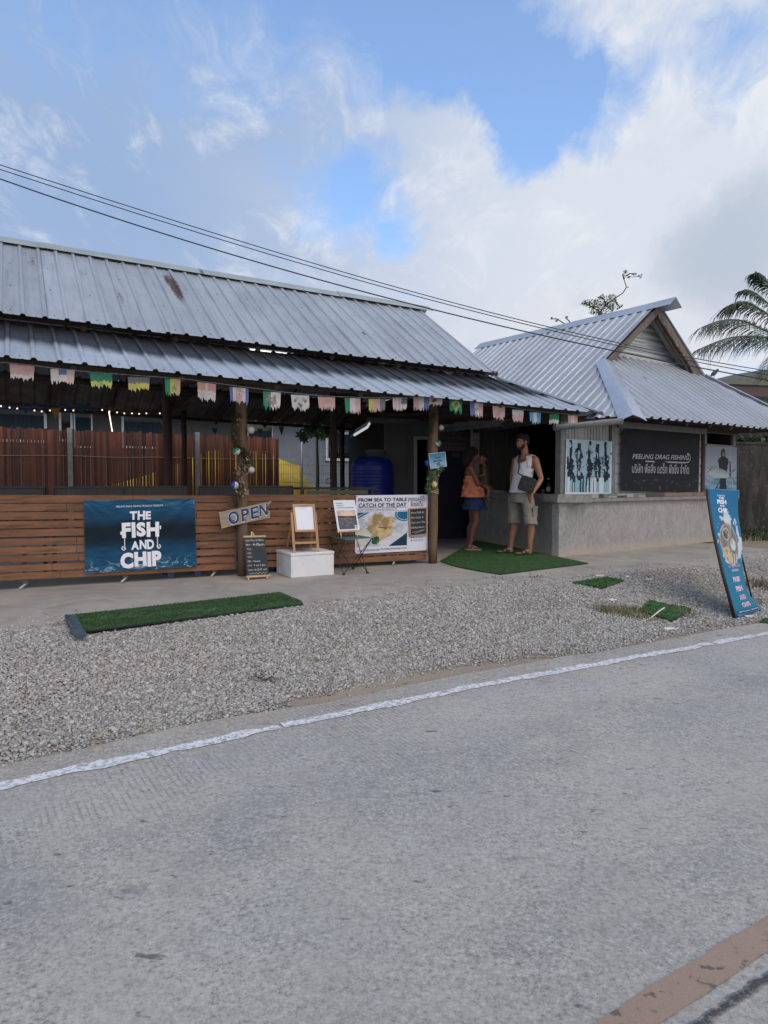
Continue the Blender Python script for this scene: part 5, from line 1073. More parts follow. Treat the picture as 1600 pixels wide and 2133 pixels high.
jtext(sh, q, '4-10pm', .65, .19, .062, .54, .008, 77, off=.002, jr=.1); sh.line(q, [(.1+.08*i, .95+(.02 if i % 2 else -.01)) for i in range(11)], .008, off=.002); obj('lettering', q, [CHALK], root, recalc=False)
q = MB(); q.bar(sh.p(-.02, -.03), sh.p(1.04, -.03), .016, .02); obj('top_rail', q, [PALEWOOD], root); q = MB(); q.bar(sh.p(-.03, 1.03), sh.p(1.05, 1.03), .02, .022); obj('ledge', q, [PALEWOOD], root)
for a, x in ((fL, .12), (fR, .85)): q = MB(); q.tube([a+Vector((0, 0, .008)), sh.p(x, 1.0, -.014)], .008, 8); obj('leg', q, [PALEWOOD], root)
q = MB(); q.tube([sh.p(.36, .0, -.012), sh.p(.42, -.17, -.02)], .008, 8); q.tube([sh.p(.56, .0, -.012), sh.p(.44, -.17, -.02)], .008, 8); q.tube([sh.p(.43, -.14, -.02), sh.p(.48, .9, -.02)+Vector((-.05, .16, -.05)), Vector((sh.p(.5, 1, 0).x-.03, sh.p(.5, 1, 0).y+.18, .004))], .008, 8); obj('easel_back', q, [PALEWOOD], root)
# --- styrofoam box
root = thing('foam_box', 'big white foam cooler box on the apron with the wooden easel on top', 'box', G(640, 1190)); bx = [G(606, 1204.6), G(697, 1197.4), None, G(575, 1193.2)]; bx[2] = bx[1]+bx[3]-bx[0]; FO = mat('white_foam', (.70, .71, .72), (.64, .65, .655), 5, .8, bump=.5, bscale=160, c3=(.60, .60, .60), s3=14)
cen = (bx[0]+bx[2])/2; hb = .285
def slabz(z0, z1, k, name):
    q = MB(); P = [cen+(p-cen)*k for p in bx]; q.prism([p+Vector((0, 0, z0)) for p in P], (0, 0, z1-z0)); o = obj(name, q, [FO], root); m = o.modifiers.new('edge', 'BEVEL'); m.width = .008; m.segments = 2; return o
slabz(0, hb-.036, .985, 'box_body'); slabz(hb-.034, hb, 1.0, 'lid')
q = MB(); a = bx[0].lerp(bx[3], .70); d = (bx[3]-bx[0]).normalized(); nn = Vector((d.y, -d.x, 0)); nn = nn if nn.dot(-a) > 0 else -nn; q.prism([a+nn*.001+Vector((0, 0, .02)), a+d*.035+nn*.001+Vector((0, 0, .02)), a+d*.035+nn*.001+Vector((0, 0, .085)), a+nn*.001+Vector((0, 0, .085))], nn*.002); obj('tape', q, [mat('white_tape', (.8, .8, .78), rough=.35)], root)
# --- whiteboard easel on the box
root = thing('whiteboard_easel', 'wooden A-frame easel with a blank whiteboard standing on the foam box', 'easel', G(640, 1150, hb)); zb_ = hb+.002
f1, f2, r1, r2 = G(613.3, 1151, zb_), G(663, 1149, zb_), G(598, 1142.8, zb_), G(647, 1141.8, zb_)
fd = (f2-f1); T1 = A(609.5, 1051, 8.10); T2 = T1+fd*1.0; T2 = A(653.5, 1050.6, 8.10+fd.y*.93)
H1, H2 = f1.lerp(T1, .83), f2.lerp(T2, .83)
for a, b, nm in ((f1, H1.lerp(T1, .0), 'leg'), (f2, H2, 'leg')): q = MB(); off_ = (f2-f1).normalized()*(-.022 if a is f1 else .022); q.bar(a, b+off_*.6, .026, .018, up=(0, -1, .2)); obj(nm, q, [PINE], root)
for a, b in ((r1, H1), (r2, H2)): q = MB(); q.bar(a, b+Vector((0, .01, 0)), .022, .016, up=(0, -1, .2)); obj('leg', q, [PINE], root)
s4 = frame_board('whiteboard', A(608.5, 1051, 8.09), A(655, 1050.6, 8.09+fd.y*.95), A(659, 1107.8, 7.99+fd.y*.95), A(614.5, 1108.6, 7.99), .024, PINE, mat('whiteboard_white', (.62, .65, .72), rough=.25), root, .018)
q = MB(); q.bar(A(624, 1053.6, 8.06), A(640, 1053.4, 8.06+.05), .006, .004); obj('slot', q, [DARKWOOD], root)
q = MB(); a, b = f1.lerp(H1, .21), f2.lerp(H2, .21); c, d = r1.lerp(H1, .21), r2.lerp(H2, .21); q.prism([a, b, d, c], (0, 0, .012)); q.bar(a+Vector((0, -.008, .012)), b+Vector((0, -.008, .012)), .012, .026); obj('shelf', q, [PINE], root)
# --- folding table
root = thing('folding_table', 'small folding table with crossed black legs and a teal-edged grey top', 'table', G(740, 1190)); ft = [G(716, 1198), G(765.5, 1194.5), G(735.5, 1185.5), G(696, 1180)]
tp_ = [A(720, 1125.2, 8.02), A(777.5, 1120.3, 8.26), A(738, 1112.6, 8.74), A(682, 1114, 8.52)]; zt_ = sum(p.z for p in tp_)/4
for p in tp_: p.z = zt_+(p.z-zt_)*.35
q = MB(); q.prism(tp_, (0, 0, -.006)); obj('tabletop', q, [mat('grey_canvas_top', (.10, .105, .11), (.07, .075, .08), 9, .7)], root); q = MB()
for i in (0, 3): q.bar(tp_[i], tp_[(i+1) % 4], .008, .010, mi=0)
obj('edge_trim', q, [mat('teal_trim', (.02, .19, .24), rough=.5)], root); 
for i in range(4):
    a, b = ft[i], ft[(i+1) % 4]; A_, B_ = tp_[i]+Vector((0, 0, -.012)), tp_[(i+1) % 4]+Vector((0, 0, -.012)); mid = .5
    q = MB(); q.tube([a+Vector((0, 0, .012)), B_.lerp(A_, .06)], .0055, 6); q.tube([b+Vector((0, 0, .012)), A_.lerp(B_, .06)], .0055, 6); obj('leg', q, [BLK], root)
for a in ft: q = MB(); q.box(a+Vector((0, 0, .010)), (.035, .03, .02)); obj('foot', q, [BLK], root)
# --- poster on mini easel
root = thing('poster_easel', 'little pale-wood easel holding a white sunset photo poster on the folding table', 'easel', A(725, 1117, 8.3)); c_ = [A(694, 1042.2, 8.42), A(739, 1041.5, 8.60), A(749.8, 1104, 8.44), A(704, 1106.5, 8.26)]; sh = Sheet(*c_)
def sun_(X, Y):
    c = np.ones(X.shape+(3,))*np.array((.62, .64, .70)); P = (X > .09) & (X < .93) & (Y > .33) & (Y < .95); n = vnoise(X, Y, 6, 14, 3, 5); n2 = vnoise(X, Y, 12, 30, 6, 4); yy = (Y-.33)/.62
    sk = lerp3((.34, .28, .25), (.62, .47, .36), np.clip(.4+(n-.45)*3+(yy*1.2), 0, 1)); se = lerp3((.09, .09, .11), (.30, .22, .19), np.clip((n2-.5)*2.6+np.exp(-((X-.55)/.3)**2)*.3-(yy-.35)*.8, 0, 1)); im = np.where((yy < .32)[..., None], sk, se)
    im = np.where((np.abs(yy-.36)+(n-.5)*.1 < .05)[..., None], im*.45, im); c = np.where(P[..., None], im, c); w = (X > .80) & (Y > .83) & (Y < .96); c[w] = (.7, .7, .72); return c
sh.field_obj('poster', 60, 84, sun_, root, thick=.004); q = MB()
for i, (tx, ww) in enumerate((('WE CATCH IT', .32), ('WE COOK IT', .32), ('YOU TASTE THE ADVENTURE', .76))): sh.text(q, tx, .09+.012*i, .105+.075*i, .028, ww, .03, align='L', off=.002)
for i, tx in enumerate(('THE', 'FISH', 'AND', 'CHIP')): sh.text(q, tx, .875, .855+.027*i, .018, .07 if i % 2 == 0 else .09, .04, off=.002)
obj('lettering', q, [INK], root, recalc=False); q = MB(); q.bar(sh.p(-.04, 1.02, .004), sh.p(1.03, 1.015, .004), .014, .018); obj('ledge', q, [PALEWOOD], root); zl = zt_+.003
for x, px, py in ((.12, 711, 1119.5), (.86, 745, 1118)): a = sh.p(x, 1.0, -.008); p = G(px, py, zl); q = MB(); q.tube([a, Vector((p.x, p.y, zl))], .007, 8); obj('leg', q, [PALEWOOD], root)
q = MB(); q.tube([sh.p(.5, .02, -.01), Vector((sh.p(.5, 1, 0).x-.05, sh.p(.5, 1, 0).y+.13, zl))], .007, 8); q.tube([sh.p(.46, .05, -.008), sh.p(.46, -.03, -.008)], .006, 6); q.tube([sh.p(.56, .05, -.008), sh.p(.56, -.03, -.008)], .006, 6); obj('easel_back', q, [PALEWOOD], root)

# --- the tattered flag bunting
def flagpt(px, py): return L.pick(px, py, -.50)
FL_ = [(20, 758, 72, 763, 793, 'P', 'faded pink flag with a pale frayed hem, leftmost of the bunting'), (105, 768, 156, 770, 803, 'U', 'off-white flag with a small blue square and pink edge'), (187, 777, 234, 779, 811, 'G', 'green over yellow flag with a small star'), (266, 785, 312, 786, 819, 'K', 'grey over yellow frayed flag'),
       (343, 788, 376, 790, 828, 'S', 'green, yellow and orange striped flag with a dark star beside the dark middle post'), (411, 795, 450, 800, 838, 'D', 'pink flag with a pale cross'), (478, 806, 518, 809, 846, 'C', 'blue, white and pink flag with a round crest in front of the post top'), (548, 815, 585, 818, 856, 'W', 'green and white flag with a grey dragon figure'),
       (606, 822, 644, 824, 858, 'O', 'white flag with black bars, just right of the dragon flag'), (662, 826, 698, 828, 857, 'P2', 'plain faded pink flag with a tiny pale mark'), (718, 829, 751, 830, 864, 'I', 'green, white and pink striped flag'), (768, 831, 803, 831, 862, 'B', 'yellow, pink and grey striped flag'),
       (818, 829, 849, 829, 859, 'A', 'striped flag with a dark starred square'), (861, 827, 894, 827, 858, 'F', 'pink, white and blue striped flag left of the right front post'), (893, 825, 922, 826, 848, 'P3', 'short pink and white flag on top of the right front post'), (936, 827, 963, 829, 865, 'R', 'green flag with a yellow diamond and blue disc'),
       (979, 837, 1007, 839, 872, 'V', 'blue and white flag with a pinkish crest'), (1026, 845, 1052, 847, 877, 'M', 'pink flag with a green outlined star'), (1067, 853, 1091, 855, 881, 'T', 'white over pink flag with a narrow pale stripe'), (1103, 858, 1127, 860, 885, 'N', 'light blue, white and light blue striped flag'),
       (1145, 862, 1165, 863, 887, 'H', 'green over white frayed flag'), (1183, 865, 1203, 866, 887, 'E', 'pink flag with a white stripe, rightmost of the bunting')]
pk, wt, gr, yl, bl, gy, dkk, lb, rd_ = (.47, .30, .29), (.50, .48, .48), (.035, .20, .12), (.46, .43, .12), (.10, .14, .30), (.15, .15, .16), (.05, .05, .05), (.09, .28, .46), (.42, .16, .10)
def flag_fn(k):
    def fn(X, Y):
        c = np.ones(X.shape+(3,))*np.array(pk); st = lambda cols: [c.__setitem__((X >= i/len(cols)) & (X <= (i+1)/len(cols)+.001), q) for i, q in enumerate(cols)]
        def star(cx, cy, r, col): a = np.arctan2(Y-cy, X-cx)+math.pi/2; rr = np.hypot(X-cx, Y-cy); c[rr < r*(.62+.38*np.cos(5*a))] = col
        if k == 'P': c[Y > .74] = wt
        elif k == 'U': c[:] = wt; c[X > .66] = (.48, .36, .34); c[(X > .34) & (X < .66) & (Y < .45)] = bl
        elif k == 'G': c[:] = gr; c[Y > .60] = yl; star(.5, .82, .14, (.12, .30, .25))
        elif k == 'K': c[:] = gy; c[Y > .5] = yl
        elif k == 'S': st([gr, yl, (.50, .34, .22)]); star(.6, .66, .2, (.12, .14, .08))
        elif k == 'D': c[:] = (.50, .27, .23); c[(X > .42) & (X < .56)] = wt; c[(Y > .5) & (Y < .66)] = wt; c[Y > .7] = wt
        elif k == 'C': st([bl, wt, pk, pk, wt, bl]); r = np.hypot(X-.5, (Y-.42)*.9); c[r < .14] = wt; c[r < .07] = (.3, .25, .2)
        elif k == 'W': c[:] = wt; c[X < .42] = gr; n = vnoise(X, Y, 6, 6, 3, 3); r = np.hypot((X-.5)/.36, (Y-.5)/.34); c[(r < 1) & (n > .48)] = (.28, .20, .19)
        elif k == 'O': c[:] = wt; [c.__setitem__((np.abs((X-cx)*.7*s+(Y-.36)-d) < .022) & (np.abs((X-cx)) < .11), dkk) for cx, s in ((.24, 1), (.76, -1)) for d in (-.08, 0, .08)]; c[(np.hypot(X-.5, Y-.72) < .15)] = (.2, .17, .22)
        elif k == 'P2': c[(np.abs(X-.5) < .07) & (Y > .62) & (Y < .75)] = wt
        elif k == 'I': st([gr, wt, pk])
        elif k == 'B': st([yl, pk, gy])
        elif k == 'A': st([wt, pk, wt, pk, wt, (.48, .36, .36), wt, wt]); m = (X > .55) & (Y < .55); c[m] = (.06, .08, .16); c[m & (((X*28).astype(int)+(Y*22).astype(int)) % 2 == 0) & (((X*28).astype(int)) % 2 == 0)] = wt
        elif k == 'F': st([pk, wt, bl])
        elif k == 'P3': c[X > .85] = wt; c[Y > .8] = (.5, .42, .41)
        elif k == 'R': c[:] = (.02, .20, .10); r = np.abs(X-.5)/.40+np.abs(Y-.5)/.40; c[r < 1] = (.42, .36, .05); c[np.hypot(X-.5, Y-.5) < .17] = (.09, .16, .30)
        elif k == 'V': st([bl, wt, pk]); n = vnoise(X, Y, 8, 8, 5, 3); c[(np.hypot(X-.5, Y-.6) < .22) & (n > .5)] = (.3, .25, .25)
        elif k == 'M': star(.5, .62, .22, (.06, .20, .12)); star(.5, .62, .14, pk)
        elif k == 'T': c[:] = wt; c[Y > .42] = pk; c[(np.abs(X-.45) < .05)] = wt
        elif k == 'N': st([lb, wt, lb])
        elif k == 'H': c[:] = (.025, .16, .085); c[Y > .6] = wt
        elif k == 'E': st([pk, wt, pk])
        n = vnoise(X, Y, 3, 3, 4, 3)[..., None]; return c*(.72+.26*n)
    return fn
for i, (xa, ya, xb, yb, yc, k, lab) in enumerate(FL_):
    r = np.random.default_rng(100+i); nx_, ny_ = 30, 18; tl_, tr_ = flagpt(xa, ya), flagpt(xb, yb); hgt = (flagpt(xa, ya)-flagpt(xa, yc)).z*1.0
    dn = Vector((r.normal(0, .02), r.normal(0, .02), -1)).normalized()*hgt; inw = (tr_-tl_)*.05; bend = r.uniform(-.02, .02); ph = r.uniform(0, 6)
    sh = Sheet(tl_, tr_, tr_+dn-inw, tl_+dn+inw, lambda x, y, b=bend, p=ph: .012*math.sin(x*5+p)*y+b*y*y)
    lens = .74+.26*r.random(nx_); lens = np.clip(lens-.10*np.abs(np.sin(np.arange(nx_)*1.3+ph))*r.random(nx_), .6, 1); Xc, Yc = np.meshgrid((np.arange(nx_)+.5)/nx_, (np.arange(ny_)+.5)/ny_); cc = flag_fn(k)(Xc, Yc); cc = np.clip(cc, 0, 1)
    v = []; f = []; col = []
    for a in range(nx_+1):
        la = lens[min(a, nx_-1)] if a % 2 else lens[max(a-1, 0)]; lb_ = la if a % 3 else la*.88
        for j in range(ny_+1): v.append(sh.p(a/nx_, j/ny_*lb_))
    for a in range(nx_):
        for j in range(ny_): q0 = a*(ny_+1)+j; f.append((q0, q0+1, q0+ny_+2, q0+ny_+1)); col += [(*cc[j, a], 1)]*4
    o = obj('bunting_flag', (v, f), PRINT, recalc=False, label=lab+' on the eave string' if len(lab.split()) < 12 else lab, cat='flag', group='frayed flags strung under the eave', base=(tl_+tr_)/2)
    ca = o.data.color_attributes.new('Col', 'FLOAT_COLOR', 'CORNER'); ca.data.foreach_set('color', np.array(col, dtype=np.float32).ravel())
q = MB(); pts = [flagpt(-30, 752)]+[flagpt(x, y-1) for x, y in ((20, 757), (72, 762), (105, 767), (187, 776), (312, 785), (376, 789), (450, 799), (518, 808), (585, 817), (644, 823), (698, 827), (751, 829), (849, 828.5), (922, 825.5), (963, 828), (1007, 838), (1091, 854), (1165, 862.5), (1203, 865.5), (1222, 866))]; q.tube(pts, .0028, 5); obj('bunting_string', q, [mat('dull_string', (.30, .30, .29))], label='thin grey string carrying the frayed flags along the eave', cat='string')
# --- little pennants and festoon bulbs at the rear
def pennant(px0, px1, y0, y1, col, lab, v=5.6):
    a, b, c = L.pick(px0, y0, v), L.pick(px1, y0+1, v), L.pick((px0+px1)/2+1, y1, v); q = MB(); q.prism([a, b, c], L.v*.003); obj('pennant', q, [mat('pennant_'+lab.split()[0], col, rough=.7)], label=lab, cat='pennant', group='triangular pennants at the back of the pavilion')
pennant(105, 126, 850, 875, (.46, .22, .02), 'orange triangular pennant left of centre among the festoon bulbs'); pennant(164, 181, 841, 862, (.01, .09, .06), 'green triangular pennant hanging at the rear eave'); pennant(46, 60, 850, 862, (.02, .05, .16), 'navy triangular pennant in front of the curtained window'); pennant(334, 346, 878, 890, (.40, .30, .26), 'cream triangular pennant just left of the dark middle post')
pennant(392, 402, 886, 899, (.38, .24, .02), 'yellow triangular pennant right of the dark middle post'); pennant(440, 455, 891, 906, (.02, .08, .28), 'bright blue triangular pennant left of the tinselled post'); pennant(536, 548, 893, 907, (.02, .16, .12), 'teal triangular pennant right of the tinselled post'); pennant(580, 592, 888, 907, (.26, .03, .03), 'dark red triangular pennant near the end of the bamboo screen'); pennant(232, 240, 850, 859, (.17, .10, .05), 'brown triangular pennant beside the glowing strip')
q = MB(); q.tube([L.pick(x, y, 5.6) for x, y in ((-20, 848), (105, 850), (181, 842), (334, 877), (402, 886), (455, 891), (548, 893), (592, 888), (640, 880))], .002, 4); obj('pennant_string', q, [mat('dull_string', (.3, .3, .29))], label='string holding the triangular pennants at the back', cat='string')
fs = thing('festoon_lights', 'string of small warm glowing bulbs along the rear eave of the pavilion', 'string lights', L.pick(160, 870, 5.9)); BU = [(2, 846), (20, 849), (36, 851), (72, 855), (87, 857), (104, 855), (136, 854), (153, 855), (213, 854), (228, 857), (244, 859), (259, 861), (275, 861), (290, 862), (305, 861), (333, 861)]
q = MB(); q.tube([L.pick(x, y-3, 5.9) for x, y in BU], .004, 5); obj('cable', q, [BLK], fs); GLOW = emit('warm_bulb', (1, .80, .52), 2.2)
for x, y in BU: q = MB(); q.ball(L.pick(x, y, 5.9), .014, 8); obj('bulb', q, [GLOW], fs)
q = MB(); q.tube([L.pick(227, 858, 5.9), L.pick(230, 875, 5.9), L.pick(234, 899, 5.9)], .010, 8); obj('glowing_strip', q, [emit('warm_white_strip', (1, .93, .82), 2)], label='glowing white light strip hanging down from the festoon bulbs', cat='light')
q = MB(); n = 60; q.add([L.pick(-30+235*i/n, 842+5*(i/n)+1.5*math.sin(i*.9)+dy*(1+.25*math.sin(i*.9)), 6.15) for i in range(n+1) for dy in (0, 8)], [(2*i, 2*i+1, 2*i+3, 2*i+2) for i in range(n)]); obj('valance', q, [mat('blue_valance', (.05, .09, .30), rough=.7)], label='narrow scalloped blue cloth valance along the rear eave at left', cat='valance')
TUBE = emit('tube_glow', (.95, .98, 1), 1.8)
def tube_lamp(u0, u1, v, z, lab, sl=0):
    root = thing('tube_lamp', lab, 'lamp', L((u0+u1)/2, v, z)); q = MB(); q.tube([LZ(u0, v, z), LZ(u1, v, z+sl)], .016, 8); obj('lamp_tube', q, [TUBE], root); q = MB(); q.bar(LZ(u0-.02, v, z+.035), LZ(u1+.02, v, z+.035+sl), .05, .03); obj('lamp_housing', q, [WF], root)
ua, ub = L.uv(L.pick(521, 731, .98))[0], L.uv(L.pick(607, 739, .98))[0]; zz_ = L.pick(560, 734, .98).z-TLT*(ua+ub)/2; tube_lamp(ua, ub, .98, zz_, 'lit fluorescent tube glimpsed in the gap between the two roof tiers')
ua, ub = L.uv(L.pick(926, 768, .98))[0], L.uv(L.pick(945, 771, .98))[0]; zz_ = L.pick(935, 769, .98).z-TLT*(ua+ub)/2; tube_lamp(ua, ub, .98, zz_, 'short lit tube in the roof gap near its right end')
root = thing('strip_light', 'tilted white strip light under the roof above the blue water tank', 'lamp', A(755, 898, 12)); q = MB(); a, b = A(740, 903, 12), A(768, 886, 11.6); q.bar(a, b, .11, .03, up=(0, -1, .6)); obj('diffuser', q, [emit('soft_panel', (.9, .95, 1), .6)], root); q = MB(); q.bar(a+Vector((0, .03, .03)), b+Vector((0, .03, .03)), .12, .03, up=(0, -1, .6)); q.tube([a, A(731, 909, 12.1)], .012, 6); obj('lamp_housing', q, [WF], root)
# --- tinsel garlands and beach-ball ornaments on the posts
def garland(path, n, rad, ms, lab, seed, ll=.045):
    r = random.Random(seed); q = MB(); P = [Vector(p) for p in path]
    for i in range(n):
        s_ = r.uniform(0, len(P)-1.001); k = int(s_); c = P[k].lerp(P[k+1], s_-k); d = Vector((r.gauss(0, 1), r.gauss(0, 1), r.gauss(0, .8))).normalized(); t2 = d.orthogonal().normalized()*.0035; l = ll*r.uniform(.5, 1.2); c = c+Vector((r.gauss(0, rad), r.gauss(0, rad), r.gauss(0, rad))); q.add([c-t2, c+t2, c+d*l], [(0, 1, 2)], r.choice(range(len(ms))))
    q.tube(P, .004, 5); return obj('garland', q, ms, label=lab, cat='garland', group='tinsel garlands on the front posts', recalc=False)
GOLD = mat('gold_foil', (.32, .20, .07), rough=.3, metal=.8); DGR = mat('dark_green_foil', (.02, .04, .018), rough=.5); COP = mat('copper_foil', (.18, .07, .03), rough=.35, metal=.7); SLV = mat('silver_fleck', (.45, .45, .42), rough=.3, metal=.6)
gp = lambda pts, v=-.09: [L.pick(a, b, v) for a, b in pts]
garland(gp([(497, 862), (488, 880), (487, 905), (490, 925), (503, 935), (512, 945), (520, 955), (512, 966)], -.1), 2000, .016, [DGR, DGR, COP, GOLD, DGR], 'dark gold tinsel wound around the upper half of the left front post', 1)
garland(gp([(518, 955), (505, 975), (492, 985), (497, 1000), (503, 1012), (500, 1026), (503, 1034)], -.1), 2200, .016, [GOLD, COP, DGR, GOLD, SLV], 'gold and copper tinsel tail hanging low on the left front post', 2)
garland(gp([(908, 862), (900, 872), (897, 895), (893, 905)], -.08), 450, .02, [DGR, DGR, DGR], 'sparse dark tinsel at the top of the right front post', 3)
garland(gp([(920, 972), (912, 980), (905, 985), (898, 995), (894, 1010), (893, 1022)], -.09), 1100, .018, [DGR, DGR, DGR, mat('bright_green_leaf', (.10, .30, .06), rough=.5), SLV], 'green leafy garland below the light blue sign on the right post', 4)  # a brighter green leaf mixed among the dark foil
def ornament(px, py, v, c1_, lab, rot, r=.052):
    r *= .88
    p = L.pick(px, py, v); q = MB(); q.ball(p, r, 16, 0, (1, 1, 1), Matrix.Rotation(rot, 3, 'Y') @ Matrix.Rotation(.5, 3, 'X')); o = obj('ball_ornament', q, [mat('ornament_white', (.44, .42, .39), rough=.5), c1_ or MATS['ornament_white']], label=lab, cat='ornament', group='ball ornaments on the front posts'); n = len(o.data.polygons)
    if c1_:
        ax = Vector((math.cos(rot), -.2, math.sin(rot)))
        for pl_ in o.data.polygons:
            if pl_.center.normalized().dot(ax) > .05 if False else (pl_.center-Vector((0, 0, r))).dot(ax) > 0: pl_.material_index = 1
ornament(492.5, 940, -.13, mat('ornament_green', (.01, .13, .07), rough=.4), 'green and white ball ornament on the left post', 2.2); ornament(523, 896, -.10, None, 'upper plain white ball ornament right of the left post', 0, .05); ornament(524, 979, -.10, None, 'lower plain white ball ornament tied by twine on the left post', 0, .045)
ornament(489, 1010.5, -.13, mat('ornament_blue', (.015, .05, .30), rough=.4), 'blue and white ball ornament low on the left post', 2.9); ornament(913, 923.5, -.08, MATS['ornament_green'], 'green and white ball ornament above the light blue sign', .6, .05); ornament(904, 1009.5, -.10, mat('ornament_yellow', (.50, .42, .03), rough=.4), 'yellow and white ball ornament low on the right post', 3.5, .05)
ornament(892, 964, -.03, MATS['ornament_blue'], 'dark blue ball ornament half hidden by the light blue sign', 3.1, .055); ornament(919, 890.5, -.02, None, 'dim white ball ornament high on the right post', 0, .045); ornament(684, 1002, 2.75, None, 'grey-white ball ornament on the far dark post', 0, .06)
q = MB()
for k in range(4): q.tube([L(math.cos(a)*.073, math.sin(a)*.073, .965+.012*k+.01*math.sin(a*2+k)) for a in np.linspace(0, 6.28, 20)], .004, 5)
q.tube([L.pick(500, 998, -.09), L.pick(522, 981, -.1)], .003, 5); obj('twine', q, [mat('pale_twine', (.38, .30, .22))], label='pale twine wound round the left front post above the slat fence', cat='twine')
q = MB()
for k in range(4): q.tube([L(2.64+math.cos(a)*.073, math.sin(a)*.073, .955+.014*k+.01*math.sin(a*2+k)) for a in np.linspace(0, 6.28, 20)], .004, 5)
obj('twine', q, [MATS['pale_twine']], label='pale twine wound round the right front post above the slat fence', cat='twine')
# --- light blue sign on right post
root = thing('post_sign', 'light blue printed sheet tilted on the right front post', 'sign', L.pick(912, 975, -.10)); sh = Sheet(*[L.pick(a, b, -.105) for a, b in ((893, 945), (927.5, 941), (931, 971.5), (897, 976.5))])
def bl_(X, Y):
    c = lerp3((.03, .13, .24), (.22, .38, .50), Y*1.1); c[(X < .035) | (X > .965) | (Y < .04) | (Y > .96)] = (.45, .55, .62); n = vnoise(X, Y, 22, 22, 3, 2); c[(Y > .86) & (n > .62) & (Y < .95)] *= .2; return c
sh.field_obj('printed_sheet', 40, 36, bl_, root, thick=.003); q = MB(); sh.text(q, 'Krabi', .50, .32, .12, .34, .02, mi=1); sh.text(q, 'Beer Here', .49, .52, .13, .52, .02); sh.text(q, 'ฟรี', .5, .74, .2, .20, .01); obj('lettering', q, [INK, NAVY], root, recalc=False)

# --- kiosk signs
root = thing('reel_poster', 'blue-white poster of fishing reels left of the black banner on the kiosk', 'poster', K.pick(1225, 1030, -.03)); sh = Sheet(*[K.pick(a, b, -.035) for a, b in ((1180, 914), (1275, 919.5), (1273, 1031), (1177, 1029.5))])
def reels(X, Y):
    c = lerp3((.33, .47, .53), (.24, .36, .43), Y); n = vnoise(X, Y, 10, 10, 21, 5); n2 = vnoise(X+.5, Y, 22, 8, 22, 4); dk = np.zeros(X.shape, bool)
    for i, cx in enumerate((.09, .27, .50, .68, .86)):
        w = .028+.012*(i % 2); dk |= (np.abs(X-cx-.01*np.sin(Y*9+i)) < w) & (Y < .42) & (Y > .02+.05*(i % 2)); cy = (.42, .30, .50, .47, .42)[i]; dk |= ((np.hypot((X-cx)/.085, (Y-cy)/.16)+(n-.5)*1.7) < 1) & (n > .36); dk |= (np.abs(X-cx-(Y-.45)*.12) < .045) & (Y > .35) & (Y < .70) & (n > .42); dk |= (np.hypot((X-cx-.02)/.07, (Y-.66)/.10)+(n2-.5)*1.3) < .9
    c[dk] = (.012, .022, .03); lt_ = dk & (n2 > .64); c[lt_] = (.30, .42, .48); bt = (Y > .66) & (vnoise(X, Y*.12, 26, 4, 30, 2) > .56+.3*np.abs(X-.4)); c[bt] = (.015, .05, .07); bt2 = (Y > .68) & (vnoise(X+.2, Y*.1, 30, 3, 31, 2) > .58); c[bt2 & ~bt] = (.50, .58, .62)
    c[((X < .02) | (X > .975) | (Y > .955))] = (.52, .60, .64); sc = (vnoise(X, Y, 4, 9, 40, 3) > .66) & (X > .3) & (Y > .2) & (Y < .6) & ~dk; c[sc] = (.10, .20, .28); return c
sh.field_obj('printed_sheet', 110, 120, reels, root, thick=.012)
q = MB()
for cx in (.02, .985): sh.disc(q, cx, .975, .008, off=.001)
obj('screw', q, [INK], root, recalc=False)
root = thing('black_banner', 'wrinkled black banner with silver PEELING DRAG FISHING lettering on the kiosk', 'banner', K.pick(1376, 1024, -.02))
sh = Sheet(*[K.pick(a, b, -.02) for a, b in ((1297, 894), (1457, 899), (1454, 1025), (1294, 1022))], wave=lambda x, y: .010+.004*math.sin(math.atan2(y+.05, x+.02)*16)*math.exp(-2*math.hypot(x, y))+.004*math.sin(math.atan2(y+.05, 1.02-x)*14)*math.exp(-2*math.hypot(1-x, y))+.002*math.sin(x*9+y*7)-.004*math.sin(math.pi*x)*y)
def blk(X, Y): n = vnoise(X, Y, 4, 4, 5, 4)[..., None]; c = np.ones(X.shape+(3,))*np.array((.013, .014, .018))*(0.7+.7*n); d = (vnoise(X, Y, 30, 24, 7, 2) > .74) & (Y > .8); c[d] = (.06, .055, .05); return c
o = sh.field_obj('banner_cloth', 70, 50, blk, root); q = MB(); sh.text(q, 'PEELING DRAG FISHING', .115, .435, .075, .74, .012, align='L', shear=.28); sh.line(q, [(.28, .512), (.80, .520)], .020); sh.line(q, [(.80, .520), (.845, .51), (.868, .47), (.872, .43), (.86, .385), (.838, .37)], .014); sh.line(q, [(.838, .37), (.822, .372)], .02); sh.line(q, [(.842, .372), (.835, .40)], .012)
sh.text(q, 'บริษัท พีลลิ่ง แดร็ก ฟิชชิ่ง จำกัด', .485, .635, .135, .74, .004); obj('lettering', q, [GREYT], root, recalc=False)
root = thing('angler_poster', 'grey-blue poster of a person holding a big fish at the kiosk right end', 'poster', K.pick(1502, 1040, 0)); sh = Sheet(*[K.pick(a, b, .022) for a, b in ((1470, 929), (1535, 932), (1534, 1050), (1468, 1048))])
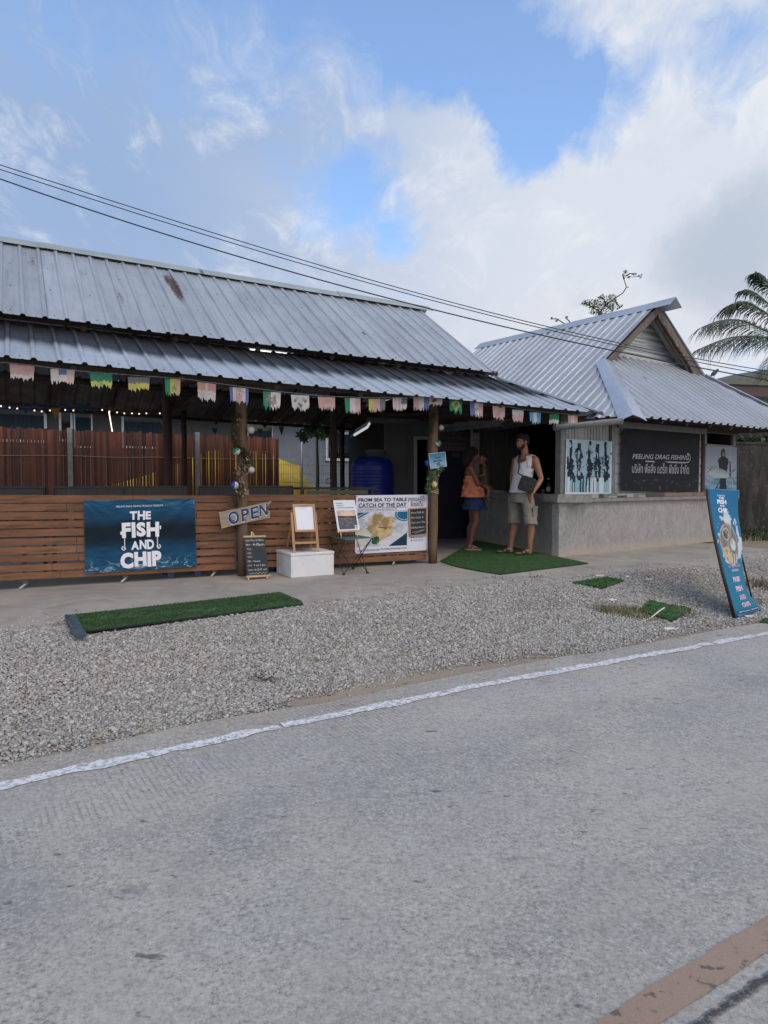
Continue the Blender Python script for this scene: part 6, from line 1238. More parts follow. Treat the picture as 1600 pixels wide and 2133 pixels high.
def angler(X, Y):
    n = vnoise(X, Y, 5, 26, 9, 4); c = lerp3((.25, .29, .34), (.30, .35, .40), Y); se = Y > .52+.0*X; c = np.where(se[..., None], lerp3((.10, .19, .25), (.22, .33, .40), np.clip((n-.35)*3, 0, 1)), c)
    b = (np.abs(X-.56) < .13+.03*np.sin(Y*8)) & (Y > .22); c[b] = (.018, .025, .035); c[(np.hypot((X-.55)/.075, (Y-.12)/.085) < 1)] = (.03, .035, .04); c[(np.hypot((X-.565)/.035, (Y-.135)/.045) < 1)] = (.22, .20, .19); c[(np.hypot((X-.56)/.17, (Y-.26)/.09) < 1)] = (.02, .027, .038)
    c[(X > .75) & (X < .83) & (Y > .25) & (Y < .5)] = (.05, .07, .09); c[((np.abs((Y-1.0)+(X-.1)*1.1) < .02) & (X < .5))] = (.03, .04, .05); c[(Y > .90) & (X > .3)] = (.02, .03, .04)
    fx, fy = X, Y-(.40+.12*(X-.1)); ln = .085*np.sqrt(np.clip(1-((fx-.40)/.36)**2, 0, 1))*(1.0+.3*(fx < .35)); fb = np.abs(fy-.02) < ln; sp_ = vnoise(X, Y, 20, 20, 14, 3); fcx = lerp3((.34, .40, .42), (.13, .18, .20), np.clip((fy+.02)*-9+.4+(sp_-.5)*1.2, 0, 1)); c = np.where(fb[..., None], fcx, c)
    tl = (X > .74) & (X < .96) & (np.abs(np.abs(fy-.0)-(X-.74)*.55) < .018); c[tl] = (.10, .14, .16); mo = (X < .14) & (np.abs(np.abs(fy-.02)-(.14-X)*.5) < .016) & (X > .05); c[mo] = (.16, .2, .21); c[(np.hypot(X-.16, (fy-.0)) < .014)] = (.01, .01, .01); c[np.abs(X-.86-(Y-.6)*.15) < .008] = (.4, .42, .44); return c
sh.field_obj('printed_sheet', 70, 120, angler, root, thick=.006)
# company sheet inside on the storage room
root = thing('company_sign', 'dim mauve company name sheet above the navy wall behind the woman', 'sign', N.pick(950, 935, -.04)); sh = Sheet(*[N.pick(a, b, -.045) for a, b in ((912, 894), (988, 900), (988, 940), (914, 939))]); q = MB()
sh.field_obj('printed_sheet', 20, 10, lambda X, Y: np.ones(X.shape+(3,))*np.array((.15, .125, .16)), root); sh.text(q, 'บริษัท พีลลิ่ง แดร็ก ฟิชชิ่ง จำกัด', .5, .22, .2, .9, .01); sh.text(q, 'PEELING DRAG FISHING CO., LTD', .5, .50, .15, .93, .02); sh.text(q, 'FISHING CHARTERS AND FISH SALES', .52, .72, .07, .66, .0); sh.text(q, 'AO NANG KRABI', .45, .87, .04, .35); obj('lettering', q, [INK], root, recalc=False)
q = MB(); q.prism([N.pick(a, b, -.02) for a, b in ((941, 942), (958, 943), (958, 953), (941, 952))], N.v*-.01); obj('notice_plate', q, [mat('dim_plate', (.06, .06, .07), rough=.6)], label='small dim plate on the navy wall left of the woman', cat='plate')

# --- leaning standing banner
root = thing('standing_banner', 'tall leaning blue standing banner with food picture at the gravel edge', 'banner', Gg(1550, 1285)); zq = ground_z(Gg(1530, 1287).x, Gg(1530, 1287).y); Bp = Gg(1530, 1289); Tp = A(1472, 1019, Bp.y+.18); Rb = Gg(1583, 1271); Tr = A(1539, 1022.5, Bp.y+.58)
lc = [Tp+Vector((.02, 0, -.005)), A(1489, 1105, Bp.y+.10), A(1508, 1190, Bp.y+.04), A(1534, 1281, Bp.y+.005)]; rcv = [Tr, A(1538, 1062, Bp.y+.57), A(1543, 1104, Bp.y+.54), A(1546, 1146, Bp.y+.50), A(1547, 1185, Bp.y+.44), A(1558, 1230, Bp.y+.30), Rb+Vector((0, -.02, .02))]
def spl(P, t_): P = [Vector(p) for p in P]; s_ = t_*(len(P)-1); k = min(int(s_), len(P)-2); a = s_-k; p0 = P[max(k-1, 0)]; p1 = P[k]; p2 = P[k+1]; p3 = P[min(k+2, len(P)-1)]; return .5*((2*p1)+(p2-p0)*a+(2*p0-5*p1+4*p2-p3)*a*a+(3*p1-p0-3*p2+p3)*a**3)
class Curved(Sheet):
    def __init__(s, l, r): s.l, s.r = l, r; s.w = .52; s.h = 1.45; s.asp = .36; s.n = ((r[0]-l[0]).cross(l[-1]-l[0])).normalized(); s.n = -s.n if s.n.dot(Vector((0, 0, HC))-l[0]) < 0 else s.n; s.wave = True
    def p(s, x, y, off=0.):
        a, b = spl(s.l, min(max(y, 0), 1)), spl(s.r, min(max(y, 0), 1)); q = a*(1-x)+b*x; return q + s.n*(off + .025*math.sin(math.pi*min(max(x, 0), 1))*y - .010*math.sin(x*6+y*9)*.4)
sh = Curved(lc, rcv)
def food(X, Y):
    n = vnoise(X, Y, 4, 7, 2, 4); c = lerp3((.012, .13, .30), (.02, .17, .26), np.clip(Y*1.2+(n-.5)*.6, 0, 1)); px, py = X, Y; cx = .36+.18*(Y-.42)/.2; pl_ = np.hypot((X-.45-.1*(Y-.45))/.36, (Y-.45)/.175); n2 = vnoise(X, Y, 14, 24, 6, 4)
    ic = (np.hypot((X-.5)/.52, (Y-.42)/.21)+(n2-.5)*.7 < 1) & (vnoise(X, Y, 6, 9, 16, 3) > .50); c = np.where(ic[..., None], lerp3((.35, .48, .56), (.62, .66, .68), n2), c)
    c = np.where((pl_ < 1)[..., None], lerp3((.13, .10, .085), (.34, .30, .26), np.clip((vnoise(X+Y*.3, Y, 30, 6, 8, 4)-.3)*2, 0, 1)), c); ed = (pl_ < 1) & (pl_ > .93); c[ed] = (.42, .38, .33)
    for ax_, ay_, r in ((.36, .365, .13), (.60, .455, .125)):
        d = np.hypot((X-ax_)/r, (Y-ay_)/(r*.40)); c[d < 1.15] = (.05, .07, .06); c = np.where((d < 1.08)[..., None], lerp3((.40, .44, .42), (.26, .32, .30), n), c); c = np.where((d < .82)[..., None], np.where((ax_ < .5), lerp3((.06, .05, .03), (.42, .34, .28), np.clip((n2-.4)*4, 0, 1)), lerp3((.50, .56, .58), (.20, .27, .20), np.clip((n2-.5)*4, 0, 1))), c)
    fr = (pl_ < .9) & (Y > .47) & (X < .50) & (n2 > .42); c = np.where(fr[..., None], lerp3((.42, .31, .15), (.55, .45, .28), n2), c); wf_ = (pl_ < 1.1) & (Y > .53) & (X > .5) & (np.sin(X*60+Y*20) > .3); c[wf_] = (.44, .46, .48); tail = (np.abs(X-.33) < (Y-.245)*1.6) & (Y > .245) & (Y < .29); c[tail] = (.22, .08, .07)
    c[(X < .02)] = (.02, .10, .22); c[(Y > .955)] = (.02, .10, .20); return c
v, f, cc = sh.field(70, 170, food, .003); o = obj('banner_cloth', (v, f), PRINT, root, recalc=False); ca = o.data.color_attributes.new('Col', 'FLOAT_COLOR', 'CORNER'); ca.data.foreach_set('color', np.array(cc, dtype=np.float32).ravel()); o.data.polygons.foreach_set('use_smooth', [True]*len(f))
q = MB()
for tx, y, h, w, b in (('ร้านอาหาร', .062, .016, .24, .01), ('THE', .085, .018, .17, .05), ('FISH', .117, .030, .30, .05), ('AND', .148, .014, .16, .04), ('CHIP', .182, .032, .31, .05)): sh.text(q, tx, .38 if y < .2 else .5, y, h, w, b, off=.003)
sh.text(q, 'ปลาและมันฝรั่ง', .52, .632, .02, .60, .02, off=.003, mi=1); sh.text(q, 'มีโปรโมชั่น', .50, .668, .016, .30, .01, off=.003)
for tx, y, w in (('FREE', .735, .32), ('FISH', .80, .32), ('AND', .862, .30), ('CHIPS', .918, .36)): sh.text(q, tx, .45, y, .030, w, .06, off=.003, mi=0); sh.text(q, tx, .45, y, .030, w, .012, off=.0045, mi=1)
sh.text(q, '@fishandchip   @peelingdrag', .50, .972, .010, .80, .01, off=.003); obj('lettering', q, [WHITE, PINK], root, recalc=False)
q = MB(); q.tube([Bp+Vector((0, 0, .004)), lc[2]+Vector((-.02, 0, 0)), lc[1]+Vector((-.02, 0, 0)), Tp], .016, 8); obj('side_pole', q, [BLK], root); q = MB(); q.tube([Tp, Tr], .009, 8); obj('top_rail', q, [mat('blue_rail', (.03, .16, .30), rough=.4)], root)
q = MB(); q.tube([Bp+Vector((.03, .02, .02)), Rb+Vector((0, .0, .02))], .022, 8); obj('bottom_rail', q, [mat('blue_rail', (.03, .16, .30))], root); q = MB(); bp = Rb+Vector((.15, .45, 0)); bp.z = ground_z(bp.x, bp.y); q.tube([Tr.lerp(Tp, .4), bp], .010, 8); obj('rear_strut', q, [BLK], root)

# --- things on the counter and in the dark behind
def bottle(p, r, h, mg, mc, ml, lab):
    root = thing('bottle', lab, 'bottle', p, 'bottles on the kiosk counter'); q = MB(); q.lathe(p, [(r*.9, 0), (r, .01), (r, h*.55), (r*.8, h*.62), (r*.34, h*.76), (r*.32, h*.92)], 16); obj('bottle_body', q, [mg], root); q = MB(); q.lathe(p, [(r*.38, h*.91), (r*.40, h*.92), (r*.40, h), (r*.30, h+.004)], 12); obj('cap', q, [mc], root); q = MB(); q.lathe(p, [(r*1.03, h*.14), (r*1.03, h*.45)], 16); obj('bottle_label', q, [ml], root)
def cpt(t_, d, z=.925): return KF(t_, -d, z)
DG = mat('dark_bottle_glass', (.01, .012, .01), rough=.15); AM = mat('amber_sauce', (.16, .07, .015), rough=.2); 
bottle(cpt(.50, .12), .032, .24, DG, WHITE, mat('bottle_label_white', (.45, .47, .48)), 'dark bottle with a white label and white cap right of the man'); bottle(cpt(.27, .12), .030, .20, AM, mat('cream_cap', (.5, .45, .35)), mat('amber_label', (.20, .12, .04)), 'amber sauce bottle with cream cap on the counter'); bottle(cpt(.36, .22), .020, .17, DG, WHITE, DG, 'thin dark bottle with white cap between the two labelled bottles'); bottle(cpt(.16, .22), .030, .26, AM, AM, MATS['amber_label'], 'tall brown bottle beside the window post')
q = MB(); p = cpt(.62, .1); q.lathe(p, [(.028, 0), (.03, .06), (.03, .07)], 14); obj('glass_jar', q, [mat('dim_glass', (.12, .12, .12), rough=.1)], label='small glass jar close to the man elbow on the counter', cat='jar')
q = MB(); q.prism([cpt(.35, .55, .93), cpt(.75, .55, .93), cpt(.75, .55, 1.22), cpt(.35, .55, 1.22)], -kn*.2); obj('storage_tub', q, [mat('navy_tub', (.01, .02, .07), rough=.5)], label='dark navy storage tub deep inside the kiosk window', cat='tub')
root = thing('laptop', 'black laptop open on the counter left of the man', 'laptop', cpt(1.70, .30)); q = MB(); q.prism([cpt(1.45, .18), cpt(1.8, .18), cpt(1.8, .42), cpt(1.45, .42)], (0, 0, .018)); obj('keyboard_base', q, [BLK], root); q = MB(); q.prism([cpt(1.45, .20, .94), cpt(1.8, .20, .94), cpt(1.82, .14, 1.17), cpt(1.47, .14, 1.17)], kn*.008); obj('screen', q, [BLK], root)
root = thing('serving_tray', 'silver dish with wrapped snacks on the far end of the counter', 'dish', cpt(2.45, .12)); q = MB(); q.lathe(cpt(2.45, .12), [(.09, 0), (.14, .018), (.145, .022)], 20); obj('dish', q, [SLV], root); r = random.Random(2)
for k in range(5): q = MB(); q.ball(cpt(2.45, .12, .965)+Vector((r.uniform(-.06, .06), r.uniform(-.06, .06), r.uniform(0, .05))), .03, 8, 0, (1.3, .8, .6)); obj('snack', q, [mat('dull_brown_snack', (.20, .12, .06), (.3, .2, .1), 30)], root)
q = MB(); q.box(cpt(2.15, .1, .94), (.22, .16, .02), Matrix.Rotation(.3, 3, 'Z')); q.box(cpt(2.15, .1, .955), (.18, .12, .012), Matrix.Rotation(.6, 3, 'Z')); obj('paper_stack', q, [mat('grey_paper', (.4, .4, .42))], label='loose stack of pale papers on the counter between dish and laptop', cat='papers')
# plastic chair in the dark behind the woman
ch = thing('plastic_chair', 'dark blue plastic chair in the shade behind the woman', 'chair', G(938, 1118)); c0 = G(936, 1118); BC = mat('deep_blue_plastic', (.008, .04, .12), rough=.45); q = MB(); q.box(c0+Vector((0, .2, .43)), (.42, .40, .03)); obj('seat', q, [BC], ch); q = MB()
q.prism([c0+Vector((-.20, .38, .46)), c0+Vector((.20, .38, .46)), c0+Vector((.19, .44, .86)), c0+Vector((.1, .45, .92)), c0+Vector((-.1, .45, .92)), c0+Vector((-.19, .44, .86))], (0, .02, 0)); obj('backrest', q, [BC], ch)
for a in (-.18, .18):
    for b in (.02, .38): q = MB(); q.tube([c0+Vector((a*1.1, b, 0)), c0+Vector((a, b, .43))], [.018, .024], 8); obj('leg', q, [BC], ch)
for a in (-.20, .20): q = MB(); q.tube([c0+Vector((a, .03, .43)), c0+Vector((a, .04, .64)), c0+Vector((a, .40, .67))], .018, 8); obj('armrest', q, [BC], ch)

# --- overhead wires
CAB = mat('black_cable', (.012, .014, .02), rough=.5)
for k, (pts_, lab) in enumerate(((((-60, 326), (0, 341), (428, 480), (689, 560), (1060, 658), (1344, 733), (1440, 741), (1580, 766), (1700, 790)), 'uppermost of the three black overhead cables'), (((-60, 335), (0, 350.5), (400, 480), (662, 560), (960, 642), (1060, 665), (1344, 740), (1440, 745), (1600, 778), (1700, 800)), 'middle of the three black overhead cables'), (((-60, 353), (0, 371.5), (328, 480), (586, 560), (960, 664), (1280, 732), (1440, 758), (1536, 778), (1700, 812)), 'lowest and thickest of the three black overhead cables'))):
    xs_ = np.array([p[0] for p in pts_]); ys_ = np.array([p[1] for p in pts_]); cf = np.polyfit(xs_, ys_, 3); X_ = np.linspace(-200, 1900, 60); q = MB(); q.tube([A(x, float(np.polyval(cf, x)), 8.9+1.5*(x+200)/2100+k*.05) for x in X_], .0085 if k == 2 else .006, 6)
    obj('overhead_cable', q, [CAB], label=lab, cat='cable', group='overhead cables crossing above the roofs')
# ================================================================== PEOPLE
def organic(name, mb, mats, parent, voxel=.007, sm=6, **kw):
    """fuses overlapping closed volumes into one continuous skin"""
    o = obj(name, mb, mats, parent, recalc=True, **kw)
    m = o.modifiers.new('skin', 'REMESH'); m.mode = 'VOXEL'; m.voxel_size = voxel; m.use_smooth_shade = True
    m2 = o.modifiers.new('soft', 'SMOOTH'); m2.factor = .5; m2.iterations = sm
    dg = bpy.context.evaluated_depsgraph_get(); dg.update(); me = bpy.data.meshes.new_from_object(o.evaluated_get(dg)); o.modifiers.clear(); me.name = name; o.data = me
    me.polygons.foreach_set('use_smooth', [True]*len(me.polygons)); return o
def limb(mb, pts, rad, n=14, sc=1.0, fl=None):
    P = [Vector(p) for p in pts]; mb.tube(P, [r*sc for r in rad], n); mb.ball(P[0], rad[0]*sc, n); mb.ball(P[-1], rad[-1]*sc, n)
def dens(pts, rad, k=4):
    """resamples a joint chain with a soft bulge so that limbs taper smoothly"""
    P, Rr = [], []
    for i in range(len(pts)-1):
        for j in range(k): a = j/k; P.append(Vector(pts[i]).lerp(Vector(pts[i+1]), a)); Rr.append(rad[i]*(1-a)+rad[i+1]*a)
    return P+[Vector(pts[-1])], Rr+[rad[-1]]
def ell(c, h, f, a, b, n=20, tilt=None):
    c = Vector(c); return [c+h*(a*math.cos(2*math.pi*j/n))+f*(b*math.sin(2*math.pi*j/n)) for j in range(n)]
def foot(mb, ankle, heel, toe, sole_z, w=.045):
    d = (toe-heel).normalized(); s_ = Vector((-d.y, d.x, 0)); L_ = (toe-heel).length; rg = []
    for t_, ww, hh in ((0, .55, .35), (.12, .78, .62), (.3, .72, .85), (.5, .85, .62), (.72, 1.02, .42), (.88, .95, .30), (1.0, .6, .18)):
        c = heel.lerp(toe, t_); c.z = sole_z; H_ = hh*.085; rg.append([c+s_*(w*ww*math.cos(a))+Vector((0, 0, H_*.5+H_*.5*math.sin(a))) for a in np.linspace(0, 2*math.pi, 12, endpoint=False)])
    mb.rings(rg, 0, True); limb(mb, [ankle, heel.lerp(toe, .20)*1.0+Vector((0, 0, .045))], [.036, .036], 12)
    for k in range(5):
        o_ = (k-2)*w*.40; base = heel.lerp(toe, .90-.03*abs(k-1)); base = base+s_*o_; base.z = sole_z+.014; tip = base+d*(.040-.006*k); mb.tube([base, tip], [.0105, .0085], 8); mb.ball(tip, .0088, 8)
def hand(mb, w, d, nrm, curl=.5, sc=1.0, thumb=1):
    """palm, four unequal fingers with two bends, thumb leaving the palm's side"""
    d = d.normalized(); nrm = (nrm-d*nrm.dot(d)).normalized(); s_ = d.cross(nrm).normalized()*thumb; pc = w+d*.045*sc
    mb.rings([[w+d*(t_*.092*sc)+s_*(a_*sc*math.cos(q))+nrm*(b_*sc*math.sin(q)) for q in np.linspace(0, 2*math.pi, 12, endpoint=False)] for t_, a_, b_ in ((-.12, .024, .018), (.15, .030, .016), (.5, .038, .016), (.85, .040, .014), (1.0, .036, .010))], 0, True)
    for k, (off_, ln) in enumerate(((.030, .068), (.010, .078), (-.010, .073), (-.029, .058))):
        b = w+d*(.088*sc)+s_*(off_*sc); d1 = (d*math.cos(curl)+nrm*math.sin(curl)).normalized(); d2 = (d*math.cos(curl*2)+nrm*math.sin(curl*2)).normalized(); p1 = b+d1*ln*.5*sc; p2 = p1+d2*ln*.5*sc; mb.tube([b-d*.01, b, p1, p2], [.0095*sc, .009*sc, .0085*sc, .0072*sc], 8); mb.ball(p2, .0074*sc, 8)
    b = w+d*.03*sc+s_*.028*sc; t1 = b+(d*.6+s_*.75+nrm*.35).normalized()*.036*sc; t2 = t1+(d*.85+s_*.2+nrm*.5).normalized()*.030*sc; mb.tube([b, t1, t2], [.013*sc, .011*sc, .009*sc], 8); mb.ball(t2, .0092*sc, 8)
def head(mb, c, hf, up=Vector((0, 0, 1)), s=1.0, neck=None, nr=.056):
    """c: centre of the skull; hf: facing direction"""
    hf = hf.normalized(); hs = up.cross(hf).normalized(); up = hf.cross(hs).normalized(); rt = Matrix((hf, hs, up)).transposed()
    P = lambda x, y, z: c+(hf*x+hs*y+up*z)*s
    mb.ball(P(-.012, 0, .028), .088*s, 18, 0, (1.10, .86, 1.0), rt); mb.ball(P(.018, 0, -.030), .068*s, 16, 0, (1.02, .88, 1.15), rt); mb.ball(P(.052, 0, -.085), .032*s, 12, 0, (.9, 1.1, .85), rt); mb.ball(P(.01, 0, -.078), .048*s, 12, 0, (1.1, .98, .6), rt)
    mb.rings([[P(x+(.011 if k % 2 else -.012), y*sg, z) for k, (y, sg) in enumerate(((w, 1), (0.0, 1), (w, -1), (0.0001, 1)))] for x, z, w in ((.080, .020, .008), (.094, -.012, .012), (.104, -.030, .016), (.088, -.040, .013))], 0, True)       # nose
    mb.ball(P(.078, 0, -.058), .017*s, 10, 0, (.6, 1.35, .42), rt); mb.ball(P(.076, 0, -.068), .016*s, 10, 0, (.6, 1.2, .45), rt); mb.ball(P(.070, .0, .022), .040*s, 12, 0, (.35, 1.25, .25), rt)
    for g in (-1, 1): mb.ball(P(.052, .038*g, -.022), .026*s, 10, 0, (.8, .8, .7), rt); mb.ball(P(-.010, .078*g, -.012), .022*s, 10, 0, (.75, .32, 1.25), rt)
    if neck is not None: limb(mb, [P(-.022, 0, -.055), neck], [nr*.95*s, nr], 14)
    return P, rt
EYEW = mat('eye_white', (.55, .53, .50), rough=.3); EYED = mat('dark_iris', (.02, .012, .008), rough=.2)
def eyes(P, rt, s, parent):
    for g in (-1, 1):
        q = MB(); q.ball(P(.0715, .029*g, .004), .0115*s, 10, 0, (.7, 1, .7), rt); q.ball(P(.0795, .029*g, .004), .0055*s, 8, 1, (.6, 1, 1), rt); obj('eye', q, [EYEW, EYED], parent)
def brows(P, s, parent, m):
    q = MB()
    for g in (-1, 1): q.tube([P(.083, .013*g, .020), P(.082, .030*g, .026), P(.070, .046*g, .020)], [.004*s, .0045*s, .0025*s], 6)
    obj('eyebrows', q, [m], parent)
# ---------------- the man
B = G(1085, 1157); Mp = lambda x, y, z: Vector((B.x+x, B.y+y, z)); zt = .013
man = thing('person', 'bearded man in white tank top and grey-beige cargo shorts with a black shoulder bag', 'person', Mp(-.02, .05, zt))
SK = mat('tanned_skin', (.33, .155, .09), (.29, .13, .075), 9, .5, bump=.1, bscale=60); h = Vector((.66, -.75, 0)).normalized(); f = Vector((-.75, -.66, 0)).normalized()
body = MB(); cx = lambda x, y, z: Mp(x, y, z)
tors = [((-.01, .02, .86), .150, .110), ((-.01, .02, .95), .160, .112), ((.0, .015, 1.08), .142, .100), ((.02, .01, 1.22), .152, .104), ((.045, .0, 1.36), .172, .112), ((.055, .0, 1.44), .175, .098), ((.060, .0, 1.49), .120, .075), ((.058, .0, 1.53), .06, .055)]
body.rings([ell(cx(*c), h, f, a, b) for c, a, b in tors], 0, True)
hL, hR = cx(.07, -.065, .90), cx(-.085, .105, .90); kL, kR = cx(.115, -.125, .52), cx(-.075, .17, .515); aL, aR = cx(.118, -.075, .10), cx(-.115, .20, .10)
for hp, kn_, an, c_dir in ((hL, kL, aL, 1), (hR, kR, aR, 1)):
    calf = kn_.lerp(an, .32)-f*.018; P_, R_ = dens([hp, hp.lerp(kn_, .5), kn_, calf, kn_.lerp(an, .7), an], [.088, .074, .056, .057, .043, .034]); limb(body, P_, R_, 16)
for an, hl, to in ((aL, cx(.150, -.055, 0), cx(-.085, -.135, 0)), (aR, cx(-.080, .205, 0), cx(-.315, .145, 0))): foot(body, an, hl, to, zt+.022)
sL, sR = cx(.175, -.135, 1.432), cx(-.065, .130, 1.432); eL, eR = cx(.262, -.150, 1.150), cx(-.105, .19, 1.16); wL, wR = cx(.108, -.215, .925), cx(-.105, .125, .90)
for s_, e_, w_ in ((sL, eL, wL), (sR, eR, wR)): P_, R_ = dens([s_, s_.lerp(e_, .45), e_, e_.lerp(w_, .35), w_], [.056, .050, .038, .040, .026]); limb(body, P_, R_, 14)
hand(body, wL, Vector((-.30, .38, -1)), -f, .25, .95, -1); hand(body, wR, Vector((.25, -.1, -1)), h, .25, .95, 1)
limb(body, [cx(.155, -.11, 1.44), cx(.06, -.01, 1.50), cx(-.04, .10, 1.44)], [.05, .06, .05], 12)
hfd = Vector((-.93, -.37, -.05)); PH, rtH = head(body, cx(.005, -.01, 1.70), hfd, s=1.0, neck=cx(.058, .0, 1.50), nr=.060)
ob_ = organic('body', body, [SK], man, .0065, 5); HR = mat('dark_brown_hair', (.012, .008, .006), (.022, .014, .010), 60, .8, bump=.8, bscale=160, stretch=(1, 1, .4))
eyes(PH, rtH, 1.0, man); brows(PH, 1.0, man, HR); q = MB(); q.ball(PH(-.022, 0, .052), .090, 18, 0, (1.10, .90, .95), rtH); q.ball(PH(-.06, 0, .01), .070, 14, 0, (.7, 1.05, 1.0), rtH)
for k in range(16): a = k/16; q.ball(PH(.055-.10*a, .045*math.sin(k*2.1), .105+.012*math.sin(k*1.7)), .026, 8, 0, (1, 1, .8), rtH)
for g in (-1, 1): q.ball(PH(.005, .066*g, .022), .026, 8, 0, (.9, .4, 1.2), rtH)
organic('hair', q, [HR], man, .007, 2)
q = MB(); q.ball(PH(.050, 0, -.092), .036, 12, 0, (.95, 1.25, .9), rtH); q.ball(PH(.018, 0, -.075), .055, 14, 0, (1.1, 1.08, .62), rtH)
for g in (-1, 1): q.ball(PH(.02, .058*g, -.055), .024, 10, 0, (1.2, .45, 1.4), rtH)
q.ball(PH(.079, 0, -.049), .016, 10, 0, (.5, 1.5, .28), rtH); organic('beard', q, [HR], man, .006, 2)
# tank top: a shell around the torso, cut by neckline and armholes
def shell(name, rings_, m, parent, grow, keep, nA=44, nZ=26, fold=.004, seed=0, thick=.004, hem=.0, hh=None, ff=None):
    hh = hh or h; ff = ff or f; zs_ = [r[0][2] for r in rings_]; v = []; r = random.Random(seed); z0, z1 = zs_[0], zs_[-1]
    for j in range(nZ+1):
        z = z0+(z1-z0)*j/nZ; k = max(i for i in range(len(zs_)) if zs_[i] <= z+1e-6); k = min(k, len(zs_)-2); t_ = (z-zs_[k])/(zs_[k+1]-zs_[k]); c = [rings_[k][0][i]*(1-t_)+rings_[k+1][0][i]*t_ for i in range(3)]; a_ = rings_[k][1]*(1-t_)+rings_[k+1][1]*t_+grow; b_ = rings_[k][2]*(1-t_)+rings_[k+1][2]*t_+grow
        for i in range(nA):
            an = 2*math.pi*i/nA; w = fold*(math.sin(an*5+z*23+seed)*.5+math.sin(an*9-z*31)*.4+math.sin(z*60+an*3)*.5); v.append(Vector(parent['_b'])*0+Mp0(*c)+hh*((a_+w)*math.cos(an))+ff*((b_+w)*math.sin(an)))
    F_ = []
    for j in range(nZ):
        for i in range(nA):
            an = math.degrees(2*math.pi*(i+.5)/nA); z = z0+(z1-z0)*(j+.5)/nZ
            if keep(an, z): F_.append((j*nA+i, j*nA+(i+1) % nA, (j+1)*nA+(i+1) % nA, (j+1)*nA+i))
    used = sorted({i for q_ in F_ for i in q_}); mp = {u_: i for i, u_ in enumerate(used)}; o = obj(name, ([v[u_] for u_ in used], [tuple(mp[i] for i in q_) for q_ in F_]), m, parent)
    sd_ = o.modifiers.new('cloth', 'SOLIDIFY'); sd_.thickness = thick; sd_.offset = 0; sb = o.modifiers.new('soft', 'SUBSURF'); sb.levels = 1; sb.render_levels = 1; o.data.polygons.foreach_set('use_smooth', [True]*len(o.data.polygons)); return o
Mp0 = Mp; man['_b'] = (0, 0, 0)
tk_r = [((-.008, .018, .950), .182, .136), ((0, .015, 1.08), .150, .108), ((.02, .01, 1.22), .154, .107), ((.045, 0, 1.36), .174, .114), ((.055, 0, 1.44), .172, .098), ((.060, 0, 1.495), .125, .079)]
def keep(an, z):                                     # 90 deg = chest, 0/180 = sides, 270 = back
    fr = abs(an-90); bk2 = abs(an-270); sd = min(abs(an), abs(an-360), abs(an-180))
    if sd < 28: return z < 1.30+.0*sd
    if fr < 30: return z < 1.385+.0018*max(0, fr-8)
    if bk2 < 26: return z < 1.44
    return True
shell('tank_top', tk_r, [mat('white_ribbed_cotton', (.62, .62, .68), (.56, .56, .62), 6, .8, bump=.3, bscale=70)], man, .010, keep, nZ=60, nA=96, seed=2)
for g, hx in ((1, .118), (-1, .105)):
    sp_ = [cx(.05, -.0, 1.33)+h*(g*hx*1.02)+f*.100, cx(.055, .0, 1.42)+h*(g*hx)+f*.098, cx(.058, .0, 1.487)+h*(g*hx)+f*.058, cx(.060, .0, 1.510)+h*(g*hx)+f*.0, cx(.060, .0, 1.485)+h*(g*hx)-f*.06, cx(.055, 0, 1.38)+h*(g*hx)-f*.110]
    q = MB(); cv = [spl(sp_, i/18) for i in range(19)]; rg = []
    for i, c in enumerate(cv):
        d = (cv[min(i+1, 18)]-cv[max(i-1, 0)]).normalized(); n_ = h.cross(d).normalized(); n_ = n_ if n_.dot(c-cx(.055, 0, 1.40)) > 0 else -n_; w_ = .022+.010*abs(i-9)/9; rg.append([c-h*w_+n_*.001, c+n_*.005, c+h*w_+n_*.001, c+h*w_-n_*.004, c-h*w_-n_*.004])
    q.rings(rg, 0, True); obj('tank_strap', q, [MATS['white_ribbed_cotton']], man)
# cargo shorts
q = MB(); SHT = mat('stone_grey_canvas', (.235, .215, .185), (.19, .175, .15), 7, .85, bump=.5, bscale=35); q.rings([ell(cx(-.008, .018, z), h, f, a, b, 24) for z, a, b in ((.97, .162, .117), (.93, .172, .126), (.86, .180, .134), (.80, .172, .130))], 0, True)
for hp, kn_, o_ in ((hL, kL, 1), (hR, kR, -1)):
    ax_ = (kn_-hp); rg = []
    for t_, rr in ((-.05, .088), (.15, .100), (.4, .096), (.65, .094), (.85, .097), (1.10, .099)):
        c = hp+ax_*t_; rg.append([c+Vector((math.cos(a)*(rr+.004*math.sin(a*4+t_*9)), math.sin(a)*(rr+.004*math.sin(a*5-t_*7)), .004*math.sin(a*3))) for a in np.linspace(0, 2*math.pi, 22, endpoint=False)])
    q.rings(rg, 0, True)
so_ = organic('cargo_shorts', q, [SHT], man, .0085, 3); tx_ = bpy.data.textures.new('folds', 'CLOUDS'); tx_.noise_scale = .07; dm = so_.modifiers.new('folds', 'DISPLACE'); dm.texture = tx_; dm.strength = .016; dm.mid_level = .5; dm.texture_coords = 'LOCAL'
so_['_b'] = 0
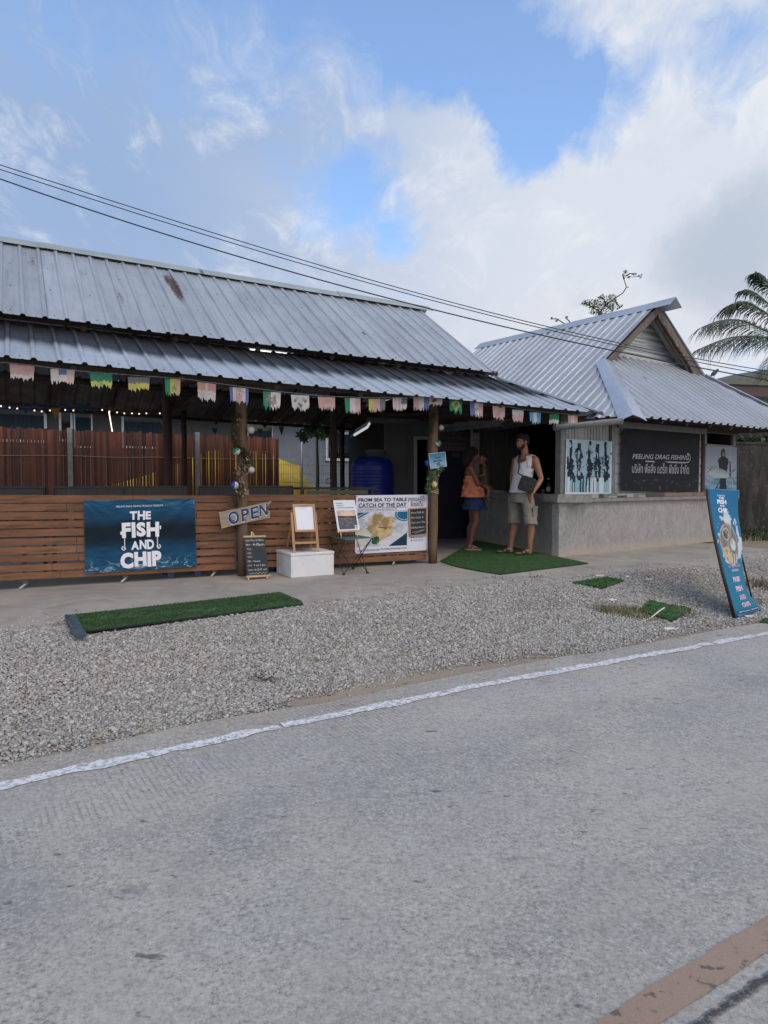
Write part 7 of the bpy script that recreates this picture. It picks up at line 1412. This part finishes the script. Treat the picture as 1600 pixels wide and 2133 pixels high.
for (c0_, dd) in ((cx(.205, -.185, .665), Vector((.75, -.66, 0))), (cx(.055, -.245, .66), None)):
    if dd is None: continue
    dd = dd.normalized(); sd_ = Vector((-dd.y, dd.x, 0)); c0_ = hL.lerp(kL, .62)+dd*.098; q = MB(); q.prism([c0_+sd_*a+Vector((0, 0, b)) for a, b in ((-.062, -.085), (.062, -.085), (.064, .07), (-.064, .07))], dd*.008); q.prism([c0_+sd_*a+Vector((0, 0, b))+dd*.003 for a, b in ((-.067, .045), (.067, .045), (.067, .085), (-.067, .085))], dd*.010); o = obj('cargo_pocket', q, [SHT], so_); m = o.modifiers.new('edge', 'BEVEL'); m.width = .005; m.segments = 2
    q = MB(); 
q = MB(); c0_ = cx(-.13, -.085, .0)
q.tube([cx(-.098, -.075, .955), cx(-.104, -.080, .90), cx(-.10, -.078, .845)], .004, 6); obj('fly_seam', q, [SHT], so_); q = MB(); n = 30
q.rings([[cx(-.008, .018, .0)+h*((.170+r_)*math.cos(a))+f*((.124+r_)*math.sin(a))+Vector((0, 0, z)) for r_, z in ((-.006, .925), (.0, .925), (.0, .955), (-.006, .955))] for a in np.linspace(0, 2*math.pi, n)], 0, True, False); obj('waistband', q, [SHT], so_)
# bag, strap, watch, cord, sandals
BAGM = mat('black_nylon', (.010, .010, .012), (.016, .016, .018), 20, .6, bump=.3, bscale=80); bag = MB(); bc = cx(.045, -.205, 1.075); bu = (h*.96+Vector((0, 0, -.28))).normalized(); bn = Vector((-.42, -.90, .05)).normalized(); bu = (bu-bn*bu.dot(bn)).normalized(); bz = bn.cross(bu).normalized(); bz = bz if bz.z > 0 else -bz
rg = []
for k, s_ in ((-.5, .92), (-.35, 1), (.35, 1), (.5, .92)): rg.append([bc+bn*(.07*k)+(bu*(x*.118)+bz*(y*.112))*s_ for x, y in ((-1, -.8), (-.8, -1), (.8, -1), (1, -.8), (1, .75), (.7, 1), (-.55, 1), (-1, .75))])
bag.rings(rg, 0, False); bo = obj('shoulder_bag', bag, [BAGM], man, label='black nylon crossbody bag at his left hip'); m = bo.modifiers.new('edge', 'BEVEL'); m.width = .010; m.segments = 3
q = MB(); q.bar(bc+bn*.036-bu*.09+bz*.03, bc+bn*.036+bu*.09+bz*.03, .006, .004, up=bn); q.box(bc+bn*.037+bu*(-.03)+bz*.005, (.018, .004, .012)); obj('zip', q, [mat('dark_zip', (.05, .05, .055), rough=.35)], bo)
q = MB(); st = [bc-bu*.10+bz*.10, cx(-.075, -.125, 1.24), cx(-.055, -.11, 1.34), cx(-.068, -.078, 1.425), cx(-.042, -.015, 1.495), cx(.0, .055, 1.535), cx(.06, .09, 1.52), cx(.12, .11, 1.42)]
q.tube([spl(st, i/24) for i in range(25)], .010, 8); obj('bag_strap', q, [BAGM], man); q = MB(); dW = (wL-eL).normalized(); q.tube([wL-dW*.03, wL-dW*.012], .031, 16); obj('watch', q, [mat('watch_metal', (.25, .2, .15), rough=.3, metal=.8)], man)
q = MB(); q.tube([PH(-.07, .02, -.075), cx(.10, -.065, 1.50), cx(.055, -.095, 1.46), cx(.0, -.105, 1.425), cx(-.035, -.08, 1.43), cx(-.03, -.02, 1.48), cx(.0, .05, 1.52), PH(-.07, -.03, -.08)], .006, 6); obj('neck_cord', q, [mat('dark_red_cord', (.10, .02, .015), rough=.7)], man)
def sandal(heel, toe, m, parent, strap=2):
    d = (toe-heel).normalized(); s_ = Vector((-d.y, d.x, 0)); L_ = (toe-heel).length; out = []
    for t_, w in ((-.06, .022), (.05, .036), (.3, .036), (.6, .047), (.85, .050), (1.06, .038), (1.15, .015)): out.append((t_, w))
    pts = [heel+d*(L_*t_)+s_*w for t_, w in out]+[heel+d*(L_*t_)-s_*w for t_, w in out[::-1]]
    for p in pts: p.z = zt
    q = MB(); q.prism(pts, (0, 0, .022)); o = obj('sandal', q, [m], parent)
    for t0 in ((.42, .70) if strap == 2 else ()):
        q = MB(); rg = []
        for a in np.linspace(-.15, math.pi+.15, 12):
            c = heel+d*(L_*t0); hh = .050 if t0 < .5 else .036; p = c+s_*(.050*math.cos(a)); p.z = zt+.022+max(-.01, hh*math.sin(a)); rg.append([p-d*.026, p+d*.026, p+d*.026+Vector((0, 0, .004)), p-d*.026+Vector((0, 0, .004))])
        q.rings(rg, 0, True, True); obj('strap', q, [m], o)
    if strap == 1:
        c = heel+d*(L_*.80); top = Vector((c.x, c.y, zt+.045)); q = MB()
        for g in (-1, 1): e = heel+d*(L_*.45)+s_*(.040*g); q.tube([Vector((e.x, e.y, zt+.024)), Vector(((e.x+c.x)/2, (e.y+c.y)/2, zt+.06)), top], .005, 6)
        obj('strap', q, [mat('cream_strap', (.55, .48, .42), rough=.5)], o)
    return o
for hl, to in ((cx(.150, -.055, 0), cx(-.085, -.135, 0)), (cx(-.080, .205, 0), cx(-.315, .145, 0))): sandal(hl, to, BAGM, man)
# ---------------- the woman with a small child on her arm
B2 = G(977, 1147); Wp = lambda x, y, z: Vector((B2.x+x, B2.y+y, z)); Mp0 = Wp
wo = thing('person', 'curly-haired woman in orange gingham top and navy ruffled skirt, in profile, carrying a small child', 'person', Wp(.02, 0, zt)); wo['_b'] = (0, 0, 0); SK2 = mat('deep_brown_skin', (.175, .080, .046), (.145, .066, .038), 9, .5)
hw = Vector((-.22, -.97, 0)).normalized(); fw_ = Vector((.97, -.22, 0)).normalized()                # she faces right; hw points to her right side, toward the camera
b2 = MB(); wt_r = [((.075, 0, .78), .150, .108), ((.07, 0, .88), .155, .112), ((.055, 0, 1.00), .118, .092), ((.03, 0, 1.12), .125, .095), ((.02, 0, 1.24), .145, .100), ((.015, 0, 1.33), .150, .080), ((.025, 0, 1.38), .06, .05)]
b2.rings([ell(Wp(*c), hw, fw_, a, b) for c, a, b in wt_r], 0, True)
hipR, hipL = Wp(.085, -.07, .80), Wp(.075, .08, .80); kRr, kLl = Wp(.105, -.075, .46), Wp(.07, .09, .46); aRr, aLl = Wp(.005, -.05, .09), Wp(-.005, .13, .09)
for hp, kn_, an in ((hipR, kRr, aRr), (hipL, kLl, aLl)): calf = kn_.lerp(an, .30)-fw_*.020; P_, R_ = dens([hp, hp.lerp(kn_, .5), kn_, calf, kn_.lerp(an, .7), an], [.088, .074, .052, .054, .038, .031]); limb(b2, P_, R_, 16)
fts = ((aRr, Wp(-.050, -.05, 0), Wp(.160, -.095, 0)), (aLl, Wp(-.055, .13, 0), Wp(.150, .14, 0)))
for an, hl, to in fts: foot(b2, an, hl, to, zt+.014, .040)
sRr, sLl = Wp(.0, -.135, 1.335), Wp(.03, .135, 1.33); eRr, eLl = Wp(.130, -.165, 1.065), Wp(.14, .15, 1.08); wRr, wLl = Wp(.255, -.02, 1.135), Wp(.27, .03, 1.02)
for s_, e_, w_ in ((sRr, eRr, wRr), (sLl, eLl, wLl)): P_, R_ = dens([s_, s_.lerp(e_, .45), e_, e_.lerp(w_, .35), w_], [.050, .043, .035, .034, .024]); limb(b2, P_, R_, 14)
hand(b2, wRr, Vector((.35, .9, .25)), Vector((1, 0, .3)), .5, .88, 1); hand(b2, wLl, Vector((.2, -.9, .0)), Vector((1, 0, .2)), .5, .88, -1)
P2, rt2 = head(b2, Wp(.075, -.02, 1.535), Vector((.95, -.28, -.10)), s=.93, neck=Wp(.022, 0, 1.36), nr=.047); organic('body', b2, [SK2], wo, .007, 5); eyes(P2, rt2, .93, wo)
HR2 = mat('black_curly_hair', (.008, .006, .005), (.016, .011, .009), 30, .85, bump=1., bscale=90); q = MB(); r = random.Random(9)
q.ball(P2(-.045, 0, .045), .105, 16, 0, (1.05, 1.0, .95), rt2); q.ball(P2(-.10, 0, -.04), .10, 16, 0, (.9, 1.1, 1.1), rt2); q.ball(P2(-.12, 0, -.13), .085, 14, 0, (.8, 1.1, 1.0), rt2)
for k in range(110):
    a, b = r.uniform(-math.pi, math.pi), r.uniform(-.9, 1.2); c = P2(-.085+.0, 0, -.03); d = Vector((math.cos(a)*math.cos(b), math.sin(a)*math.cos(b), math.sin(b)))
    p = P2(-.08, 0, -.02)+rt2 @ Vector((-.115*abs(d.x) if d.x < .3 else .05, d.y*.115, d.z*.14)); q.ball(p, r.uniform(.014, .028), 7)
organic('hair', q, [HR2], wo, .008, 1)
# gathered gingham top
def ging():
    m = bpy.data.materials.new('orange_gingham'); m.use_nodes = True; t = NT(m.node_tree); t.n.clear(); o = t.new('TexCoord').outputs['Object']; s_ = t.new('SeparateXYZ', {0: o})
    a = t.math('ABSOLUTE', t.math('SINE', t.math('MULTIPLY', t.math('ADD', s_.outputs[0], t.math('MULTIPLY', s_.outputs[1], .5)), 170))); b = t.math('ABSOLUTE', t.math('SINE', t.math('MULTIPLY', s_.outputs[2], 150)))
    c = t.mix(t.mr(t.math('MAXIMUM', a, b), .86, .97, 0, .75), (.52, .115, .035), (.62, .34, .22)); t.new('OutputMaterial', {'Surface': t.new('BsdfPrincipled', {'Base Color': c, 'Roughness': .8})}); return m
GM = ging(); tops = [((.065, 0, .865), .205, .190), ((.06, 0, .96), .185, .165), ((.045, 0, 1.06), .145, .120), ((.03, 0, 1.12), .130, .100), ((.022, 0, 1.22), .147, .104)]
shell('top', tops, [GM], wo, .010, lambda an, z: z < (1.16 if abs(an-270) < 45 else 1.20), nA=64, nZ=22, fold=.018, seed=3, hh=hw, ff=fw_); q = MB()
for g, sh_ in ((1, sRr), (-1, sLl)): q.tube([Wp(-.055, -.06*g, 1.15), Wp(-.035, -.085*g, 1.28), Wp(.01, -.095*g, 1.385), Wp(.075, -.08*g, 1.32), Wp(.115, -.06*g, 1.18)], .006, 6)
obj('shoulder_straps', q, [GM], wo)
sk_r = [((.09, 0, .66), .215, .185), ((.085, 0, .74), .195, .170), ((.08, 0, .82), .170, .140), ((.075, 0, .90), .155, .115)]
shell('skirt', sk_r, [mat('navy_cotton', (.012, .022, .085), (.02, .034, .11), 10, .85)], wo, .010, lambda an, z: True, nA=64, nZ=18, fold=.020, seed=5, hh=hw, ff=fw_)
for (an, hl, to), nm in zip(fts, 'ab'): sandal(hl, to, mat('tan_flip_flop', (.42, .28, .20), rough=.7), wo, 1)
# the child
kid = thing('person', 'small child in olive shirt carried on the arm of the curly-haired woman', 'person', Wp(.22, 0, 1.05)); q = MB(); kh = Vector((-.1, -1, 0)).normalized(); kf = Vector((-1, .1, 0))
q.rings([ell(Wp(.235, -.0, z), kh, kf, a, b, 16) for z, a, b in ((1.03, .075, .065), (1.10, .085, .070), (1.22, .08, .065), (1.32, .075, .052), (1.36, .035, .035))], 0, True)
for g in (-1, 1):
    P_, R_ = dens([Wp(.23, .06*g, 1.06), Wp(.30, .10*g, 1.0), Wp(.285, .11*g, .86)], [.045, .036, .024], 3); limb(q, P_, R_, 10); to = Wp(.285, .11*g, .83); q.ball(to+Vector((.02, 0, -.01)), .026, 10, 0, (1.5, .8, .7))
    P_, R_ = dens([Wp(.225, .075*g, 1.31), Wp(.22, .12*g, 1.22), Wp(.14, .10*g, 1.20)], [.028, .024, .018], 3); limb(q, P_, R_, 10); hand(q, Wp(.14, .10*g, 1.20), Vector((-1, 0, .1)), Vector((0, -g, 0)), .4, .55, g)
P3, rt3 = head(q, Wp(.215, -.015, 1.475), Vector((-.75, -.66, .0)), s=.80, neck=Wp(.235, 0, 1.35), nr=.034); organic('body', q, [mat('brown_child_skin', (.17, .08, .05), (.14, .065, .04), 9, .5)], kid, .0065, 4); eyes(P3, rt3, .80, kid)
q = MB(); q.ball(P3(-.022, 0, .050), .092*.8, 14, 0, (1.08, .9, .9), rt3)
for k in range(40): a, b = r.uniform(-3.1, 3.1), r.uniform(.2, 1.4); q.ball(P3(-.022+.085*math.cos(a)*math.cos(b), .075*math.sin(a)*math.cos(b), .05+.08*math.sin(b)), .014, 6)
organic('hair', q, [HR2], kid, .007, 1); Mp0 = lambda x, y, z: Wp(x, y, z)
kid['_b'] = (0, 0, 0); shell('shirt', [((.235, 0, 1.02), .082, .072), ((.235, 0, 1.20), .085, .070), ((.235, 0, 1.33), .076, .055)], [mat('olive_shirt', (.06, .06, .035), (.045, .045, .028), 10, .85)], kid, .008, lambda an, z: True, nA=28, nZ=10, fold=.004, seed=7, hh=kh, ff=kf)
for o in (man, wo, kid, so_): 
    if '_b' in o: del o['_b']

# ================================================================== BEYOND THE KIOSK
dw = Frame(A(1500, 1000, 15.0).to_tuple()[:2]+(0,), 18); q = MB(); q.fbox(dw, -1.0, 14, 0, .15, -.05, 1.95); q.fbox(dw, -1.0, 14, -.02, .17, 1.95, 2.0)
def dirty():
    m = bpy.data.materials.new('black_stained_concrete'); m.use_nodes = True; t = NT(m.node_tree); t.n.clear(); o = t.new('TexCoord').outputs['Object']; s_ = t.new('Mapping', {'Vector': o, 'Scale': (3.5, 3.5, .8)}).outputs[0]
    c = t.mix(t.mr(t.noise(s_, 1.2, 8, .68, .4), .44, .66), (.016, .016, .015), (.062, .058, .054)); c = t.mix(t.mr(t.noise(o, 14, 6, .7), .60, .74, 0, .8), c, (.24, .23, .22))
    t.new('OutputMaterial', {'Surface': t.new('BsdfPrincipled', {'Base Color': c, 'Roughness': .9})}); return m
obj('concrete_wall', q, [dirty()], label='tall black-stained concrete boundary wall right of the kiosk', cat='wall')
nh = thing('distant_house', 'pale green house with a brown roof far behind the palm', 'house', A(1590, 900, 24)); HF = Frame(A(1512, 900, 22.0).to_tuple()[:2]+(0,), 12); zE = A(1520, 800, 22).z
q = MB(); q.fbox(HF, .35, 14, .6, 8, 0, zE-.12); obj('wall', q, [mat('pale_green_render', (.30, .37, .31), (.25, .31, .26), 2, .85)], nh); q = MB(); q.fbox(HF, -.05, 14.2, -.06, 0, zE-.36, zE-.02); obj('fascia', q, [mat('brown_fascia', (.085, .055, .05), rough=.7)], nh)
q = MB(); q.prism([HF(-.05, -.02, zE-.36), HF(14.2, -.02, zE-.36), HF(14.2, .7, zE-.34), HF(-.05, .7, zE-.34)], (0, 0, .04)); obj('soffit', q, [mat('pale_soffit', (.30, .30, .28), rough=.8)], nh)
q = MB(); rg = []
for i in range(13): a = i/12; x = 14.2*a; rg.append([HF(x-.1+0, -.12, zE-.02), HF(x+.0, 1.6*min(1, .2+a*3), zE+.0+1.0*min(1, a*3.2)**.8), HF(x, 4.0, zE+1.25*min(1, a*3.2)**.8), HF(x, 8.5, zE-.1)])
for i in range(12): q.add(rg[i]+rg[i+1], [(k, k+1, k+5, k+4) for k in range(3)], 0, True)
obj('roof', q, [mat('mossy_roof', (.11, .115, .06), (.07, .065, .045), 5, .85, c3=(.16, .15, .11), s3=9)], nh)
q = MB(); q.fbox(HF, 2.2, 3.4, .56, .6, 1.0, 2.2); obj('window', q, [GLS], nh)
# coconut palm
LEAFP = mat('palm_leaflets', (.020, .036, .014), (.040, .062, .022), 3, .55, island=.35); RIB = mat('palm_rib', (.16, .17, .06), (.10, .11, .04), 5, .6)
pc = A(1668, 700, 16.5); palm = thing('coconut_palm', 'coconut palm with drooping fronds reaching in from the right border', 'palm', (pc.x, pc.y, -.02)); q = MB(); q.tube([Vector((pc.x+.5, pc.y, -.05)), Vector((pc.x+.3, pc.y, 1.6)), Vector((pc.x+.06, pc.y, 3.3)), pc], [.19, .14, .12, .13], 14, jit=.04); obj('trunk', q, [mat('palm_trunk', (.12, .10, .08), (.07, .06, .05), 9, .9, bump=.8, stretch=(.3, .3, 6))], palm)
def frond(pts, lw, seed, side=1.0, droop=.75, dens_=1.0):
    r = random.Random(seed); P = [Vector(p) for p in pts]; n = int(105*dens_); rib = MB(); cur = [spl(P, i/24) for i in range(25)]; rib.tube(cur, [.028*(1-i/26)+.004 for i in range(25)], 6); o = obj('frond', rib, [RIB], palm); lf = MB()
    for i in range(n):
        t_ = .10+.90*(i+r.random()*.5)/n; t_ = min(t_, .995); c = spl(P, t_); d = (spl(P, min(1, t_+.01))-spl(P, t_-.01)).normalized(); sd_ = d.cross(Vector((0, 0, 1))).normalized()
        for g in (-1, 1):
            ln = lw*(math.sin(math.pi*min(1, t_*.80+.16))**.7)*r.uniform(.82, 1.12)*(1 if t_ < .85 else 1.25*(1.05-t_)/.2+.35); out = (sd_*g*.62+d*.62+Vector((r.uniform(-.08, .08), r.uniform(-.08, .08), r.uniform(-.1, .1)))).normalized()
            dr_ = droop*r.uniform(.75, 1.2); m1_ = c+out*ln*.38+Vector((0, 0, -ln*.10*dr_)); m2_ = c+out*ln*.66+Vector((0, 0, -ln*.38*dr_)); e = c+out*ln*.80+Vector((0, 0, -ln*.78*dr_)); w = d*(.013*(1-.3*t_))
            lf.add([c-w*.6, c+w*.6, m1_+w, m1_-w, m2_+w*.8, m2_-w*.8, e], [(0, 1, 2, 3), (3, 2, 4, 5), (5, 4, 6)])
    obj('leaflets', lf, [LEAFP], o, recalc=False)
def pp(*a): return [A(x, y, pc.y+dy) for x, y, dy in a]
frond(pp((1668, 705, 0), (1600, 690, -.3), (1545, 668, -.5), (1500, 668, -.6), (1461, 682, -.8)), .74, 1); frond(pp((1668, 715, 0), (1610, 705, -.6), (1560, 700, -.9), (1510, 706, -1.2), (1452, 729, -1.4)), .78, 2, dens_=1.15)
frond(pp((1668, 700, 0), (1600, 655, .3), (1560, 632, .4), (1535, 632, .5), (1514, 638, .5)), .70, 3); frond(pp((1668, 698, 0), (1608, 640, .6), (1580, 615, .8), (1560, 605, .9), (1541, 607, 1)), .45, 4, dens_=.8)
frond(pp((1668, 696, 0), (1625, 620, .2), (1600, 590, .2), (1586, 577, .2), (1575, 569, .2)), .55, 5); frond(pp((1668, 705, 0), (1640, 720, -.9), (1610, 745, -1.5), (1590, 790, -1.9)), .6, 6); frond(pp((1668, 700, 0), (1700, 620, .3), (1760, 590, .6), (1830, 640, .8)), 1.0, 7)
frond(pp((1668, 710, 0), (1730, 690, 0), (1800, 720, 0), (1850, 800, 0)), 1.0, 8); 
def crown(name, blobs, n, m, parent, seed, ls=.07, **kw):
    r = np.random.default_rng(seed); V = []; W_ = np.array([b[3]**2 for b in blobs]); W_ /= W_.sum(); idx = r.choice(len(blobs), n, p=W_)
    for i in idx:
        x, y, z, s_ = blobs[i]; d = r.normal(0, 1, 3); d /= np.linalg.norm(d); c = np.array((x, y, z))+d*s_*r.uniform(.45, 1.05)*np.array((1, 1, .8)); a = r.normal(0, 1, 3); a /= np.linalg.norm(a); b = np.cross(a, r.normal(0, 1, 3)); b /= np.linalg.norm(b); l = ls*r.uniform(.6, 1.3); V += [c-a*l, c-b*l*.42, c+a*l, c+b*l*.42]
    return obj(name, (V, [(4*i, 4*i+1, 4*i+2, 4*i+3) for i in range(n)]), m, parent, recalc=False, **kw)
LF = mat('mango_leaves', (.045, .075, .022), (.085, .125, .035), 2, .6, island=.4)
def tree(name, base, trunk_h, blobs, n, m, lab, cat, seed, ls=.07, tr_=.10):
    root = thing(name, lab, cat, base); q = MB(); top = Vector(base)+Vector((0, 0, trunk_h)); q.tube([Vector(base), Vector(base).lerp(top, .5)+Vector((.05, 0, 0)), top], [tr_, tr_*.8, tr_*.6], 9, jit=.05)
    for b in blobs[:10]: q.tube([top, Vector(b[:3]).lerp(top, .4)+Vector((0, 0, .1)), Vector(b[:3])], [tr_*.5, tr_*.3, tr_*.12], 6)
    obj('trunk', q, [MATS['palm_trunk']], root); crown('crown', blobs, n, [m], root, seed, ls); return root
r = random.Random(21); bb = [(*A(px, py, 17+r.uniform(-.4, .8)), s_) for px, py, s_ in ((1560, 915, .35), (1590, 905, .45), (1620, 895, .5), (1660, 900, .6), (1700, 890, .6), (1575, 930, .35), (1640, 930, .5), (1545, 925, .2))]
tree('mango_tree', A(1630, 1090, 17.2), 1.2, bb, 3600, LF, 'leafy green tree behind the black-stained wall at the right border', 'tree', 3, .085)
# tall thin tree behind the kiosk ridge
bt = A(1250, 1000, 24); bt.z = 0; root = thing('acacia_tree', 'thin tree with one bare crooked branch rising behind the kiosk ridge', 'tree', bt); q = MB(); A_ = lambda x, y, d=0: A(x, y, 24+d)
q.tube([bt, A_(1252, 850), A_(1248, 720), A_(1250, 650)], [.2, .16, .12, .07], 8); lims = [[(1250, 650), (1262, 636), (1280, 622), (1298, 610), (1305, 598), (1300, 582), (1304, 574), (1318, 577), (1335, 575)], [(1300, 582), (1297, 572), (1305, 566)], [(1250, 650), (1235, 640), (1218, 632)], [(1262, 636), (1258, 622), (1245, 620)], [(1280, 622), (1285, 632), (1292, 640)], [(1304, 574), (1312, 570), (1322, 570)], [(1250, 720), (1200, 690), (1160, 664), (1148, 664)], [(1200, 690), (1185, 668), (1178, 662)]]
for l in lims: q.tube([A_(a, b, .02*a % .3) for a, b in l], [.018*(1-i/(len(l)+1))+.005 for i in range(len(l))], 6)
obj('trunk', q, [MATS['dark_old_wood']], root); crown('crown', [(*A_(a, b, d), s_) for a, b, d, s_ in ((1232, 632, 0, .18), (1252, 628, .2, .26), (1272, 634, 0, .24), (1240, 645, .3, .25), (1265, 648, 0, .3), (1222, 632, 0, .16), (1290, 638, 0, .14), (1276, 620, 0, .16), (1214, 634, 0, .08), (1255, 618, 0, .10))], 1500, [LF], root, 5, .034)
crown('leaf_tufts', [(*A_(a, b, 0), s_) for a, b, s_ in ((1334, 575, .09), (1303, 566, .08), (1322, 571, .08), (1310, 578, .05), (1298, 574, .05), (1150, 663, .07), (1180, 661, .06), (1160, 667, .07), (1308, 598, .03))], 220, [LF], root, 6, .03)
# papaya seen through the pavilion
pb_ = L.pick(660, 900, 6.4); base = Vector((pb_.x, pb_.y, 0)); root = thing('papaya_tree', 'young papaya tree with lobed leaves at the rear eave between the posts', 'tree', base); q = MB(); q.tube([base, base+Vector((.02, 0, 1.2)), Vector((pb_.x, pb_.y, 2.15))], [.045, .035, .028], 8)
r = random.Random(8); lf = MB()
for px, py in ((628, 903), (640, 893), (655, 889), (668, 892), (682, 897), (675, 908), (648, 900), (633, 912), (690, 890), (700, 900), (662, 902), (712, 893), (745, 890)):
    c = L.pick(px, py, 6.3+r.uniform(-.35, .2)); q.tube([Vector((pb_.x, pb_.y, 2.13)), c], .008, 5); nn_ = Vector((r.gauss(0, .4), -1+r.gauss(0, .3), .7)).normalized(); a1 = nn_.cross(Vector((0, 0, 1))).normalized(); b1 = a1.cross(nn_); R_ = r.uniform(.11, .16); ph = r.uniform(0, 6)
    pts = [c]+[c+(a1*math.cos(t_+ph)+b1*math.sin(t_+ph))*R_*(.45+.55*abs(math.cos(3.5*t_)))+Vector((0, 0, -.03)) for t_ in np.linspace(0, 2*math.pi, 42, endpoint=False)]; lf.add(pts, [(0, i, i % 42+1) for i in range(1, 43)])
obj('trunk', q, [RIB], root); obj('leaves', lf, [mat('papaya_leaf', (.09, .17, .045), (.13, .22, .06), 6, .6, island=.3)], root, recalc=False)
# bird on the hip of the kiosk roof
bp = K(5.72, .50, 0); d_ = A(1488, 777, 14.6); q = MB(); ax_ = Vector((.75, 0, .66)).normalized(); rt_ = Matrix((ax_, Vector((0, 1, 0)), ax_.cross(Vector((0, 1, 0))))).transposed(); q.ball(d_, .055, 12, 0, (1.5, .9, .85), rt_); q.ball(d_+ax_*.085, .032, 10, 0, (1.1, 1, 1), rt_); q.tube([d_+ax_*.11, d_+ax_*.135+Vector((0, 0, -.004))], [.009, .002], 6); q.tube([d_-ax_*.05, d_-ax_*.15], [.03, .012], 6); q.tube([d_+Vector((0, 0, -.03)), d_+Vector((.0, 0, -.10))], .006, 5)
organic('bird', q, [mat('brown_grey_feathers', (.10, .10, .085), (.06, .06, .05), 30, .85)], None, .006, 2, label='small grey-brown bird perched on the right hip of the kiosk roof', cat='bird')
